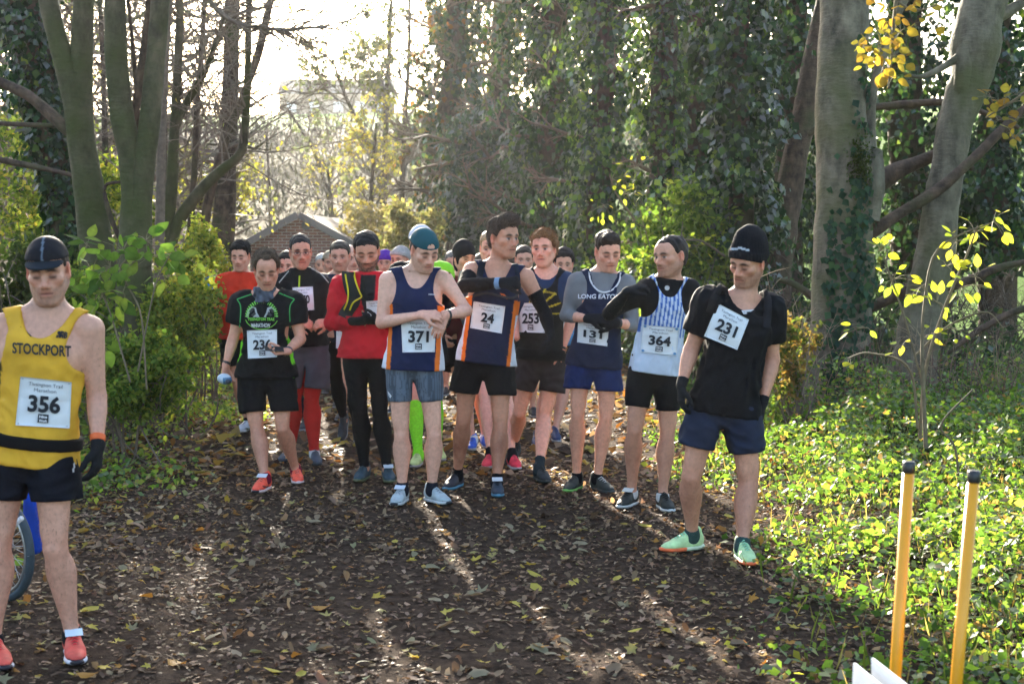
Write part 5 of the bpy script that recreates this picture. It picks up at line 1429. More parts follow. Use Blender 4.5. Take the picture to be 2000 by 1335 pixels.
    def shirt(s, col, hem=-0.05, sleeve=0.62, infl=0.016, depth=0.055, w=0.085, name='t_shirt', wr=0.010, loose=0.02, collar=0.0, sl_infl=0.018, fore=None, mat=None, cuff=0.0, h=None):
        flare = Tube(s.H + s.up * s.TL * 0.32, s.H + s.up * s.TL * hem, [(0, 0.13 * s.k * s.fm + loose, 0.105 * s.k * s.fm + loose), (1, 0.5 * np.linalg.norm(s.J['hipb'] - s.J['hipa']) + 0.082 + loose, 0.118 * s.k * s.fm + loose)], s.fwd, 0.05)
        ops = s.core(infl) + [flare]
        for f in 'ab':
            ops.append(s.uarm(f, sl_infl, 0.0, min(sleeve, 1.0), 0.045))
            if fore: ops.append(s.farm(f, sl_infl * 0.75, 0.0, fore))
        if collar: ops.append(s.neck_op(0.012))
        tz = -s.TL; cut = []
        for f in 'ab':
            if sleeve < 1.0:
                a, b = s.J['sh' + f], s.J['el' + f]; d = nrm(b - a); cut.append((a + d * np.linalg.norm(b - a) * sleeve, d, a))
            elif fore:
                a, b = s.J['el' + f], s.J['wr' + f]; d = nrm(b - a); cut.append((a + d * np.linalg.norm(b - a) * fore, d, a))
        def post(P, D):
            q = s.tq(P); x, y, z = q[..., 0], q[..., 1], q[..., 2]
            armd = np.minimum(*[np.linalg.norm(P - s.J['el' + f].astype(np.float32), axis=-1) for f in 'ab']) if fore else np.full(D.shape, 9.0, np.float32)
            D = np.where((z < tz * (1 - hem)) & (np.abs(x) < 0.30) & (armd > 0.14), np.maximum(D, (tz * (1 - hem)) - z), D) if not fore else np.where((z < tz * (1 - hem)) & (s._near_t(P)), np.maximum(D, (tz * (1 - hem)) - z), D)
            if collar:
                D = np.maximum(D, np.where(np.abs(x) < 0.13, (z - collar) * 0.8, -1.0))
            else:
                dp = np.where(y > -0.01, depth, 0.02)
                m = z + dp * np.clip(1 - (np.abs(x) / w) ** 2.2, -1.5, 1) - 0.012
                D = np.maximum(D, np.where(np.abs(x) < w * 1.25, m, -1.0) * 0.7)
            for p, d, a in cut:
                e = (P - p.astype(np.float32)) @ d.astype(np.float32)
                sgx = 1.0 if s.tq(p[None])[0, 0] > 0 else -1.0
                near = (np.linalg.norm(P - p.astype(np.float32), axis=-1) < 0.125) & ((x * sgx > 0.155 * s.k) | (fore is not None))
                D = np.where(near, np.maximum(D, e), D)
            return D
        return s.garment(name, ops, col, mat, h, post, wr)
    def _near_t(s, P):
        q = s.tq(P); hw = 0.5 * np.linalg.norm(s.J['hipb'] - s.J['hipa']) + 0.125
        return (np.abs(q[..., 0]) < hw) & (np.abs(q[..., 1]) < 0.165)
    def shorts(s, col, length=0.55, flare=0.03, infl=0.012, name='shorts', wr=0.008, top=0.10, mat=None):
        ops = [s.torso(infl)]; cut = []
        b = s.k * s.fm * s.sp.get('leg', 1.0); rh = []
        for f in 'ab':
            a, kn = s.J['hip' + f], s.J['kn' + f]; d = nrm(kn - a); L = np.linalg.norm(kn - a)
            rr = np.interp(length, [0, 0.2, 0.55, 0.85, 1], [0.080, 0.079, 0.069, 0.053, 0.048]) * b
            sg = -1 if f == 'a' else 1; out = s.lat * sg * flare * 0.45
            ops.append(s.thigh(f, infl, 0.0, min(length + 0.05, 1.0)))
            ops.append(Tube(a, a + d * L * (length + 0.06) + out, [(-0.1, 0.080 * b + infl, 0.090 * b + infl), (0.3, 0.084 * b + infl + flare * 0.2, 0.093 * b + infl + flare * 0.2), (1, rr + infl + flare * 0.75, rr * 1.06 + infl + flare * 0.85)], s.fwd, 0.02))
            cut.append((a + d * L * length, d)); rh.append(rr)
        tp = s.H + s.up * s.TL * top
        ha, hb = cut[0][0], cut[1][0]; mida = float((ha - s.H) @ s.lat); midb = float((hb - s.H) @ s.lat); mc = (mida + midb) / 2
        gap = max(0.010, (midb - mida) / 2 - (rh[0] + infl * 0.6 + 0.004)); zc = s.H[2] - 0.085 * s.k; zh = min(ha[2], hb[2])
        def post(P, D):
            D = np.maximum(D, (P - tp.astype(np.float32)) @ s.up.astype(np.float32))
            ca, cb = cut
            mid = (P - s.H.astype(np.float32)) @ s.lat.astype(np.float32)
            e = np.where(mid < mc, (P - ca[0].astype(np.float32)) @ ca[1].astype(np.float32), (P - cb[0].astype(np.float32)) @ cb[1].astype(np.float32))
            D = np.maximum(D, e)
            t = np.clip((zc - P[..., 2]) / max(zc - zh, 0.02), 0, 1.3)
            cx = mc * np.clip(t, 0, 1)
            w = np.where(t > 0, (0.004 + gap * t) - np.abs(mid - cx), -1.0)
            return np.maximum(D, w)
        return s.garment(name, ops, col, mat, None, post, wr)
    def tights(s, col, infl=0.006, name='tights', to=0.93, wr=0.0035, seed=0):
        ops = [s.torso(infl)]
        for f in 'ab': ops += [s.thigh(f, infl), s.shank(f, infl, 0.0, to), s.knee(f, infl)] + s.leg_muscle(f, infl)
        tp = s.H + s.up * s.TL * 0.1
        return s.garment(name, ops, col, None, None, lambda P, D: np.maximum(D, (P - tp.astype(np.float32)) @ s.up.astype(np.float32)), wr, 14)
    def band(s, limb, f, t0, t1, col, infl=0.004, name='sock', mat=None, h=0.0085, wr=0.0):
        """a slice of a limb, inflated: socks, arm warmers, watch straps"""
        p = getattr(s, limb)(f, infl); ops = [p]
        if limb == 'shank' and t1 > 1.0:
            heel, fd, uv, sd, L = s.feet[f]
            ops.append(Tube(s.J['an' + f], heel + fd * L * 0.5 + uv * 0.045, [(0, 0.034 + infl, 0.034 + infl), (1, 0.03 + infl, 0.02 + infl)], uv, 0.03)); t1 = 1.6
        A = p.p0 + p.z * p.L * t0; B = p.p0 + p.z * p.L * t1
        p.lo = np.minimum(A, B) - 0.1; p.hi = np.maximum(A, B) + 0.1
        z = p.z.astype(np.float32)
        return s.garment(name, ops, col, mat or M_KNIT, h, lambda P, D: np.maximum(D, np.maximum((P - B.astype(np.float32)) @ z, (A.astype(np.float32) - P) @ z)), wr, 20)
    def sleeve(s, f, t0, t1, col, infl=0.005, name='arm_warmer'):
        u = s.uarm(f, infl); w = s.farm(f, infl); A = u.p0 + u.z * u.L * t0; B = w.p0 + w.z * w.L * t1
        u.lo = np.minimum(A, u.p1) - 0.08; u.hi = np.maximum(A, u.p1) + 0.08
        zu, zw = u.z.astype(np.float32), w.z.astype(np.float32)
        def post(P, D):
            du = (A.astype(np.float32) - P) @ zu; nearA = np.linalg.norm(P - A.astype(np.float32), axis=-1) < np.linalg.norm(P - B.astype(np.float32), axis=-1)
            return np.maximum(D, np.where(nearA, du, (P - B.astype(np.float32)) @ zw))
        return s.garment(name, [u, w], col, M_CLOTH, 0.007, post, 0.003, 22)
    def belt(s, t0, t1, col, infl=0.02, name='belt', mat=None):
        p = s.torso(infl); A = s.H + s.up * s.TL * t0; B = s.H + s.up * s.TL * t1
        p.lo = np.minimum(A, B) - 0.2; p.hi = np.maximum(A, B) + 0.2
        u = s.up.astype(np.float32)
        return s.garment(name, [p], col, mat, 0.0065, lambda P, D: np.maximum(D, np.maximum((P - B.astype(np.float32)) @ u, (A.astype(np.float32) - P) @ u)))
    def glove(s, f, col=(0.012, 0.012, 0.014), cuff=0.86):
        ho = s.hand_ops(f, 0.0022); lo = np.min([o.lo for o in ho], 0) - 0.02; hi = np.max([o.hi for o in ho], 0) + 0.02
        p = s.farm(f, 0.005); A = p.p0 + p.z * p.L * cuff; lo = np.minimum(lo, A - 0.045); hi = np.maximum(hi, A + 0.045)
        z = p.z.astype(np.float32)
        def post(P, D): return np.maximum(D, (A.astype(np.float32) - P) @ z)
        V, F = mesh_field(ho + [p], 0.0060 if s.res < 0.014 else 0.010, post, lo, hi)
        keep = (V > lo + 0.006).all(1) & (V < hi - 0.006).all(1)
        V, F = clip_faces(V, F, keep)
        obj('glove', make_mesh('glove', V, F, M_KNIT, np.tile(np.array(col), (len(V), 1))), s.root)
    def shoe(s, f, upc, solec=(0.5, 0.5, 0.5), toec=None, lace=None, tagc=None, sole2=None, swc=None):
        heel, fd, uv, sd, L = s.feet[f]; k = L / 0.285
        if s.res < 0.0106: h = 0.006
        elif s.res < 0.014: h = 0.0085
        else: h = 0.017
        def W(x, y, z): return heel + fd * x * k + sd * y * k + uv * z * k
        up = [Tube(W(0.035, 0, 0.058), W(0.245, 0, 0.040), [(-0.08, 0.024, 0.03), (0.0, 0.034, 0.044), (0.25, 0.037, 0.046), (0.5, 0.040, 0.039), (0.75, 0.045, 0.029), (0.93, 0.040, 0.022), (1.06, 0.026, 0.016)], uv, 0.02),
              Tube(W(0.050, 0, 0.055), W(0.054, 0, 0.108), [(0, 0.036, 0.046), (1, 0.037, 0.045)], fd, 0.025),
              Tube(W(0.092, 0, 0.098), W(0.175, 0, 0.064), [(0, 0.021, 0.016), (1, 0.024, 0.012)], uv, 0.025)]
        so = [Tube(W(0.012, 0, 0.020), W(0.272, 0, 0.022), [(-0.02, 0.026, 0.020), (0.1, 0.040, 0.022), (0.35, 0.038, 0.020), (0.68, 0.050, 0.019), (0.88, 0.044, 0.016, 0, 0.003), (1.02, 0.024, 0.010, 0, 0.008)], uv, 0.01)]
        u32 = uv.astype(np.float32); h0 = heel.astype(np.float32)
        V, F = mesh_field(up, h)
        q = (V - heel); z = q @ uv / k; x = q @ fd / k; y = q @ sd / k
        C = np.tile(np.array(upc, float), (len(V), 1)) * (1 + 0.12 * wob(V, 30, 5))[:, None]
        if toec is not None: C[(x > 0.235) & (z < 0.04)] = toec
        tongue = (np.abs(y) < 0.014) & (x > 0.09) & (x < 0.185) & (z > 0.045)
        C[tongue] *= 0.6
        if swc is not None:
            m = (np.abs(z - 0.034 - 0.25 * np.clip(x - 0.12, 0, 0.1) ** 1.2 - 0.1 * np.abs(x - 0.14)) < 0.006) & (x > 0.09) & (x < 0.21) & (np.abs(y) > 0.02); C[m] = swc
        so_o = obj('shoe', make_mesh('shoe', V, F, M_SHOE, C), s.root)
        V, F = mesh_field(so, h, lambda P, D: np.maximum(D, -((P - h0) @ u32) + 0.002))
        x = (V - heel) @ fd / k; z = (V - heel) @ uv / k
        C = np.tile(np.array(solec, float), (len(V), 1))
        if sole2 is not None: C[(x > 0.13)] = sole2
        C[z < 0.009] = (0.03, 0.03, 0.03)
        if toec is not None: C[x > 0.265] = toec
        obj('sole', make_mesh('sole', V, F, M_RUBBER, C), so_o)
        if lace is not None and s.res < 0.014:
            mb = MB()
            for i in range(5):
                xx = 0.102 + i * 0.019; zz = 0.117 - i * 0.0088
                mb.tube(np.array([W(xx, -0.023, zz - 0.012), W(xx + 0.003, 0, zz + 0.004), W(xx, 0.023, zz - 0.012)]), 0.0035 * k, 5, lace)
            o = obj('laces', mb.mesh('laces', M_KNIT), so_o); o['kind'] = 'stuff'
        if tagc is not None:
            mb = MB(); R = np.stack([fd, sd, uv], 1)
            a = 0.45; Rl = np.array([[math.cos(a), 0, math.sin(a)], [0, 1, 0], [-math.sin(a), 0, math.cos(a)]])
            mb.box((-0.022, -0.036, -0.0015), (0.022, 0.036, 0.0015), tagc, R @ Rl, W(0.128, 0, 0.118)); obj('timing_tag', mb.mesh('timing_tag', M_PAPER, smooth=False), so_o)
    # --- head wear and hair
    def hair(s, col, line=None, top=0.012, side=0.005, noise=0.004, nf=70, strands=900, slen=0.018, name='hair', recede=0.0, back=0.0, extra=(), mess=0.5, h=None, crown=None):
        hs = s.hs; R = s.hR; h = h or (0.0085 if s.res < 0.014 else 0.013)
        ops = [Ell(s.hp((0, -0.012, 0.035)), np.array((0.0745, 0.096, 0.083)) * hs * s.fs, R, 0.02), Ell(s.hp((0, 0.062, 0.040)), np.array((0.058, 0.036, 0.045)) * hs * s.fs, R, 0.03), Ell(s.hp((0, -0.035, -0.015)), np.array((0.064, 0.060, 0.075)) * hs * s.fs, R, 0.02)]
        for o_ in ops: o_.lo = o_.lo - 0.03; o_.hi = o_.hi + 0.03; o_.k = 0.03
        for c, r in extra: ops.append(Ell(s.hp(c), np.asarray(r) * hs * s.fs, R, 0.02))
        yy = [-0.13, -0.085, -0.04, -0.022, -0.004, 0.016, 0.020, 0.034, 0.055, 0.085, 0.13]
        zz = [-0.085 - back, -0.075 - back, -0.045 - back * 0.6, -0.010, 0.022, 0.000, 0.004, 0.030, 0.052 + recede * 0.8, 0.066 + recede, 0.07 + recede] if line is None else line
        def post(P, D):
            q = ((P - s.hC.astype(np.float32)) @ R.T.astype(np.float32)) / (hs * s.fs).astype(np.float32)
            lim = np.interp(q[..., 1], yy, zz)
            lim = lim + (recede * 0.9) * (np.exp(-((np.abs(q[..., 0]) - 0.042) / 0.016) ** 2)) * (q[..., 1] > 0.03) + 0.007 * wob(q, 55, 9) + 0.005 * wob(q, 150, 10)
            tp = sstep(-0.004, 0.026, q[..., 2] - lim)
            th = side + (top - side) * sstep(0.03, 0.10, q[..., 2])
            D = D - (th * tp + 0.0015) * hs - tp * noise * (wob(q * np.array([1, 1, 0.6], np.float32), nf, 5) + 0.6 * wob(q, nf * 2.3, 6))
            D = np.maximum(D, (lim - q[..., 2]) * 0.7)
            if crown is not None: D = np.maximum(D, crown(q))
            return D
        V, F = mesh_field(ops, h, post)
        q = s.hq(V); r_ = np.random.default_rng(int(abs(s.base[0] * 100)) + 3)
        C = np.array(col) * s.sp.get('hairk', 0.48) * (1 + 0.3 * wob(q, 60, 8) + 0.25 * wob(q, 150, 9))[:, None]
        # grey at the temples if asked
        g = s.sp.get('grey', 0.0)
        if g:
            f = (g * sstep(0.05, 0.0, q[:, 2]) * (0.7 + 0.3 * wob(q, 120, 4)))[:, None]; C = C * (1 - f) + np.array((0.30, 0.29, 0.28)) * f
        mb = MB(); mb.add(V, F, np.clip(C, 0.004, 1))
        if strands:
            me = make_mesh('tmp', V, F, None); nv = np.zeros(len(V) * 3); me.vertices.foreach_get('normal', nv); bpy.data.meshes.remove(me); nv = nv.reshape(-1, 3)
            strands = int(strands * (2.6 if s.res < 0.014 else 1.5)); k = r_.integers(0, len(V), strands); n0 = nv[k]
            flow = s.hR[1] * 0.5 - s.hR[2] * 0.35 * np.sign(0.05 - q[k][:, 2:]) + rdir(strands, r_) * mess
            flow = flow - n0 * (flow * n0).sum(1, keepdims=True)
            d = nrm_rows(flow) + n0 * r_.uniform(0.15, 0.75, (strands, 1))
            kite_cloud(mb, V[k] - n0 * 0.003, n0 + rdir(strands, r_) * 0.7, d, slen * r_.uniform(0.5, 1.3, strands), 0.07, np.clip(C[k] * r_.uniform(0.5, 1.9, (strands, 1)), 0, 1))
        obj(name, mb.mesh(name, M_HAIR), s.root)
    def cap(s, col, brimc=None, back=False, z0=0.040, name='cap', stripe=None, tilt=0.0, under=0.0):
        hs = s.hs; R = s.hR; h = 0.0058 if s.res < 0.014 else 0.010
        ops = [Ell(s.hp((0, -0.010, 0.040)), np.array((0.0845, 0.107, 0.088)) * hs * s.fs, R, 0.02), Ell(s.hp((0, 0.05, 0.045)), np.array((0.066, 0.052, 0.052)) * hs * s.fs, R, 0.03)]
        sg = -1 if back else 1
        def post(P, D):
            q = ((P - s.hC.astype(np.float32)) @ R.T.astype(np.float32)) / (hs * s.fs).astype(np.float32)
            D = D - 0.0012 * wob(q, 40, 2)
            D = np.maximum(D, (z0 - 0.25 * (-q[..., 1] * sg) * (0.35 if not back else -0.1) - q[..., 2]))
            D = np.maximum(D, -(np.sqrt((q[..., 0] / 0.083) ** 2 + ((q[..., 1] + 0.010) / 0.105) ** 2 + ((q[..., 2] - 0.035) / 0.082) ** 2) - 1) * 0.08 - 0.006 if False else -1)
            if back:   # strap opening over the forehead
                hole = 0.026 - np.sqrt(q[..., 0] ** 2 + ((q[..., 2] - z0 - 0.012) * 1.1) ** 2)
                D = np.maximum(D, np.where(q[..., 1] > 0.03, np.minimum(hole, (q[..., 2] - z0 - 0.010)), -1))
            return D
        V, F = mesh_field(ops, h, post)
        q = s.hq(V); C = np.tile(np.array(col, float), (len(V), 1))
        if stripe is not None: C[(np.abs(q[:, 0]) < 0.004) & (q[:, 1] > 0.0)] = stripe
        C[np.abs(q[:, 2] - z0) < 0.004] *= 0.7
        co = obj(name, make_mesh(name, V, F, M_CLOTH, C), s.root)
        c0 = np.array([0, sg * 0.055, z0 + 0.004])
        def brim(P, D):
            q = ((P - s.hC.astype(np.float32)) @ R.T.astype(np.float32)) / (hs * s.fs).astype(np.float32)
            y = q[..., 1] * sg; zc = z0 + 0.012 - 0.30 * np.clip(y - 0.075, 0, 1) - 3.4 * q[..., 0] ** 2
            d = np.abs(q[..., 2] - zc) - 0.0042
            e = np.sqrt((q[..., 0] / 0.074) ** 2 + ((y - 0.055) / 0.098) ** 2) - 1
            return np.maximum(np.maximum(d, e * 0.07), 0.055 - y)
        bb = Ell(s.hp((0, sg * 0.09, z0)), 0.11 * hs, R, 0.01)
        V, F = mesh_field([bb], 0.0045 if s.res < 0.014 else 0.008, brim)
        obj('brim', make_mesh('brim', V, F, M_CLOTH, np.tile(np.array(brimc if brimc is not None else col, float), (len(V), 1))), co)
    def beanie(s, col, z0=0.02, tall=0.02, name='beanie', stripe=None, knit=True, full=False, pat=None):
        hs = s.hs; R = s.hR; h = 0.0058 if s.res < 0.014 else 0.010
        ops = [Ell(s.hp((0, -0.014, 0.040 + tall * 0.5)), np.array((0.088, 0.110, 0.090 + tall * 0.6)) * hs * s.fs, R, 0.02), Ell(s.hp((0, 0.045, 0.04)), np.array((0.071, 0.062, 0.06)) * hs * s.fs, R, 0.03)]
        if full: ops += [Ell(s.hp((0, -0.01, -0.04)), np.array((0.076, 0.085, 0.09)) * hs * s.fs, R, 0.03)]
        def post(P, D):
            q = ((P - s.hC.astype(np.float32)) @ R.T.astype(np.float32)) / (hs * s.fs).astype(np.float32)
            D = D - 0.004 * wob(q, 34, 2) - 0.0022 * np.sin(np.arctan2(q[..., 0], q[..., 1] + 0.012) * 34)
            if not full: D = D - 0.006 * sstep(0.050, 0.044, q[..., 2] - (z0 + 0.25 * np.clip(q[..., 1], -0.2, 0.2)))
            if full: return np.maximum(D, np.minimum(np.where(q[..., 1] > 0.045, 0.08 - np.sqrt(q[..., 0] ** 2 + (q[..., 2] + 0.02) ** 2) * 1.3, -1), 1))
            return np.maximum(D, z0 + 0.42 * np.clip(q[..., 1], -0.2, 0.2) - 0.008 - q[..., 2])
        V, F = mesh_field(ops, h, post)
        q = s.hq(V); C = np.tile(np.array(col, float), (len(V), 1)) * (1 + 0.1 * wob(q, 60, 3))[:, None]
        if stripe is not None:
            m = (np.abs(q[:, 2] - 0.105 + 0.25 * np.abs(q[:, 0] - 0.01)) < 0.0055) & (q[:, 1] > 0.01) & (q[:, 0] > -0.055) & (q[:, 0] < 0.05); C[m] = stripe
        if pat is not None: C = pat(q, C)
        obj(name, make_mesh(name, V, F, M_KNIT, np.clip(C, 0, 1)), s.root)
    # --- things printed on or pinned to clothes: projected onto the garment
    def cast(s, px, py, names, off=0.004):
        d = ray(px, py); o = CAM - s.base; dn = nrm(d); best = None
        for n in names:
            if n not in s.bvh: continue
            if isinstance(s.bvh[n], tuple): s.bvh[n] = BVHTree.FromPolygons(s.bvh[n][0].tolist(), s.bvh[n][1].tolist())
            hit = s.bvh[n].ray_cast(Vector(o), Vector(dn))
            if hit[0] is not None and (best is None or hit[3] < best): best = hit[3]
        return None if best is None else (o, dn, best - off)
    def sheet(s, quad, names, nu=10, nv=12, off=0.006, stiff=True):
        """quad: 4 picture corners (tl, tr, br, bl). returns f(u,v,lift)->point local"""
        quad = np.array(quad, float); U, Vv, Dd = [], [], []
        for i in range(nu):
            for j in range(nv):
                u, v = (i + 0.5) / nu, (j + 0.5) / nv
                p = (quad[0] * (1 - u) + quad[1] * u) * (1 - v) + (quad[3] * (1 - u) + quad[2] * u) * v
                c = s.cast(p[0], p[1], names, 0)
                if c: U.append(u); Vv.append(v); Dd.append(c[2])
        U, Vv, Dd = np.array(U), np.array(Vv), np.array(Dd)
        if len(Dd) < 6: return None
        med = np.median(Dd); ok = np.abs(Dd - med) < 0.12; U, Vv, Dd = U[ok], Vv[ok], Dd[ok]
        def basis(u, v): return np.stack([np.ones_like(u), u, v, u * u, u * v, v * v], -1)
        co, *_ = np.linalg.lstsq(basis(U, Vv), Dd, rcond=None)
        clear = max(0.0, np.percentile(basis(U, Vv) @ co - Dd, 97)) + off
        o = CAM - s.base
        def f(u, v, lift=0.0):
            u = np.asarray(u, float); v = np.asarray(v, float)
            p = (quad[0] * (1 - u)[..., None] + quad[1] * u[..., None]) * (1 - v)[..., None] + (quad[3] * (1 - u)[..., None] + quad[2] * u[..., None]) * v[..., None]
            t = basis(u, v) @ co - clear - lift
            d = np.stack([(p[..., 0] - 1000) / FPX, CP + (667.5 - p[..., 1]) / FPX * SP, -SP + (667.5 - p[..., 1]) / FPX * CP], -1)
            d = d / np.linalg.norm(d, axis=-1, keepdims=True)
            return o + d * t[..., None]
        return f
    def bib(s, quad, number, names=('running_vest',), paper=(0.66, 0.68, 0.70), dots=False):
        f = s.sheet(quad, names)
        if f is None: return
        nu, nv = 14, 16
        u, v = np.meshgrid(np.linspace(0, 1, nu), np.linspace(0, 1, nv), indexing='ij')
        ph = s.base[0] * 9
        wv = 0.0042 * np.sin(u * 6 + v * 4 + ph) * np.sin(v * 7 + 1 + ph) + 0.0035 * np.abs(np.sin(u * 3.2 - v * 2.1 + ph)) - 0.0035 + 0.006 * (u - 0.5) ** 2 * v + 0.006 * np.exp(-((v - 0.32) / 0.03) ** 2) * 0.7
        P = f(u, v, 0.0) + 0; n = f(u, v, 0.01 + 0) - P
        P = P + n * (wv[..., None] / 0.01)
        q = (np.arange(nu - 1)[:, None] * nv + np.arange(nv - 1)[None, :]).ravel()
        F = np.stack([q, q + 1, q + nv + 1, q + nv], 1)
        B = (P - n * 0.08).reshape(-1, 3); Pf = P.reshape(-1, 3)
        edge = [(i * nv) for i in range(nu)] + [(nu - 1) * nv + j for j in range(1, nv)] + [i * nv + nv - 1 for i in range(nu - 2, -1, -1)] + [j for j in range(nv - 2, 0, -1)]
        m = len(Pf); e = np.array(edge); e2 = np.roll(e, -1)
        F = np.concatenate([F, F[:, ::-1] + m, np.stack([e2, e, e + m, e2 + m], 1)])
        bo = obj('race_bib', make_mesh('race_bib', np.vstack([Pf, B]), F, M_PAPER, np.tile(np.array(paper), (2 * m, 1))), s.root)
        lift = 0.0105
        def put(txt, u0, v0, wid, hgt, name, col=(0.012, 0.014, 0.02), bold=0.0, lf=lift):
            """text fitted to width wid and cap height hgt (fractions of the bib), baseline v0"""
            V, F = text_geo(txt, bold, 'CENTER')
            x0, x1 = V[:, 0].min(), V[:, 0].max()
            uu = u0 + (V[:, 0] - (x0 + x1) / 2) * wid / (x1 - x0); vv = v0 - V[:, 1] * hgt / 0.70
            V3 = f(uu, vv, lf)
            obj(name, make_mesh(name, V3, F, M_PRINT, np.tile(np.array(col), (len(V3), 1)), smooth=False), bo)
        put('Tissington Trail', 0.5, 0.155, 0.66, 0.072, 'lettering', bold=0.0)
        put('Marathon', 0.5, 0.275, 0.43, 0.072, 'lettering', bold=0.0)
        if number: put(number, 0.5, 0.685, 0.205 * len(number), 0.325, 'number', bold=0.035)
        mb = MB()
        def patch(u0, v0, u1, v1, c, lf=lift):
            uu = np.array([u0, u1, u1, u0]); vv = np.array([v0, v0, v1, v1]); mb.add(f(uu, vv, lf), [[0, 3, 2, 1]], c)
        patch(0.40, 0.735, 0.60, 0.915, (0.015, 0.016, 0.02))
        lo_ = obj('sponsor_logo', mb.mesh('sponsor_logo', M_PRINT, smooth=False), bo)
        put('Nice', 0.5, 0.815, 0.15, 0.055, 'logo_print', (0.6, 0.6, 0.62), 0.05, lift + 0.002)
        put('Work', 0.5, 0.900, 0.16, 0.055, 'logo_print', (0.6, 0.6, 0.62), 0.05, lift + 0.002)
        for (a, b) in (((0.06, 0.05), (0.94, 0.05), (0.06, 0.94), (0.94, 0.94)) if dots else ((0.05, 0.04), (0.95, 0.04), (0.05, 0.96), (0.95, 0.96))):
            th = np.arange(10) * 0.6283; r = 0.045 if dots else 0.016
            uu = a + r * np.cos(th); vv = b + r * np.sin(th) / 1.0
            me_ = MB(); me_.add(f(uu, vv, 0.010), [[0, i + 1, i] for i in range(1, 9)], (0.08, 0.22, 0.42) if dots else (0.35, 0.35, 0.36))
            obj('bib_clip' if dots else 'safety_pin', me_.mesh('pin', M_PLASTIC, smooth=False), bo)
        return bo
    def _aspect(s, quad):
        q = np.array(quad, float); w = np.linalg.norm(q[1] - q[0]); h = np.linalg.norm(q[3] - q[0]); return w / h
    def print_text(s, txt, quad, names, col, name='lettering', bold=0.02, lift=0.004, hfac=1.0):
        """text stretched to fill the picture quad, draped over the garment"""
        V, F = text_geo(txt, bold, 'LEFT')
        x0, x1 = V[:, 0].min(), V[:, 0].max(); y0, y1 = V[:, 1].min(), V[:, 1].max()
        u = (V[:, 0] - x0) / (x1 - x0); v = 1 - (V[:, 1] - y0) / (y1 - y0)
        f = s.sheet(quad, names, 8, 5, 0.002)
        if f is None: return
        V3 = f(u, v, lift)
        return obj(name, make_mesh(name, V3, F, M_PRINT, np.tile(np.array(col, float), (len(V3), 1)), smooth=False), s.root)
    def print_poly(s, polys, names, col, name='logo', lift=0.004):
        """list of picture polygons (fan from first point) projected one by one"""
        mb = MB()
        for poly in polys:
            P = []
            for (x, y) in poly:
                c = s.cast(x, y, names, lift)
                if c is None: break
                P.append(c[0] + c[1] * c[2])
            if len(P) == len(poly):
                cc = col if not isinstance(col, list) else col[len(mb.V) % len(col)]
                mb.add(np.array(P), [[0, i + 1, i] for i in range(1, len(P) - 1)], cc)
        if mb.V: return obj(name, mb.mesh(name, M_PRINT, smooth=False), s.root)
    def ribbon(s, path, wpx, names, col, name='strap', lift=0.010, n=26, mat=None, edge=None):
        """strap along picture path lying on the garment, with thickness"""
        S = spline(np.array(path, float), n); T = np.gradient(S, axis=0); T /= np.maximum(np.linalg.norm(T, axis=1, keepdims=True), 1e-6)
        Nn = np.stack([-T[:, 1], T[:, 0]], 1); rows = []; last = None
        for i in range(n):
            row = []; 
            cc = s.cast(S[i, 0], S[i, 1], names, 0.0)
            t = cc[2] if cc else last
            if t is None: rows.append(None); continue
            last = t
            for e, lf in ((-0.5, 0.0), (-0.45, lift), (0.45, lift), (0.5, 0.0)):
                p = S[i] + Nn[i] * wpx * e; c = s.cast(p[0], p[1], names, 0.0)
                tt = c[2] if c and abs(c[2] - t) < 0.05 else t
                d = nrm(ray(p[0], p[1])); row.append((CAM - s.base) + d * (tt - lf + (0.003 if lf == 0 else 0)))
            rows.append(row)
        rows = [r for r in rows if r is not None]
        if len(rows) < 2: return
        V = np.array(rows); m = len(rows)
        D = V[:, 1] * 1.0
        for _ in range(2): V[1:-1] = 0.25 * V[:-2] + 0.5 * V[1:-1] + 0.25 * V[2:]
        i = np.arange(m - 1)[:, None] * 4; j = np.arange(3)[None, :]
        F = np.stack([i + j, i + 4 + j, i + 5 + j, i + 1 + j], -1).reshape(-1, 4)
        C = np.tile(np.array(col, float), (m * 4, 1))
        if edge is not None: C.reshape(m, 4, 3)[:, 0] = edge; C.reshape(m, 4, 3)[:, 3] = edge; 
        return obj(name, make_mesh(name, V.reshape(-1, 3), F, mat or M_CLOTH, C), s.root)
    def watch(s, f, col=(0.02, 0.02, 0.02), t=(0.86, 0.95), face=(0.02, 0.02, 0.025)):
        s.band('farm', f, t[0], t[1], col, 0.005, 'watch', M_RUBBER, 0.0045)
        p = s.farm(f); c = p.p0 + p.z * p.L * (t[0] + t[1]) / 2
        return c

_TXT = {}
def text_geo(txt, bold=0.0, align='CENTER'):
    key = (txt, bold, align)
    if key in _TXT: return _TXT[key]
    cu = bpy.data.curves.new('txt', 'FONT'); cu.body = txt; cu.align_x = align; cu.size = 1.0; cu.offset = bold; cu.resolution_u = 3; cu.fill_mode = 'FRONT'
    o = bpy.data.objects.new('txt', cu); COL.objects.link(o)
    dg = bpy.context.evaluated_depsgraph_get(); dg.update()
    me = o.evaluated_get(dg).to_mesh(); me.calc_loop_triangles()
    V = np.zeros(len(me.vertices) * 3); me.vertices.foreach_get('co', V); F = np.zeros(len(me.loop_triangles) * 3, int); me.loop_triangles.foreach_get('vertices', F)
    V = V.reshape(-1, 3).copy(); F = F.reshape(-1, 3).copy()
    o.evaluated_get(dg).to_mesh_clear(); bpy.data.objects.remove(o); bpy.data.curves.remove(cu)
    _TXT[key] = (V, F)
    return _TXT[key]
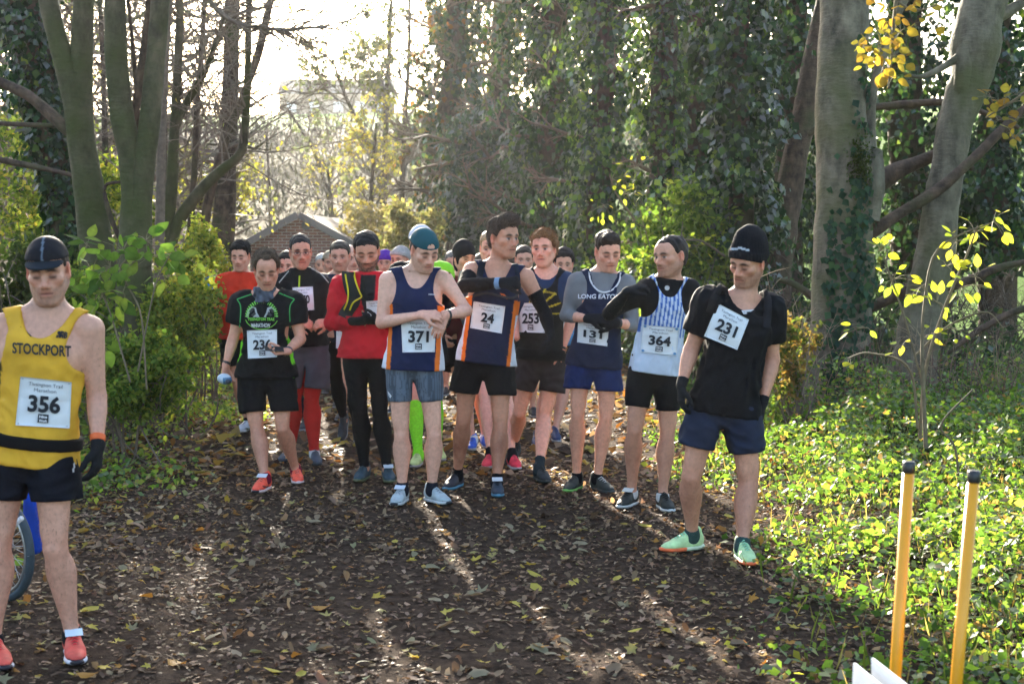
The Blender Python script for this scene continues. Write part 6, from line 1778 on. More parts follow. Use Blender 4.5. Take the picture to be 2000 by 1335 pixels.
# ================================================================== the runners
BLK = (0.0055, 0.0055, 0.007); NAVY = (0.010, 0.017, 0.055); DKNAVY = (0.010, 0.014, 0.030)
def foot(x, y, yaw=0, **kw): return dict(toe=(x, y), yaw=yaw, **kw)

# ---- yellow vest, far left
p = Person(dict(fs=(0.97, 1, 1.04), label='runner in a yellow vest and black cap at the left edge, bib 356', k=1.02, hs=1.07, face=(9, 12, 3), beard=0.45, hairc=(0.05, 0.035, 0.03), beardc=(0.10, 0.07, 0.06), eyes='down', hres=0.0042, res=0.0105,
    skin=(0.50, 0.335, 0.27), leghair=0.12, neckw=1.03,
    foot_a=foot(14, 1318, 34), foot_b=foot(152, 1308, 22),
    j=dict(head=(94, 528, -0.02), neck=(92, 617), sha=(-2, 642), shb=(176, 645, 0.02), ela=(-48, 772, 0.05), elb=(189, 775, 0.04), wra=(-48, 872, -0.06), wrb=(191, 868, -0.06),
           hipa=(20, 895), hipb=(104, 897), kna=(-2, 1065, -0.04), knb=(108, 1070, -0.04)),
    hand_b=dict(dir=(-0.02, -0.15, -1), curl=(22, 28, 20)), palm_b=(-1, 0.1, 0)))
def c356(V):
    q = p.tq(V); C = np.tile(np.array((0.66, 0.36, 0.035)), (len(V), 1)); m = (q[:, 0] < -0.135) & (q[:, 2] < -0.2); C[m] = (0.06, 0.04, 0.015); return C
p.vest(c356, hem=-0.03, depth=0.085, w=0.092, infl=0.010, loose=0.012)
p.shorts((0.006, 0.007, 0.012), length=0.46, flare=0.022)
p.belt(0.10, 0.185, BLK, 0.040, 'waist_belt')
p.hair((0.05, 0.038, 0.03), side=0.003, top=0.0, strands=300, slen=0.008)
p.cap((0.008, 0.009, 0.013), (0.012, 0.018, 0.026), z0=0.048, stripe=(0.10, 0.13, 0.17))
p.glove('b', cuff=0.93); p.glove('a')
p.band('farm', 'b', 0.80, 0.93, (0.75, 0.13, 0.03), 0.006, 'watch', M_RUBBER, 0.005)
for f in 'ab':
    p.band('shank', f, 0.90, 1.04, (0.01, 0.01, 0.012), 0.004)
    p.shoe(f, (0.62, 0.085, 0.06), (0.6, 0.6, 0.66), (0.015, 0.012, 0.02), (0.7, 0.05, 0.06), (0.62, 0.7, 0.78) if f == 'b' else None)
p.bib([(40, 735), (140, 746), (136, 836), (30, 830)], '356')
p.print_text('STOCKPORT', [(24, 668), (139, 675), (139, 697), (24, 690)], ['running_vest'], (0.012, 0.012, 0.02), bold=0.03, lift=0.012)
p.print_poly([[(109, 659), (113, 659), (117, 646), (113, 646)], [(114, 659), (119, 659), (123, 646), (119, 646)]], ['running_vest'], (0.015, 0.015, 0.02), 'maker_logo')
p.print_text('NB', [(116, 646), (133, 648), (131, 661), (114, 659)], ['running_vest'], (0.015, 0.015, 0.02), 'maker_logo', bold=0.05)
p.print_poly([[(53, 636), (56, 633), (59, 637), (56, 640)], [(51, 642), (58, 640), (61, 648), (55, 652)], [(55, 650), (59, 648), (63, 656), (59, 657)], [(40, 637), (52, 641), (52, 642), (40, 638)], [(58, 643), (66, 645), (66, 647), (58, 645)]], ['running_vest'], (0.05, 0.03, 0.015), 'club_badge')
p.print_poly([[(143, 905), (146, 902), (147, 912), (144, 916)], [(141, 915), (145, 911), (145, 921), (142, 922)]], ['shorts'], (0.5, 0.5, 0.52), 'shorts_logo')

# ---- black beanie, bib 231
p = Person(dict(fs=(1.0, 1, 0.99), label='runner in a black T-shirt and beanie looking down, bib 231', k=1.03, hs=1.08, face=(-42, 16, -8), beard=0.42, hairc=(0.045, 0.03, 0.025), eyes='down', hres=0.0042, res=0.0105, build=1.06,
    skin=(0.47, 0.295, 0.225), leghair=0.45, neckw=1.08,
    foot_a=foot(1289, 1082, -62, len=0.29), foot_b=foot(1470, 1112, 6, len=0.29),
    j=dict(head=(1462, 512, -0.03), neck=(1450, 590), sha=(1386, 592, -0.02), shb=(1502, 606, 0.05), ela=(1350, 682, 0.02), elb=(1508, 702, 0.07), wra=(1331, 752, -0.06), wrb=(1490, 785, 0.0),
           hipa=(1378, 800), hipb=(1448, 806), kna=(1350, 930, -0.02), knb=(1462, 945, -0.03)),
    hand_a=dict(dir=(-0.02, -0.1, -1), curl=(18, 25, 20)), hand_b=dict(dir=(-0.12, -0.1, -1), curl=(25, 30, 20))))
p.shirt(BLK, hem=-0.02, sleeve=0.66, infl=0.018, sl_infl=0.026, loose=0.010, wr=0.010)
p.shorts((0.016, 0.022, 0.042), length=0.56, flare=0.022)
p.hair((0.045, 0.03, 0.025), side=0.003, top=0.0, strands=200, slen=0.008)
p.beanie((0.006, 0.007, 0.010), z0=0.014, tall=0.062, stripe=(0.42, 0.46, 0.52))
p.glove('a', cuff=0.80); p.glove('b', cuff=0.86)
for f in 'ab':
    p.band('shank', f, 0.87, 1.04, (0.03, 0.06, 0.055), 0.005)
    p.shoe(f, (0.46, 0.66, 0.33), (0.62, 0.74, 0.55), None, (0.3, 0.6, 0.4), None, (0.8, 0.15, 0.05))
p.bib([(1402, 592), (1463, 624), (1440, 683), (1375, 656)], '231', ('t_shirt',))
p.print_poly([[(1448, 606), (1452, 613), (1457, 613), (1474, 604), (1456, 609), (1452, 608)]], ['t_shirt'], (0.55, 0.55, 0.57), 'swoosh')
p.ribbon([(1425, 545), (1412, 556), (1395, 580), (1385, 610)], 14, ['t_shirt'], (0.012, 0.012, 0.014), 'pack_strap')
p.ribbon([(1487, 566), (1497, 578), (1500, 600), (1497, 640)], 16, ['t_shirt'], (0.014, 0.014, 0.018), 'pack_strap')

# ---- striped vest, bib 364
p = Person(dict(fs=(1.04, 1.02, 0.98), label='runner in a blue-striped white vest with folded arm, bib 364', k=1.0, hs=1.12, face=(-50, 4, 3), beard=0.35, mustache=0.4, hairc=(0.05, 0.034, 0.026), eyes='open', grey=0.08,
    skin=(0.46, 0.29, 0.22), leghair=0.35, neckw=1.05,
    foot_a=foot(1208, 998, -28, pitch=0), foot_b=foot(1312, 1006, 10),
    j=dict(head=(1311, 500, -0.02), neck=(1304, 552), sha=(1264, 566, -0.02), shb=(1346, 566, 0.02), ela=(1190, 612, -0.12), elb=(1368, 640, 0.05), wra=(1226, 568, -0.24), wrb=(1356, 700, -0.05),
           hipa=(1252, 737), hipb=(1303, 740), kna=(1239, 840, -0.05), knb=(1303, 850, -0.03)),
    hand_a=dict(dir=(0.75, -0.15, 0.30), curl=(30, 40, 30), thumb=-1), palm_a=(0.2, 0.4, -1)))
p.shirt(BLK, hem=0.2, sleeve=1.0, fore=0.9, infl=0.005, sl_infl=0.007, name='base_layer', collar=0.03, wr=0.002, loose=-0.01)
def c364(V):
    q = p.tq(V); C = np.tile(np.array((0.50, 0.56, 0.66)), (len(V), 1))
    st = (np.sin(q[:, 0] * 2 * math.pi / 0.0265) > 0.1) & (q[:, 2] > -0.345); C[st] = (0.035, 0.11, 0.38); return C
p.vest(c364, hem=0.06, depth=0.09, w=0.085, infl=0.016, loose=0.022, name='running_vest', h=0.0078)
p.shorts(BLK, length=0.56, flare=0.004, infl=0.007, wr=0.003, name='tight_shorts')
p.hair((0.05, 0.034, 0.026), side=0.004, top=0.006, strands=700, slen=0.010, recede=0.012)
p.glove('a', cuff=0.8)
for f in 'ab':
    p.band('shank', f, 0.94, 1.05, (0.45, 0.46, 0.46), 0.004)
    p.shoe(f, (0.014, 0.020, 0.018), (0.55, 0.57, 0.55), None, (0.02, 0.02, 0.02), (0.5, 0.52, 0.5) if f == 'a' else None)
p.bib([(1256, 634), (1326, 640), (1322, 694), (1251, 687)], '364', dots=True)
p.print_poly([[(1303 + 5 * math.cos(t), 562 + 5 * math.sin(t)) for t in np.arange(0, 6.28, 0.7)]], ['base_layer', 'running_vest'], (0.4, 0.4, 0.4), 'round_badge')

# ---- navy vest checking a watch, bib 37
p = Person(dict(fs=(0.96, 1, 1.05), label='runner in a navy and orange vest and teal backwards cap checking his watch, bib 371', k=1.02, hs=1.10, face=(28, 24, 2), beard=0.38, hairc=(0.10, 0.06, 0.035), beardc=(0.20, 0.11, 0.06), eyes='down',
    skin=(0.58, 0.40, 0.33), leghair=0.10,
    foot_a=foot(768, 993, -12), foot_b=foot(880, 990, 38),
    j=dict(head=(828, 488, -0.04), neck=(815, 536), sha=(757, 549), shb=(867, 545, 0.0), ela=(745, 630, -0.06), elb=(911, 606, -0.05), wra=(824, 614, -0.24), wrb=(868, 616, -0.22),
           hipa=(780, 717), hipb=(836, 717), kna=(784, 850, -0.03), knb=(848, 850, -0.03)),
    bare_a=True, bare_b=True, hand_a=dict(dir=(1, -0.16, 0.0), curl=(28, 30, 20), thumb=-1), palm_a=(0.0, 0.75, -0.7), hand_b=dict(dir=(-0.42, -0.22, -1), curl=(16, 22, 16), thumb=-1), palm_b=(0.1, 1, -0.1)))
def c37(V):
    q = p.tq(V); C = np.tile(np.array(NAVY), (len(V), 1)); x = np.abs(q[:, 0]) + 0.35 * np.clip(-q[:, 1], -0.03, 0.2); e = 0.138 + 0.05 * np.clip((-q[:, 2] - 0.42) / 0.2, 0, 1) * 0
    m = (x > e) & (q[:, 2] < -0.20); C[m] = (0.72, 0.16, 0.02); m2 = (x > e + 0.030) & (q[:, 2] < -0.36); C[m2] = (0.62, 0.64, 0.70)
    return C
p.vest(c37, hem=-0.02, depth=0.09, w=0.085, infl=0.015, loose=0.018, h=0.0085)
def c37s(V):
    C = np.tile(np.array((0.085, 0.105, 0.135)), (len(V), 1)); a = np.sin(V[:, 0] * 2 * math.pi / 0.0145); C *= (1 + 0.30 * np.sign(a))[:, None]; return C
p.shorts(c37s, length=0.50, flare=0.002, infl=0.006, wr=0.003, name='tight_shorts')
p.hair((0.03, 0.02, 0.015), side=0.003, top=0.004, strands=0)
p.cap((0.010, 0.068, 0.085), (0.012, 0.05, 0.06), back=True, z0=0.040)
p.watch('b', t=(0.80, 0.90))
for f in 'ab':
    p.band('shank', f, 0.84, 1.04, (0.010, 0.012, 0.02), 0.005)
    p.shoe(f, (0.36, 0.43, 0.46), (0.50, 0.55, 0.57), (0.02, 0.025, 0.03), (0.4, 0.45, 0.5), (0.55, 0.62, 0.72) if f == 'a' else None)
p.bib([(783, 622), (852, 624), (849, 687), (786, 688)], '371')
p.print_poly([[(836, 557), (841, 568), (849, 572), (855, 571), (852, 564)], [(841, 556), (847, 566), (853, 569), (848, 560)]], ['running_vest'], (0.75, 0.13, 0.02), 'club_logo')
p.print_text('DERWENT', [(837, 573), (856, 574), (856, 577), (837, 576)], ['running_vest'], (0.6, 0.6, 0.62), 'club_print', bold=0.03)
p.print_poly([[(757, 763), (759, 772), (762, 777), (765, 773), (761, 772)]], ['tight_shorts'], (0.6, 0.62, 0.65), 'swoosh')

# ---- tallest runner, black arm warmers, bib 24
p = Person(dict(fs=(1.0, 1.02, 1.03), label='tallest runner in navy vest with black arm warmers and arm across chest, bib 24', k=1.04, hs=1.13, face=(40, 2, 0), beard=0.22, hairc=(0.085, 0.06, 0.045), hairk=0.65, eyes='open', gaze=0.003,
    skin=(0.43, 0.265, 0.195), leghair=0.75, grey=0.12,
    foot_a=foot(868, 962, -22), foot_b=foot(974, 976, 4),
    j=dict(head=(982, 465, -0.02), neck=(970, 526), sha=(920, 530, -0.02), shb=(1028, 542), ela=(906, 558, -0.21), elb=(1064, 610, 0.0), wra=(984, 552, -0.33), wrb=(1076, 655, -0.16),
           hipa=(917, 714), hipb=(976, 717), kna=(905, 822, 0.0), knb=(977, 832, -0.06)),
    hand_a=dict(dir=(1, -0.05, 0.06), curl=(70, 75, 45), thumb=-1), palm_a=(0, 1, -0.3), hand_b=dict(dir=(-0.18, -0.2, -1), curl=(25, 30, 20))))
def c24(V):
    q = p.tq(V); C = np.tile(np.array((0.012, 0.016, 0.042)), (len(V), 1)); x = np.abs(q[:, 0]) + 0.35 * np.clip(-q[:, 1], -0.03, 0.2)
    m = (x > 0.136) & (q[:, 2] < -0.20); C[m] = (0.72, 0.16, 0.02); m2 = (x > 0.162) & (q[:, 2] < -0.30); C[m2] = (0.62, 0.64, 0.70); return C
p.vest(c24, hem=0.04, depth=0.095, w=0.085, infl=0.012, loose=0.02, h=0.009)
p.shorts(BLK, length=0.48, flare=0.032)
p.hair((0.085, 0.06, 0.045), side=0.007, top=0.02, strands=1700, slen=0.028, mess=0.8, noise=0.006, extra=[((0.0, 0.05, 0.105), (0.05, 0.045, 0.03))])
for f in 'ab':
    p.sleeve(f, 0.36 if f == 'a' else 0.42, 0.94, BLK); p.glove(f)
    p.band('shank', f, 0.84, 1.04, BLK, 0.005)
    p.shoe(f, (0.025, 0.04, 0.06) if f == 'b' else (0.03, 0.03, 0.04), (0.06, 0.20, 0.30), None, (0.03, 0.03, 0.035), (0.55, 0.58, 0.62) if f == 'b' else None)
p.band('farm', 'a', 0.80, 0.92, (0.12, 0.22, 0.36), 0.010, 'watch', M_RUBBER, 0.0045)
p.bib([(925, 588), (987, 598), (980, 651), (918, 640)], '24')
p.ribbon([(938, 487), (944, 505), (938, 530), (934, 560)], 13, ['running_vest', 'body'], (0.012, 0.015, 0.02), 'pack_strap')
p.ribbon([(1006, 514), (1009, 525), (1012, 545), (1013, 570)], 9, ['running_vest', 'body'], (0.012, 0.02, 0.035), 'pack_strap')
p.ribbon([(925, 578), (950, 572), (975, 578), (1000, 582), (1012, 575)], 5, ['running_vest'], (0.05, 0.05, 0.055), 'chest_strap', 0.006)
p.print_poly([[(976, 572), (982, 580), (990, 584), (993, 583), (985, 574)]], ['running_vest'], (0.75, 0.13, 0.02), 'club_logo')
p.print_poly([[(999, 752), (1001, 756), (1004, 756), (1010, 748), (1003, 753)]], ['shorts'], (0.55, 0.55, 0.57), 'swoosh')

# ---- navy vest, grey sleeves, bib 131
p = Person(dict(fs=(0.97, 1.0, 0.99), label='runner in a navy vest over grey sleeves with crossed gloved hands, bib 131', k=1.0, hs=1.11, face=(10, 18, 2), beard=0.16, hairc=(0.06, 0.04, 0.03), eyes='down', jaw=0.95,
    skin=(0.56, 0.36, 0.28), leghair=0.2, leg=0.95,
    foot_a=foot(1104, 966, -24), foot_b=foot(1198, 968, 28),
    j=dict(head=(1187, 490, -0.03), neck=(1178, 541), sha=(1128, 552), shb=(1222, 556), ela=(1105, 616, 0.0), elb=(1238, 636, -0.02), wra=(1150, 622, -0.22), wrb=(1203, 630, -0.21),
           hipa=(1134, 715), hipb=(1186, 718), kna=(1128, 810, -0.05), knb=(1183, 816, -0.04)),
    hand_a=dict(dir=(1, -0.1, 0.0), curl=(35, 40, 30), thumb=-1), palm_a=(0, 0.8, -0.6), hand_b=dict(dir=(-1, -0.1, 0.1), curl=(40, 45, 30), thumb=1), palm_b=(0, 1, -0.2)))
p.shirt((0.16, 0.165, 0.175), hem=0.2, sleeve=1.0, fore=0.48, infl=0.004, sl_infl=0.005, name='base_layer', collar=0.035, wr=0.002, loose=-0.01)
def c131(V):
    q = p.tq(V); C = np.tile(np.array((0.014, 0.020, 0.045)), (len(V), 1))
    return C
p.vest(c131, hem=0.0, depth=0.115, w=0.085, infl=0.016, loose=0.016)
p.shorts((0.010, 0.022, 0.085), length=0.47, flare=0.03)
p.hair((0.05, 0.034, 0.026), side=0.004, top=0.014, strands=1000, slen=0.016, extra=[((0.0, 0.055, 0.10), (0.045, 0.035, 0.025))])
p.glove('a', cuff=0.9); p.glove('b', cuff=0.97)
p.band('farm', 'b', 0.84, 0.96, (0.02, 0.02, 0.02), 0.008, 'watch', M_RUBBER, 0.0045)
for f in 'ab':
    p.band('shank', f, 0.90, 1.04, BLK, 0.004)
    p.shoe(f, (0.018, 0.028, 0.026), (0.15, 0.4, 0.08) if f == 'a' else (0.04, 0.05, 0.05), None, (0.4, 0.42, 0.42) if f == 'b' else (0.05, 0.05, 0.05))
p.bib([(1129, 628), (1190, 634), (1186, 676), (1127, 668)], '131')
p.ribbon([(1151, 530), (1153, 548), (1166, 566), (1183, 571), (1200, 563), (1210, 548), (1212, 532)], 3.4, ['running_vest', 'base_layer'], (0.6, 0.6, 0.62), 'neck_trim', 0.004)
p.print_text('LONG EATON', [(1129, 574), (1212, 574), (1210, 584), (1129, 583)], ['running_vest'], (0.55, 0.55, 0.58), bold=0.03)
p.print_poly([[(1146 + 7 * math.cos(t), 551 + 7 * math.sin(t)) for t in np.arange(0, 6.28, 0.7)]], ['running_vest'], (0.42, 0.44, 0.48), 'round_badge', 0.004)
p.print_poly([[(1141, 548), (1150, 547), (1150, 549), (1143, 550)], [(1142, 553), (1150, 552), (1150, 555), (1142, 556)]], ['running_vest'], (0.014, 0.02, 0.045), 'round_badge', 0.006)

# ---- black marathon T-shirt with phone, bib 236
p = Person(dict(fs=(0.95, 1.0, 1.05), label='curly-haired runner in a black marathon T-shirt looking at a phone, bib 236', k=0.98, hs=1.10, face=(12, 22, 2), beard=0.12, hairc=(0.20, 0.13, 0.08), hairk=0.6, eyes='down', nose=1.1,
    skin=(0.50, 0.31, 0.235), leghair=0.35,
    foot_a=foot(497, 968, -10), foot_b=foot(584, 950, 14),
    j=dict(head=(520, 525, -0.05), neck=(518, 578), sha=(472, 594), shb=(573, 594), ela=(455, 662, 0.0), elb=(587, 662, -0.02), wra=(441, 714, -0.08), wrb=(560, 686, -0.25),
           hipa=(492, 740), hipb=(549, 740), kna=(502, 838, -0.06), knb=(552, 836, -0.05)),
    bare_a=True, bare_b=True, hand_a=dict(dir=(-0.05, -0.25, -1), curl=(45, 45, 30), thumb=-1), palm_a=(0.9, -0.4, 0), hand_b=dict(dir=(-0.92, -0.35, -0.02), curl=(30, 35, 25), thumb=1), palm_b=(0, -0.45, 1)))
def c236(V):
    q = p.tq(V); C = np.tile(np.array(BLK), (len(V), 1)); m = (np.abs(q[:, 0]) > 0.135) & (q[:, 1] < 0.055) & (q[:, 2] < -0.22) & (np.abs(q[:, 0]) < 0.2); C[m] = (0.16, 0.62, 0.02); return C
p.shirt(c236, hem=0.03, sleeve=0.58, infl=0.016, sl_infl=0.026, loose=0.022)
p.shorts(BLK, length=0.66, flare=0.036)
p.hair((0.15, 0.10, 0.065), side=0.014, top=0.012, noise=0.007, nf=45, strands=2200, slen=0.022, mess=1.0, recede=0.024)
p.garment('neck_tube', [Tube(p.Nk - p.up * 0.03, p.Nk + p.up * 0.05, [(0, 0.088, 0.092), (0.5, 0.083, 0.086), (1, 0.076, 0.082)], p.fwd, 0.02)], lambda V: np.array((0.06, 0.07, 0.095)) * (1 + 0.7 * wob(V, 55, 3))[:, None], M_KNIT, 0.0065, lambda P, D: np.maximum(D, np.abs((P - (p.Nk + p.up * 0.012).astype(np.float32)) @ p.up.astype(np.float32)) - 0.055), 0.007, 18)
p.watch('a', t=(0.86, 0.96)); p.watch('b', (0.03, 0.03, 0.04), (0.86, 0.96))
for f in 'ab':
    p.band('shank', f, 0.90, 1.04, (0.16, 0.012, 0.03), 0.005)
    p.shoe(f, (0.85, 0.10, 0.055), (0.62, 0.5, 0.5), (0.02, 0.015, 0.02) if f == 'a' else None, (0.85, 0.2, 0.15), (0.6, 0.62, 0.68) if f == 'a' else None, None, (0.02, 0.012, 0.012))
p.bib([(482, 645), (541, 643), (541, 697), (484, 700)], '236', ('t_shirt',))
GRN = (0.16, 0.50, 0.05); WHT = (0.5, 0.52, 0.52)
for k in range(21):   # rays of the printed emblem
    t = math.radians(180 + 9 * k); cx, cy_ = 511, 617
    p.print_poly([[(cx + 25 * math.cos(t - .03), cy_ + 25 * math.sin(t - .03)), (cx + 32 * math.cos(t - .045), cy_ + 32 * math.sin(t - .045)), (cx + 32 * math.cos(t + .045), cy_ + 32 * math.sin(t + .045)), (cx + 25 * math.cos(t + .03), cy_ + 25 * math.sin(t + .03))]], ['t_shirt'], GRN, 'emblem_ray')
p.print_poly([[(480, 619), (484, 604), (492, 598), (500, 601), (502, 610), (507, 619)], [(542, 619), (538, 604), (530, 598), (522, 601), (520, 610), (515, 619)]], ['t_shirt'], (0.30, 0.32, 0.32), 'emblem_print')
p.print_poly([[(486, 608), (491, 602), (496, 604), (490, 611)], [(536, 608), (531, 602), (526, 604), (532, 611)], [(490, 615), (498, 608), (500, 613), (494, 618)], [(532, 615), (524, 608), (522, 613), (528, 618)]], ['t_shirt'], (0.03, 0.03, 0.03), 'emblem_print', 0.007)
p.print_text('TISSINGTON TRAIL', [(483, 620), (538, 620), (536, 626), (484, 626)], ['t_shirt'], GRN, bold=0.03)
p.print_text('MARATHON', [(490, 631), (528, 631), (526, 639), (492, 639)], ['t_shirt'], WHT, bold=0.03)
p.print_poly([[(511 + 32 * math.cos(math.radians(a)), 617 + 25 * math.sin(math.radians(a))), (511 + 33.5 * math.cos(math.radians(a)), 617 + 26.5 * math.sin(math.radians(a))), (511 + 33.5 * math.cos(math.radians(a + 16)), 617 + 26.5 * math.sin(math.radians(a + 16))), (511 + 32 * math.cos(math.radians(a + 16)), 617 + 25 * math.sin(math.radians(a + 16)))] for a in range(20, 160, 16)], ['t_shirt'], GRN, 'emblem_rim')
for path in ([(463, 584), (470, 600), (468, 640)], [(575, 584), (566, 600), (567, 640)], [(463, 584), (492, 574)], [(575, 584), (545, 572)]):
    p.ribbon(path, 2.4, ['t_shirt'], (0.06, 0.36, 0.10), 'piping', 0.003)
c = p.J['wrb'] + p.base + nrm((-0.92, -0.35, -0.02)) * 0.085 + np.array([0, -0.02, 0.024])
mb = MB(); R = np.stack([nrm((-1, -0.3, 0.08)), nrm((-0.25, 0.9, 0.35)), nrm(np.cross((-1, -0.3, 0.08), (-0.25, 0.9, 0.35)))], 1)
mb.box((-0.066, -0.036, -0.0045), (0.066, 0.036, 0.0045), (0.012, 0.012, 0.014), R); me = mb.mesh('phone', M_PLASTIC, smooth=False)
ph = obj('phone', me, None, c); tag(ph, 'black phone held by the curly-haired runner', 'phone')
bv = ph.modifiers.new('bevel', 'BEVEL'); bv.width = 0.004; bv.segments = 2
c = p.J['wra'] + p.base + np.array([-0.005, -0.05, -0.085])
bt = empty('water_bottle', c, 'small soft bottle with blue cap held low by the curly-haired runner', 'bottle')
V, F = mesh_field([Ell((0, 0, 0), (0.048, 0.04, 0.036), None, 0.02), Ell((0.02, -0.01, -0.012), (0.04, 0.035, 0.03), None, 0.02)], 0.005); obj('bottle_body', make_mesh('bottle_body', V, F, M_PLASTIC, np.where((V[:, :1] > 0.0) & (V[:, 2:] < 0.01), np.array((0.05, 0.14, 0.24)), np.array((0.42, 0.5, 0.58)))), bt)
mb = MB(); mb.tube(np.array([(0.03, -0.03, -0.015), (0.045, -0.055, -0.022)]), 0.017, 12, (0.02, 0.03, 0.05)); obj('bottle_cap', mb.mesh('bottle_cap', M_PLASTIC), bt)

# ---- red jacket
p = Person(dict(fs=(1.03, 1, 1.0), label='bearded runner in a red jacket with black and yellow pack straps', k=1.0, hs=1.12, face=(4, 20, 2), beard=0.92, mustache=0.75, hairc=(0.016, 0.013, 0.013), beardc=(0.03, 0.02, 0.018), eyes='down',
    skin=(0.46, 0.29, 0.22), grey=0.08,
    foot_a=foot(696, 946, -10), foot_b=foot(764, 948, 12),
    j=dict(head=(716, 490, -0.04), neck=(715, 544), sha=(668, 560), shb=(764, 560), ela=(649, 630, 0.0), elb=(778, 630, 0.0), wra=(690, 627, -0.2), wrb=(742, 627, -0.2),
           hipa=(692, 706), hipb=(740, 706), kna=(703, 805, -0.05), knb=(742, 805, -0.05)),
    hand_a=dict(dir=(0.95, -0.3, 0.1), curl=(45, 50, 30), thumb=-1), palm_a=(0.1, 0.6, 0.7), hand_b=dict(dir=(-0.95, -0.3, 0.1), curl=(45, 50, 30)), palm_b=(-0.1, 0.6, 0.7)))
RED = (0.50, 0.010, 0.022)
def cred(V):
    q = p.tq(V); C = np.tile(np.array(RED), (len(V), 1))
    m = (np.abs(q[:, 0] - 0.025) < 0.055 * np.clip((q[:, 2] + 0.34) / 0.22, 0, 1)) & (q[:, 1] > 0.02) & (q[:, 2] < 0.03); C[m] = (0.014, 0.015, 0.017); return C
p.shirt(cred, hem=0.06, sleeve=1.0, fore=0.92, infl=0.020, sl_infl=0.017, loose=0.026, name='jacket', collar=0.055, wr=0.008, h=0.0085)
p.tights(BLK)
p.hair((0.018, 0.015, 0.015), side=0.006, top=0.012, strands=1200, slen=0.014)
p.glove('a'); p.glove('b')
p.ribbon([(684, 512), (680, 535), (684, 560), (693, 585), (680, 604), (672, 620)], 26, ['jacket'], (0.020, 0.020, 0.018), 'pack_strap', 0.022)
p.ribbon([(672, 516), (676, 545), (680, 570), (678, 590), (668, 612)], 3.5, ['jacket'], (0.55, 0.45, 0.02), 'strap_piping', 0.028)
p.ribbon([(694, 515), (692, 540), (702, 570), (706, 580), (690, 590), (683, 606)], 3.5, ['jacket'], (0.55, 0.45, 0.02), 'strap_piping', 0.028)
p.ribbon([(700, 572), (715, 574), (730, 570)], 6, ['jacket'], (0.015, 0.015, 0.015), 'chest_strap', 0.008)
p.ribbon([(708, 540), (712, 570), (724, 605)], 8, ['jacket'], (0.012, 0.012, 0.012), 'chest_strap', 0.010)
for f in 'ab': p.shoe(f, (0.025, 0.055, 0.075), (0.10, 0.11, 0.05), None, (0.05, 0.08, 0.1), (0.5, 0.55, 0.6) if f == 'b' else None)
p.bib([(715, 588), (745, 586), (745, 628), (718, 630)], '', ('jacket',))

# ---- red-haired runner, bib 253
p = Person(dict(fs=(0.98, 0.98, 1.04), label='red-haired runner in a black vest with yellow rays, bib 253', k=1.0, hs=1.12, face=(-14, 2, 2), beard=0.08, hairc=(0.26, 0.12, 0.05), hairk=0.75, eyes='open',
    skin=(0.62, 0.38, 0.31), leghair=0.05,
    foot_a=foot(990, 912, -20, Y=11.1, pitch=18), foot_b=foot(1072, 948, 18),
    Y=10.75, j=dict(head=(1062, 485, -0.02), neck=(1066, 534), sha=(1024, 552), shb=(1106, 550), ela=(1000, 615, 0.03), elb=(1117, 618, 0.02), wra=(1010, 660, -0.1), wrb=(1098, 685, -0.04),
           hipa=(1034, 716), hipb=(1078, 716), kna=(1014, 805, 0.0), knb=(1064, 812, -0.04)),
    bare_b=True, hand_b=dict(dir=(-0.1, -0.1, -1), curl=(30, 35, 25))))
p.shirt((0.020, 0.038, 0.085), hem=0.15, sleeve=0.95, infl=0.006, sl_infl=0.010, name='t_shirt', wr=0.003, loose=-0.005)
def c253(V):
    q = p.tq(V); C = np.tile(np.array((0.012, 0.012, 0.012)), (len(V), 1))
    d = q - np.array((-0.10, 0, -0.30)); a = np.degrees(np.arctan2(d[:, 2], d[:, 0])); r = np.hypot(d[:, 0], d[:, 2])
    m = (np.abs(((a + 8) % 20) - 10) < 0.35 / np.maximum(r, 0.04)) & (r > 0.02) & (r < 0.24) & (q[:, 2] > -0.30) & (q[:, 1] > 0); C[m] = (0.50, 0.40, 0.03)
    return C
p.vest(c253, hem=0.08, depth=0.11, w=0.082, infl=0.014, loose=0.018, h=0.0078)
p.shorts((0.030, 0.024, 0.024), length=0.50, flare=0.04)
p.belt(0.10, 0.20, BLK, 0.040, 'waist_belt')
p.hair((0.30, 0.15, 0.065), side=0.012, top=0.012, strands=1700, slen=0.03, mess=0.45, back=0.035, extra=[((0.03, 0.0, 0.02), (0.058, 0.07, 0.085))])
p.band('farm', 'b', 0.88, 0.96, BLK, 0.005, 'watch', M_RUBBER, 0.005)
for f in 'ab':
    p.band('shank', f, 0.78, 1.04, (0.02, 0.03, 0.035), 0.006); p.shoe(f, (0.015, 0.022, 0.026), (0.02, 0.03, 0.03), None, (0.02, 0.03, 0.03))
p.bib([(1011, 592), (1062, 590), (1064, 650), (1008, 648)], '253')
p.print_text('SOUTHWELL', [(1064, 567), (1088, 572), (1087, 576), (1063, 571)], ['running_vest'], (0.5, 0.40, 0.03), 'club_print', bold=0.03)

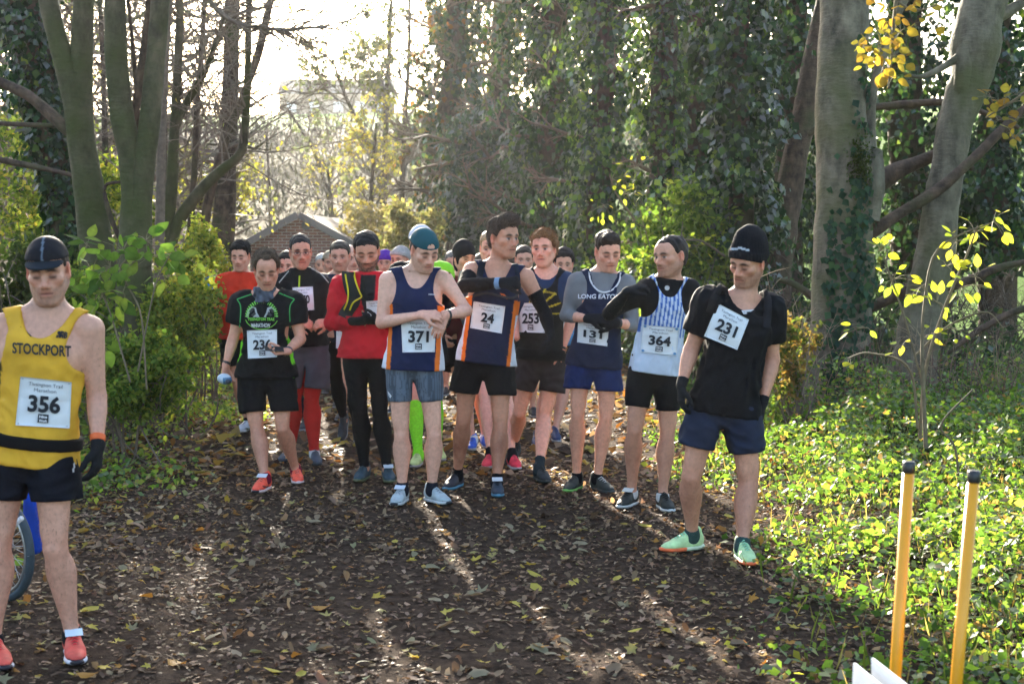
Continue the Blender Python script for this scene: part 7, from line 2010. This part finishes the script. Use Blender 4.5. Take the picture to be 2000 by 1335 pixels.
# ---- glasses, bib 70
p = Person(dict(fs=(0.97, 1, 1.02), label='runner with glasses in a black zip top and red leggings, bib 370', k=0.99, hs=1.10, face=(13, 6, 2), beard=0.18, hairc=(0.035, 0.03, 0.03), eyes='open', grey=0.2,
    skin=(0.48, 0.29, 0.215),
    foot_a=foot(546, 908, -14), foot_b=foot(622, 914, 16),
    j=dict(head=(587, 491, -0.03), neck=(588, 540), sha=(551, 556), shb=(627, 556), ela=(540, 612, 0.0), elb=(646, 612, 0.0), wra=(582, 626, -0.2), wrb=(644, 628, -0.22),
           hipa=(580, 690), hipb=(618, 690), kna=(574, 785, -0.04), knb=(608, 785, -0.05)),
    bare_a=True, bare_b=True, hand_a=dict(dir=(0.9, -0.2, -0.25), curl=(30, 40, 30), thumb=-1), palm_a=(0, 0.8, -0.5), hand_b=dict(dir=(-0.9, -0.2, -0.15), curl=(30, 40, 30), thumb=1), palm_b=(0, 0.8, -0.5)))
p.shirt(BLK, hem=0.10, sleeve=1.0, fore=0.80, infl=0.012, sl_infl=0.012, loose=0.016, name='zip_top', collar=0.075, wr=0.008)
p.tights((0.42, 0.025, 0.020), name='leggings', wr=0.004, infl=0.008)
p.shorts((0.060, 0.060, 0.072), length=0.72, flare=0.05, infl=0.016)
p.hair((0.035, 0.03, 0.03), side=0.004, top=0.008, strands=700, slen=0.012)
for f in 'ab':
    p.band('shank', f, 0.93, 1.04, (0.5, 0.5, 0.52), 0.005); p.shoe(f, (0.06, 0.075, 0.10), (0.025, 0.03, 0.035), None, (0.1, 0.12, 0.14))
p.bib([(571, 561), (611, 559), (614, 605), (576, 608)], '370', ('zip_top',))
p.ribbon([(585, 538), (584, 562)], 3.5, ['zip_top'], (0.40, 0.55, 0.03), 'zip', 0.005)
p.ribbon([(564, 529), (553, 542), (545, 552)], 2.2, ['zip_top'], (0.35, 0.36, 0.34), 'piping', 0.004); p.ribbon([(608, 524), (626, 534), (642, 552)], 2.2, ['zip_top'], (0.35, 0.36, 0.34), 'piping', 0.004)
mb = MB()
for sg in (-1, 1):
    th = np.linspace(0, 2 * math.pi, 15); mb.tube(np.array([p.hp((sg * 0.031 + 0.021 * math.cos(t), 0.104, -0.002 + 0.015 * math.sin(t))) for t in th]), 0.0016, 4, (0.02, 0.02, 0.02), cap=False)
    mb.tube(np.array([p.hp((sg * 0.052, 0.104, 0.004)), p.hp((sg * 0.076, 0.06, 0.006)), p.hp((sg * 0.082, -0.005, 0.006))]), 0.0016, 4, (0.02, 0.02, 0.02))
mb.tube(np.array([p.hp((-0.010, 0.104, 0.002)), p.hp((0, 0.107, 0.005)), p.hp((0.010, 0.104, 0.002))]), 0.0016, 4, (0.02, 0.02, 0.02))
obj('glasses', mb.mesh('glasses', M_METAL), p.root)

# ---- orange-red long sleeves
p = Person(dict(fs=(0.95, 1, 1.03), label='dark-haired runner in an orange-red long-sleeved top, far left of the pack', k=0.99, hs=1.08, face=(-4, 10, 0), beard=0.15, hairc=(0.02, 0.016, 0.015), eyes='down', res=0.011, hres=0.006,
    skin=(0.56, 0.35, 0.27),
    foot_a=foot(462, 848, -20), foot_b=foot(500, 846, 10),
    j=dict(head=(470, 500, -0.03), neck=(470, 540), sha=(437, 552), shb=(503, 552), ela=(430, 598, 0.02), elb=(512, 600, 0.02), wra=(455, 622, -0.17), wrb=(490, 622, -0.17), hipa=(452, 668), hipb=(486, 668), kna=(465, 752, -0.03), knb=(492, 752, -0.03)),
    bare_a=True, hand_a=dict(dir=(0.9, -0.2, 0), curl=(40, 45, 30))))
p.shirt((0.62, 0.035, 0.012), hem=0.05, sleeve=1.0, fore=0.95, infl=0.014, sl_infl=0.013, name='long_sleeved_top', collar=0.045, wr=0.008)
p.shorts(BLK, length=0.55, flare=0.04); p.hair((0.02, 0.016, 0.015), side=0.006, top=0.02, strands=900, slen=0.024, mess=0.6)
for f in 'ab': p.band('shank', f, 0.85, 1.04, BLK, 0.005); p.shoe(f, (0.55, 0.57, 0.6), (0.6, 0.6, 0.62))

# ---- the pack behind: standing figures set out at their own distance
def crowd(label, hx, hy, Y, top, bottom, feet=None, face=(0, 8, 0), skin=(0.50, 0.32, 0.25), hairc=(0.05, 0.035, 0.028), hair=True, sleeve=1.0, shoe=(0.03, 0.03, 0.035), sock=None, length=0.5, legs=None, k=1.0, beard=0.15, tight=False, seed=0, mustache=0.0, grey=0.0, lean=0.0, name='running_top', colf=None, hopt=None, swing=0.0):
    s_ = FPX / Y; q = np.random.default_rng(seed + 900)
    X = lambda m: hx + m * s_ * k; Z = lambda m: hy + m * s_ * k
    if feet is None: feet = (foot(hx - 0.13 * s_, ground_py(Y - 0.22), -12), foot(hx + 0.13 * s_, ground_py(Y - 0.18), 12))
    j = dict(head=(hx, hy, -0.03), neck=(X(0.0), Z(0.185)), sha=(X(-0.175), Z(0.245)), shb=(X(0.175), Z(0.245)), ela=(X(-0.22), Z(0.51), 0.03), elb=(X(0.22), Z(0.51), 0.03), wra=(X(-0.17), Z(0.68), -0.14), wrb=(X(0.17), Z(0.68), -0.14), hipa=(X(-0.09 + lean), Z(0.75)), hipb=(X(0.09 + lean), Z(0.75)))
    pr = Person(dict(fs=(q.uniform(0.94, 1.05), 1.0, q.uniform(0.96, 1.06)), nose=q.uniform(0.85, 1.2), jaw=q.uniform(0.85, 1.15), label=label, k=k, hs=1.08, face=face, beard=beard, mustache=mustache, hairc=hairc, eyes='open', res=0.023, hres=0.0098, skin=skin, foot_a=feet[0], foot_b=feet[1], Y=Y, j=j, grey=grey, hairk=0.42 if max(hairc) < 0.3 else 0.85, bare_a=True, bare_b=True, hand_a=dict(curl=(35, 40, 30)), hand_b=dict(curl=(35, 40, 30)), group='runners packed behind the front row'))
    pr.shirt(colf(pr) if colf else top, hem=0.02, sleeve=sleeve, fore=0.92 if sleeve >= 1 else None, infl=0.016, sl_infl=0.018, name=name, wr=0.008, collar=0.03 if sleeve >= 1 else 0.0)
    if tight: pr.tights(bottom)
    else: pr.shorts(bottom, length=length, flare=0.04)
    if hair: pr.hair(hairc, **(hopt or dict(side=0.006, top=0.012, strands=300, slen=0.018)))
    for f in 'ab':
        if sock is not None: pr.band('shank', f, sock[1], 1.04, sock[0], 0.006, h=0.014)
        pr.shoe(f, shoe, (0.35, 0.35, 0.36))
    return pr
def ground_py(Y):
    d = at(1000, 470, Y); v = (0 - CAM_Z) / Y
    # invert the pitch
    return 667.5 - FPX * ((v * CP + SP) / (CP - v * SP)) if True else 0

b = crowd('runner in a pale grey cap with bright green calf sleeves, behind bib 371', 822, 473, 11.7, BLK, BLK, (foot(806, 918, -8), foot(866, 905, 15)), face=(-20, 10, 0), shoe=(0.50, 0.62, 0.25), sock=((0.22, 0.72, 0.03), 0.12), hair=False, seed=1, k=1.04,
          colf=lambda pr: (lambda V: np.where((pr.tq(V)[:, 2:] > -0.09) & (pr.tq(V)[:, :1] > 0.06), np.array((0.22, 0.6, 0.03)), np.array(BLK))))
b.cap((0.42, 0.46, 0.52), None, back=True, z0=0.03)
b = crowd('runner in a black balaclava and maroon top, between bibs 371 and 24', 906, 503, 12.3, (0.10, 0.008, 0.014), BLK, (foot(918, 884, -5), foot(955, 880, 10)), face=(30, 10, 0), shoe=(0.03, 0.10, 0.50), sock=((0.5, 0.5, 0.52), 0.93), hair=False, seed=2)
b.beanie((0.010, 0.010, 0.012), z0=0.0, tall=0.01, name='balaclava', full=True)
b = crowd('pale-haired runner with red shoes hidden behind bib 24', 957, 484, 11.9, (0.05, 0.06, 0.08), BLK, (foot(946, 920, -12), foot(1014, 922, 14)), hairc=(0.34, 0.22, 0.12), shoe=(0.62, 0.03, 0.06), sock=(BLK, 0.88), seed=3, skin=(0.62, 0.4, 0.33), length=0.45)
b = crowd('dark curly-haired runner in a blue top right behind bib 253, bib 222', 1101, 515, 12.9, (0.04, 0.22, 0.45), BLK, (foot(1046, 876, -5), foot(1090, 868, 6)), hairc=(0.03, 0.024, 0.02), shoe=(0.02, 0.035, 0.10), seed=4, sleeve=0.6, hopt=dict(side=0.016, top=0.022, strands=700, slen=0.03, mess=1.0, noise=0.008, nf=45))
b.bib([(1062, 620), (1102, 620), (1102, 662), (1062, 662)], '222', ('running_top',))
b = crowd('moustached runner in a backwards beige cap', 646, 513, 16.3, (0.05, 0.20, 0.5), BLK, (foot(632, 772, -8), foot(655, 778, 8)), face=(10, 4, 0), mustache=0.9, hairc=(0.05, 0.03, 0.02), seed=5, sleeve=0.6, hopt=dict(side=0.012, top=0.0, strands=300, slen=0.03, back=0.05),
          colf=lambda pr: (lambda V: np.where(pr.tq(V)[:, :1] > 0.09, np.array((0.65, 0.07, 0.03)), np.array((0.04, 0.2, 0.5)))))
b.cap((0.30, 0.235, 0.16), None, back=True, z0=0.045)
b = crowd('bald runner just left of the red jacket', 683, 503, 14.0, (0.5, 0.03, 0.03), BLK, None, face=(30, 8, 0), hair=False, seed=6, skin=(0.56, 0.37, 0.3))
b = crowd('dark-haired runner in black tights with a foot lifted, bib starting with 6', 664, 500, 12.4, DKNAVY, BLK, (foot(668, 868, -6, Y=12.5, pitch=52), foot(700, 870, 8)), seed=7, tight=True, hairc=(0.10, 0.08, 0.06), shoe=(0.05, 0.055, 0.06))
b.bib([(657, 636), (690, 640), (690, 682), (656, 680)], '62', ('running_top',))
b = crowd('runner in a purple patterned hat behind the red jacket', 752, 512, 17.0, (0.05, 0.30, 0.34), BLK, None, hair=False, seed=8)
b.beanie((0.10, 0.03, 0.28), z0=0.01, tall=0.01, pat=lambda q, C: np.where(((np.sin(q[:, :1] * 190) > 0.6) & (np.abs(q[:, 2:] - 0.035) < 0.006)), np.array((0.5, 0.48, 0.55)), C))
b = crowd('white-haired runner far back beside the brick gable', 629, 516, 18.5, (0.12, 0.12, 0.14), BLK, None, hairc=(0.48, 0.46, 0.43), seed=9, grey=0.6)
b = crowd('runner in a dark cap and grey hood left of bib 371', 782, 507, 14.6, (0.09, 0.10, 0.12), BLK, None, hair=False, seed=10, face=(-25, 5, 0))
b.beanie((0.30, 0.28, 0.27), z0=0.02, tall=0.0)
b = crowd('person in a blue jacket and white-blue hat standing far left', 432, 519, 21.5, (0.035, 0.17, 0.55), (0.02, 0.02, 0.025), None, hair=False, seed=11, tight=True)
b.beanie((0.45, 0.55, 0.62), z0=0.0, tall=0.02, pat=lambda q, C: np.where(q[:, 2:] > 0.075, np.array((0.03, 0.25, 0.42)), C))
b = crowd('dark-haired runner peeking between bibs 24 and 253', 1024, 506, 14.2, (0.02, 0.12, 0.10), BLK, None, hairc=(0.06, 0.04, 0.03), seed=12)
b = crowd('grey-haired runner far back right of bib 371', 884, 513, 16.2, (0.03, 0.03, 0.04), BLK, None, hairc=(0.25, 0.23, 0.21), seed=13)
b = crowd('runner with teal calf socks behind the red jacket', 714, 516, 15.2, (0.06, 0.06, 0.07), BLK, (foot(654, 800, -4), foot(690, 800, 6)), sock=((0.02, 0.22, 0.36), 0.2), seed=14)
b = crowd('runner behind the tallest runner with dark shoes', 940, 520, 15.0, (0.16, 0.03, 0.03), BLK, None, seed=15)
b = crowd('runner in dark kit behind the glasses wearer with black trousers', 560, 518, 14.0, (0.02, 0.02, 0.025), BLK, (foot(586, 846, -6), foot(565, 838, -8)), seed=16, tight=True)
# ================================================================== bicycle behind the yellow vest
Yb = 6.9
hub = at(4, 1088, Yb); Rw = 0.262; hub[2] = Rw
bike = empty('bicycle', (hub[0], Yb, 0), 'bicycle with a white frame partly hidden behind the yellow vest', 'bicycle')
ang = math.radians(-38)      # wheel plane turned to the camera
ex = np.array([math.cos(ang), math.sin(ang), 0]); ez = np.array([0, 0, 1.0]); en = np.cross(ex, ez)
hl = hub - np.array([hub[0], Yb, 0])
def wheel(c, nm):
    th = np.linspace(0, 2 * math.pi, 49)
    ringp = lambda r: np.array([c + ex * r * math.cos(t) + ez * r * math.sin(t) for t in th])
    mb = MB(); mb.tube(ringp(Rw - 0.021), 0.021, 10, (0.035, 0.055, 0.07), cap=False); wo = obj('wheel', mb.mesh('tyre', M_RUBBER), bike)
    mb = MB(); mb.tube(ringp(Rw - 0.050), 0.013, 8, (0.45, 0.47, 0.5), cap=False); obj('rim', mb.mesh('rim', M_METAL), wo)
    mb = MB(); mb.tube(np.array([c - en * 0.05, c + en * 0.05]), 0.02, 12, (0.25, 0.25, 0.27)); obj('hub', mb.mesh('hub', M_METAL), wo)
    for k in range(32):
        t = k * 2 * math.pi / 32; a = t + (0.5 if k % 4 < 2 else -0.5); sg = 1 if k % 2 else -1
        mb = MB(); mb.tube(np.array([c + en * 0.035 * sg + (ex * math.cos(a) + ez * math.sin(a)) * 0.02, c + (ex * math.cos(t) + ez * math.sin(t)) * (Rw - 0.05)]), 0.0014, 4, (0.5, 0.5, 0.52)); obj('spoke', mb.mesh('spoke', M_METAL), wo)
wheel(hl, 'front'); c2 = hl - ex * 0.92; wheel(c2, 'rear')
W_ = (0.62, 0.63, 0.66)
bbk = hl - ex * 0.60 + ez * -0.06; head_ = hl - ex * 0.13 + ez * 0.56; head2 = hl - ex * 0.10 + ez * 0.42; seat_ = hl - ex * 0.74 + ez * 0.52
mb = MB()
for a, c in ((bbk, head2), (seat_, head_), (bbk, seat_)): mb.tube(np.array([a, c]), 0.018, 10, W_)
mb.tube(np.array([head2, head_]), 0.022, 10, W_)
for sg in (-1, 1):
    mb.tube(np.array([bbk + en * 0.03 * sg, c2 + en * 0.06 * sg]), 0.010, 8, W_); mb.tube(np.array([seat_ + en * 0.03 * sg, c2 + en * 0.06 * sg]), 0.009, 8, W_)
obj('frame', mb.mesh('frame', M_PLASTIC), bike)
mb = MB()
for sg in (-1, 1): mb.tube(np.array([head2 + en * 0.035 * sg, (head2 * 0.4 + hl * 0.6) + en * 0.055 * sg, hl + en * 0.055 * sg]), 0.012, 8, W_)
obj('fork', mb.mesh('fork', M_PLASTIC), bike)
mb = MB(); mb.tube(np.array([hl + ez * 0.02 + en * 0.08, hl + ex * 0.16 + ez * 0.12 + en * 0.08, hl + ex * 0.30 + ez * 0.20 + en * 0.08]), 0.013, 8, W_); obj('stay', mb.mesh('stay', M_PLASTIC), bike)
mb = MB(); mb.tube(np.array([head_, head_ + ez * 0.12]), 0.014, 8, (0.1, 0.1, 0.1)); mb.tube(np.array([head_ + ez * 0.12 - en * 0.29, head_ + ez * 0.12 + ex * 0.03, head_ + ez * 0.12 + en * 0.29]), 0.013, 8, (0.05, 0.05, 0.05)); obj('handlebar', mb.mesh('handlebar', M_METAL), bike)
mb = MB(); mb.tube(np.array([seat_, seat_ + ez * 0.16 - ex * 0.03]), 0.013, 8, (0.3, 0.3, 0.32)); sp_ = obj('seat_post', mb.mesh('seat_post', M_METAL), bike)
V, F = mesh_field([Tube(seat_ + ez * 0.18 - ex * 0.14, seat_ + ez * 0.18 + ex * 0.10, [(0, 0.07, 0.025), (0.5, 0.05, 0.022), (1, 0.018, 0.018)], ez, 0.02)], 0.01); obj('saddle', make_mesh('saddle', V, F, M_RUBBER, np.tile((0.02, 0.02, 0.02), (len(V), 1))), bike)
V, F = mesh_field([Tube(hl + ez * 0.24 + ex * 0.02 + en * -0.16, hl - ez * 0.02 + ex * 0.03 + en * -0.16, [(0, 0.05, 0.035), (0.5, 0.065, 0.04), (1, 0.05, 0.035)], en, 0.03)], 0.014); pb = obj('pannier', make_mesh('pannier', V, F, M_CLOTH, np.tile((0.015, 0.06, 0.40), (len(V), 1))), bike)

# ================================================================== yellow poles and white board, right foreground
def pole(pt, pb_, Y, label):
    a = at(pt[0], pt[1], Y); b_ = at(pb_[0], pb_[1], Y); d = nrm(b_ - a); foot_ = a + d * ((a[2] + 0.02) / -d[2])
    root = empty('marker_pole', (foot_[0], foot_[1], 0), label, 'pole', 'yellow poles in the right foreground')
    O = np.array([foot_[0], foot_[1], 0])
    mb = MB(); mb.tube(np.array([a + d * 0.03 - O, foot_ - O]), 0.0165, 20, (0.80, 0.34, 0.012)); obj('shaft', mb.mesh('shaft', M_PLASTIC), root)
    mb = MB(); mb.tube(np.array([a - O, a + d * 0.004 - O, a + d * 0.03 - O, a + d * 0.034 - O]), np.array([0.015, 0.0182, 0.0182, 0.0172]), 20, (0.012, 0.012, 0.014)); obj('end_cap', mb.mesh('end_cap', M_PLASTIC), root)
pole((1776, 900), (1750, 1300), 4.0, 'yellow marker pole with a black cap, left one of the pair')
pole((1903, 918), (1868, 1330), 3.9, 'yellow marker pole with a black cap, right one of the pair')
c = at(1735, 1320, 3.75)
sb = empty('sign_board', (c[0], 3.75, 0), 'white folded sign board at the bottom right corner', 'sign board')
ztop = at(1705, 1272, 3.75)[2]
A_ = at(1704, 1284, 3.75); dB = ray(1768, 1334); B_ = CAM + dB * ((A_[2] - CAM_Z) / dB[2]); ax_ = nrm(B_ - A_); nn = np.array([-ax_[1], ax_[0], 0])
for k, (dn_, dz, tl) in enumerate(((0.0, 0.0, 0.02), (-0.05, -0.012, -0.02))):
    mb = MB(); R = np.stack([ax_, nn, (0, 0, 1)], 1)
    o_ = A_ - np.array([c[0], 3.75, 0]) + nn * dn_; o_[2] = 0
    z1 = A_[2] + dz
    V = np.array([(x, y + tl * (1 - z / z1), z) for x in (0, 0.42) for y in (-0.0035, 0.0035) for z in (0.0, z1)]) @ R.T + o_
    mb.add(V, [[0, 1, 3, 2], [4, 6, 7, 5], [0, 4, 5, 1], [2, 3, 7, 6], [0, 2, 6, 4], [1, 5, 7, 3]], (0.66, 0.69, 0.72))
    o = obj('panel', mb.mesh('panel', M_PLASTIC, smooth=False), sb)

# ================================================================== haze in the low winter sun
mb = MB(); mb.box((-530, -45, -1.5), (530, 930, 36))
mh = bpy.data.materials.new('haze'); mh.use_nodes = True; nt = mh.node_tree
nt.nodes.remove(nt.nodes['Principled BSDF'])
pv = nt.nodes.new('ShaderNodeVolumePrincipled'); pv.inputs['Color'].default_value = (0.93, 0.95, 0.98, 1)
pv.inputs['Density'].default_value = 0.00015; pv.inputs['Anisotropy'].default_value = 0.66
nt.links.new(pv.outputs[0], nt.nodes['Material Output'].inputs['Volume'])
hz_o = obj('haze', mb.mesh('haze', mh, smooth=False)); tag(hz_o, kind='stuff')
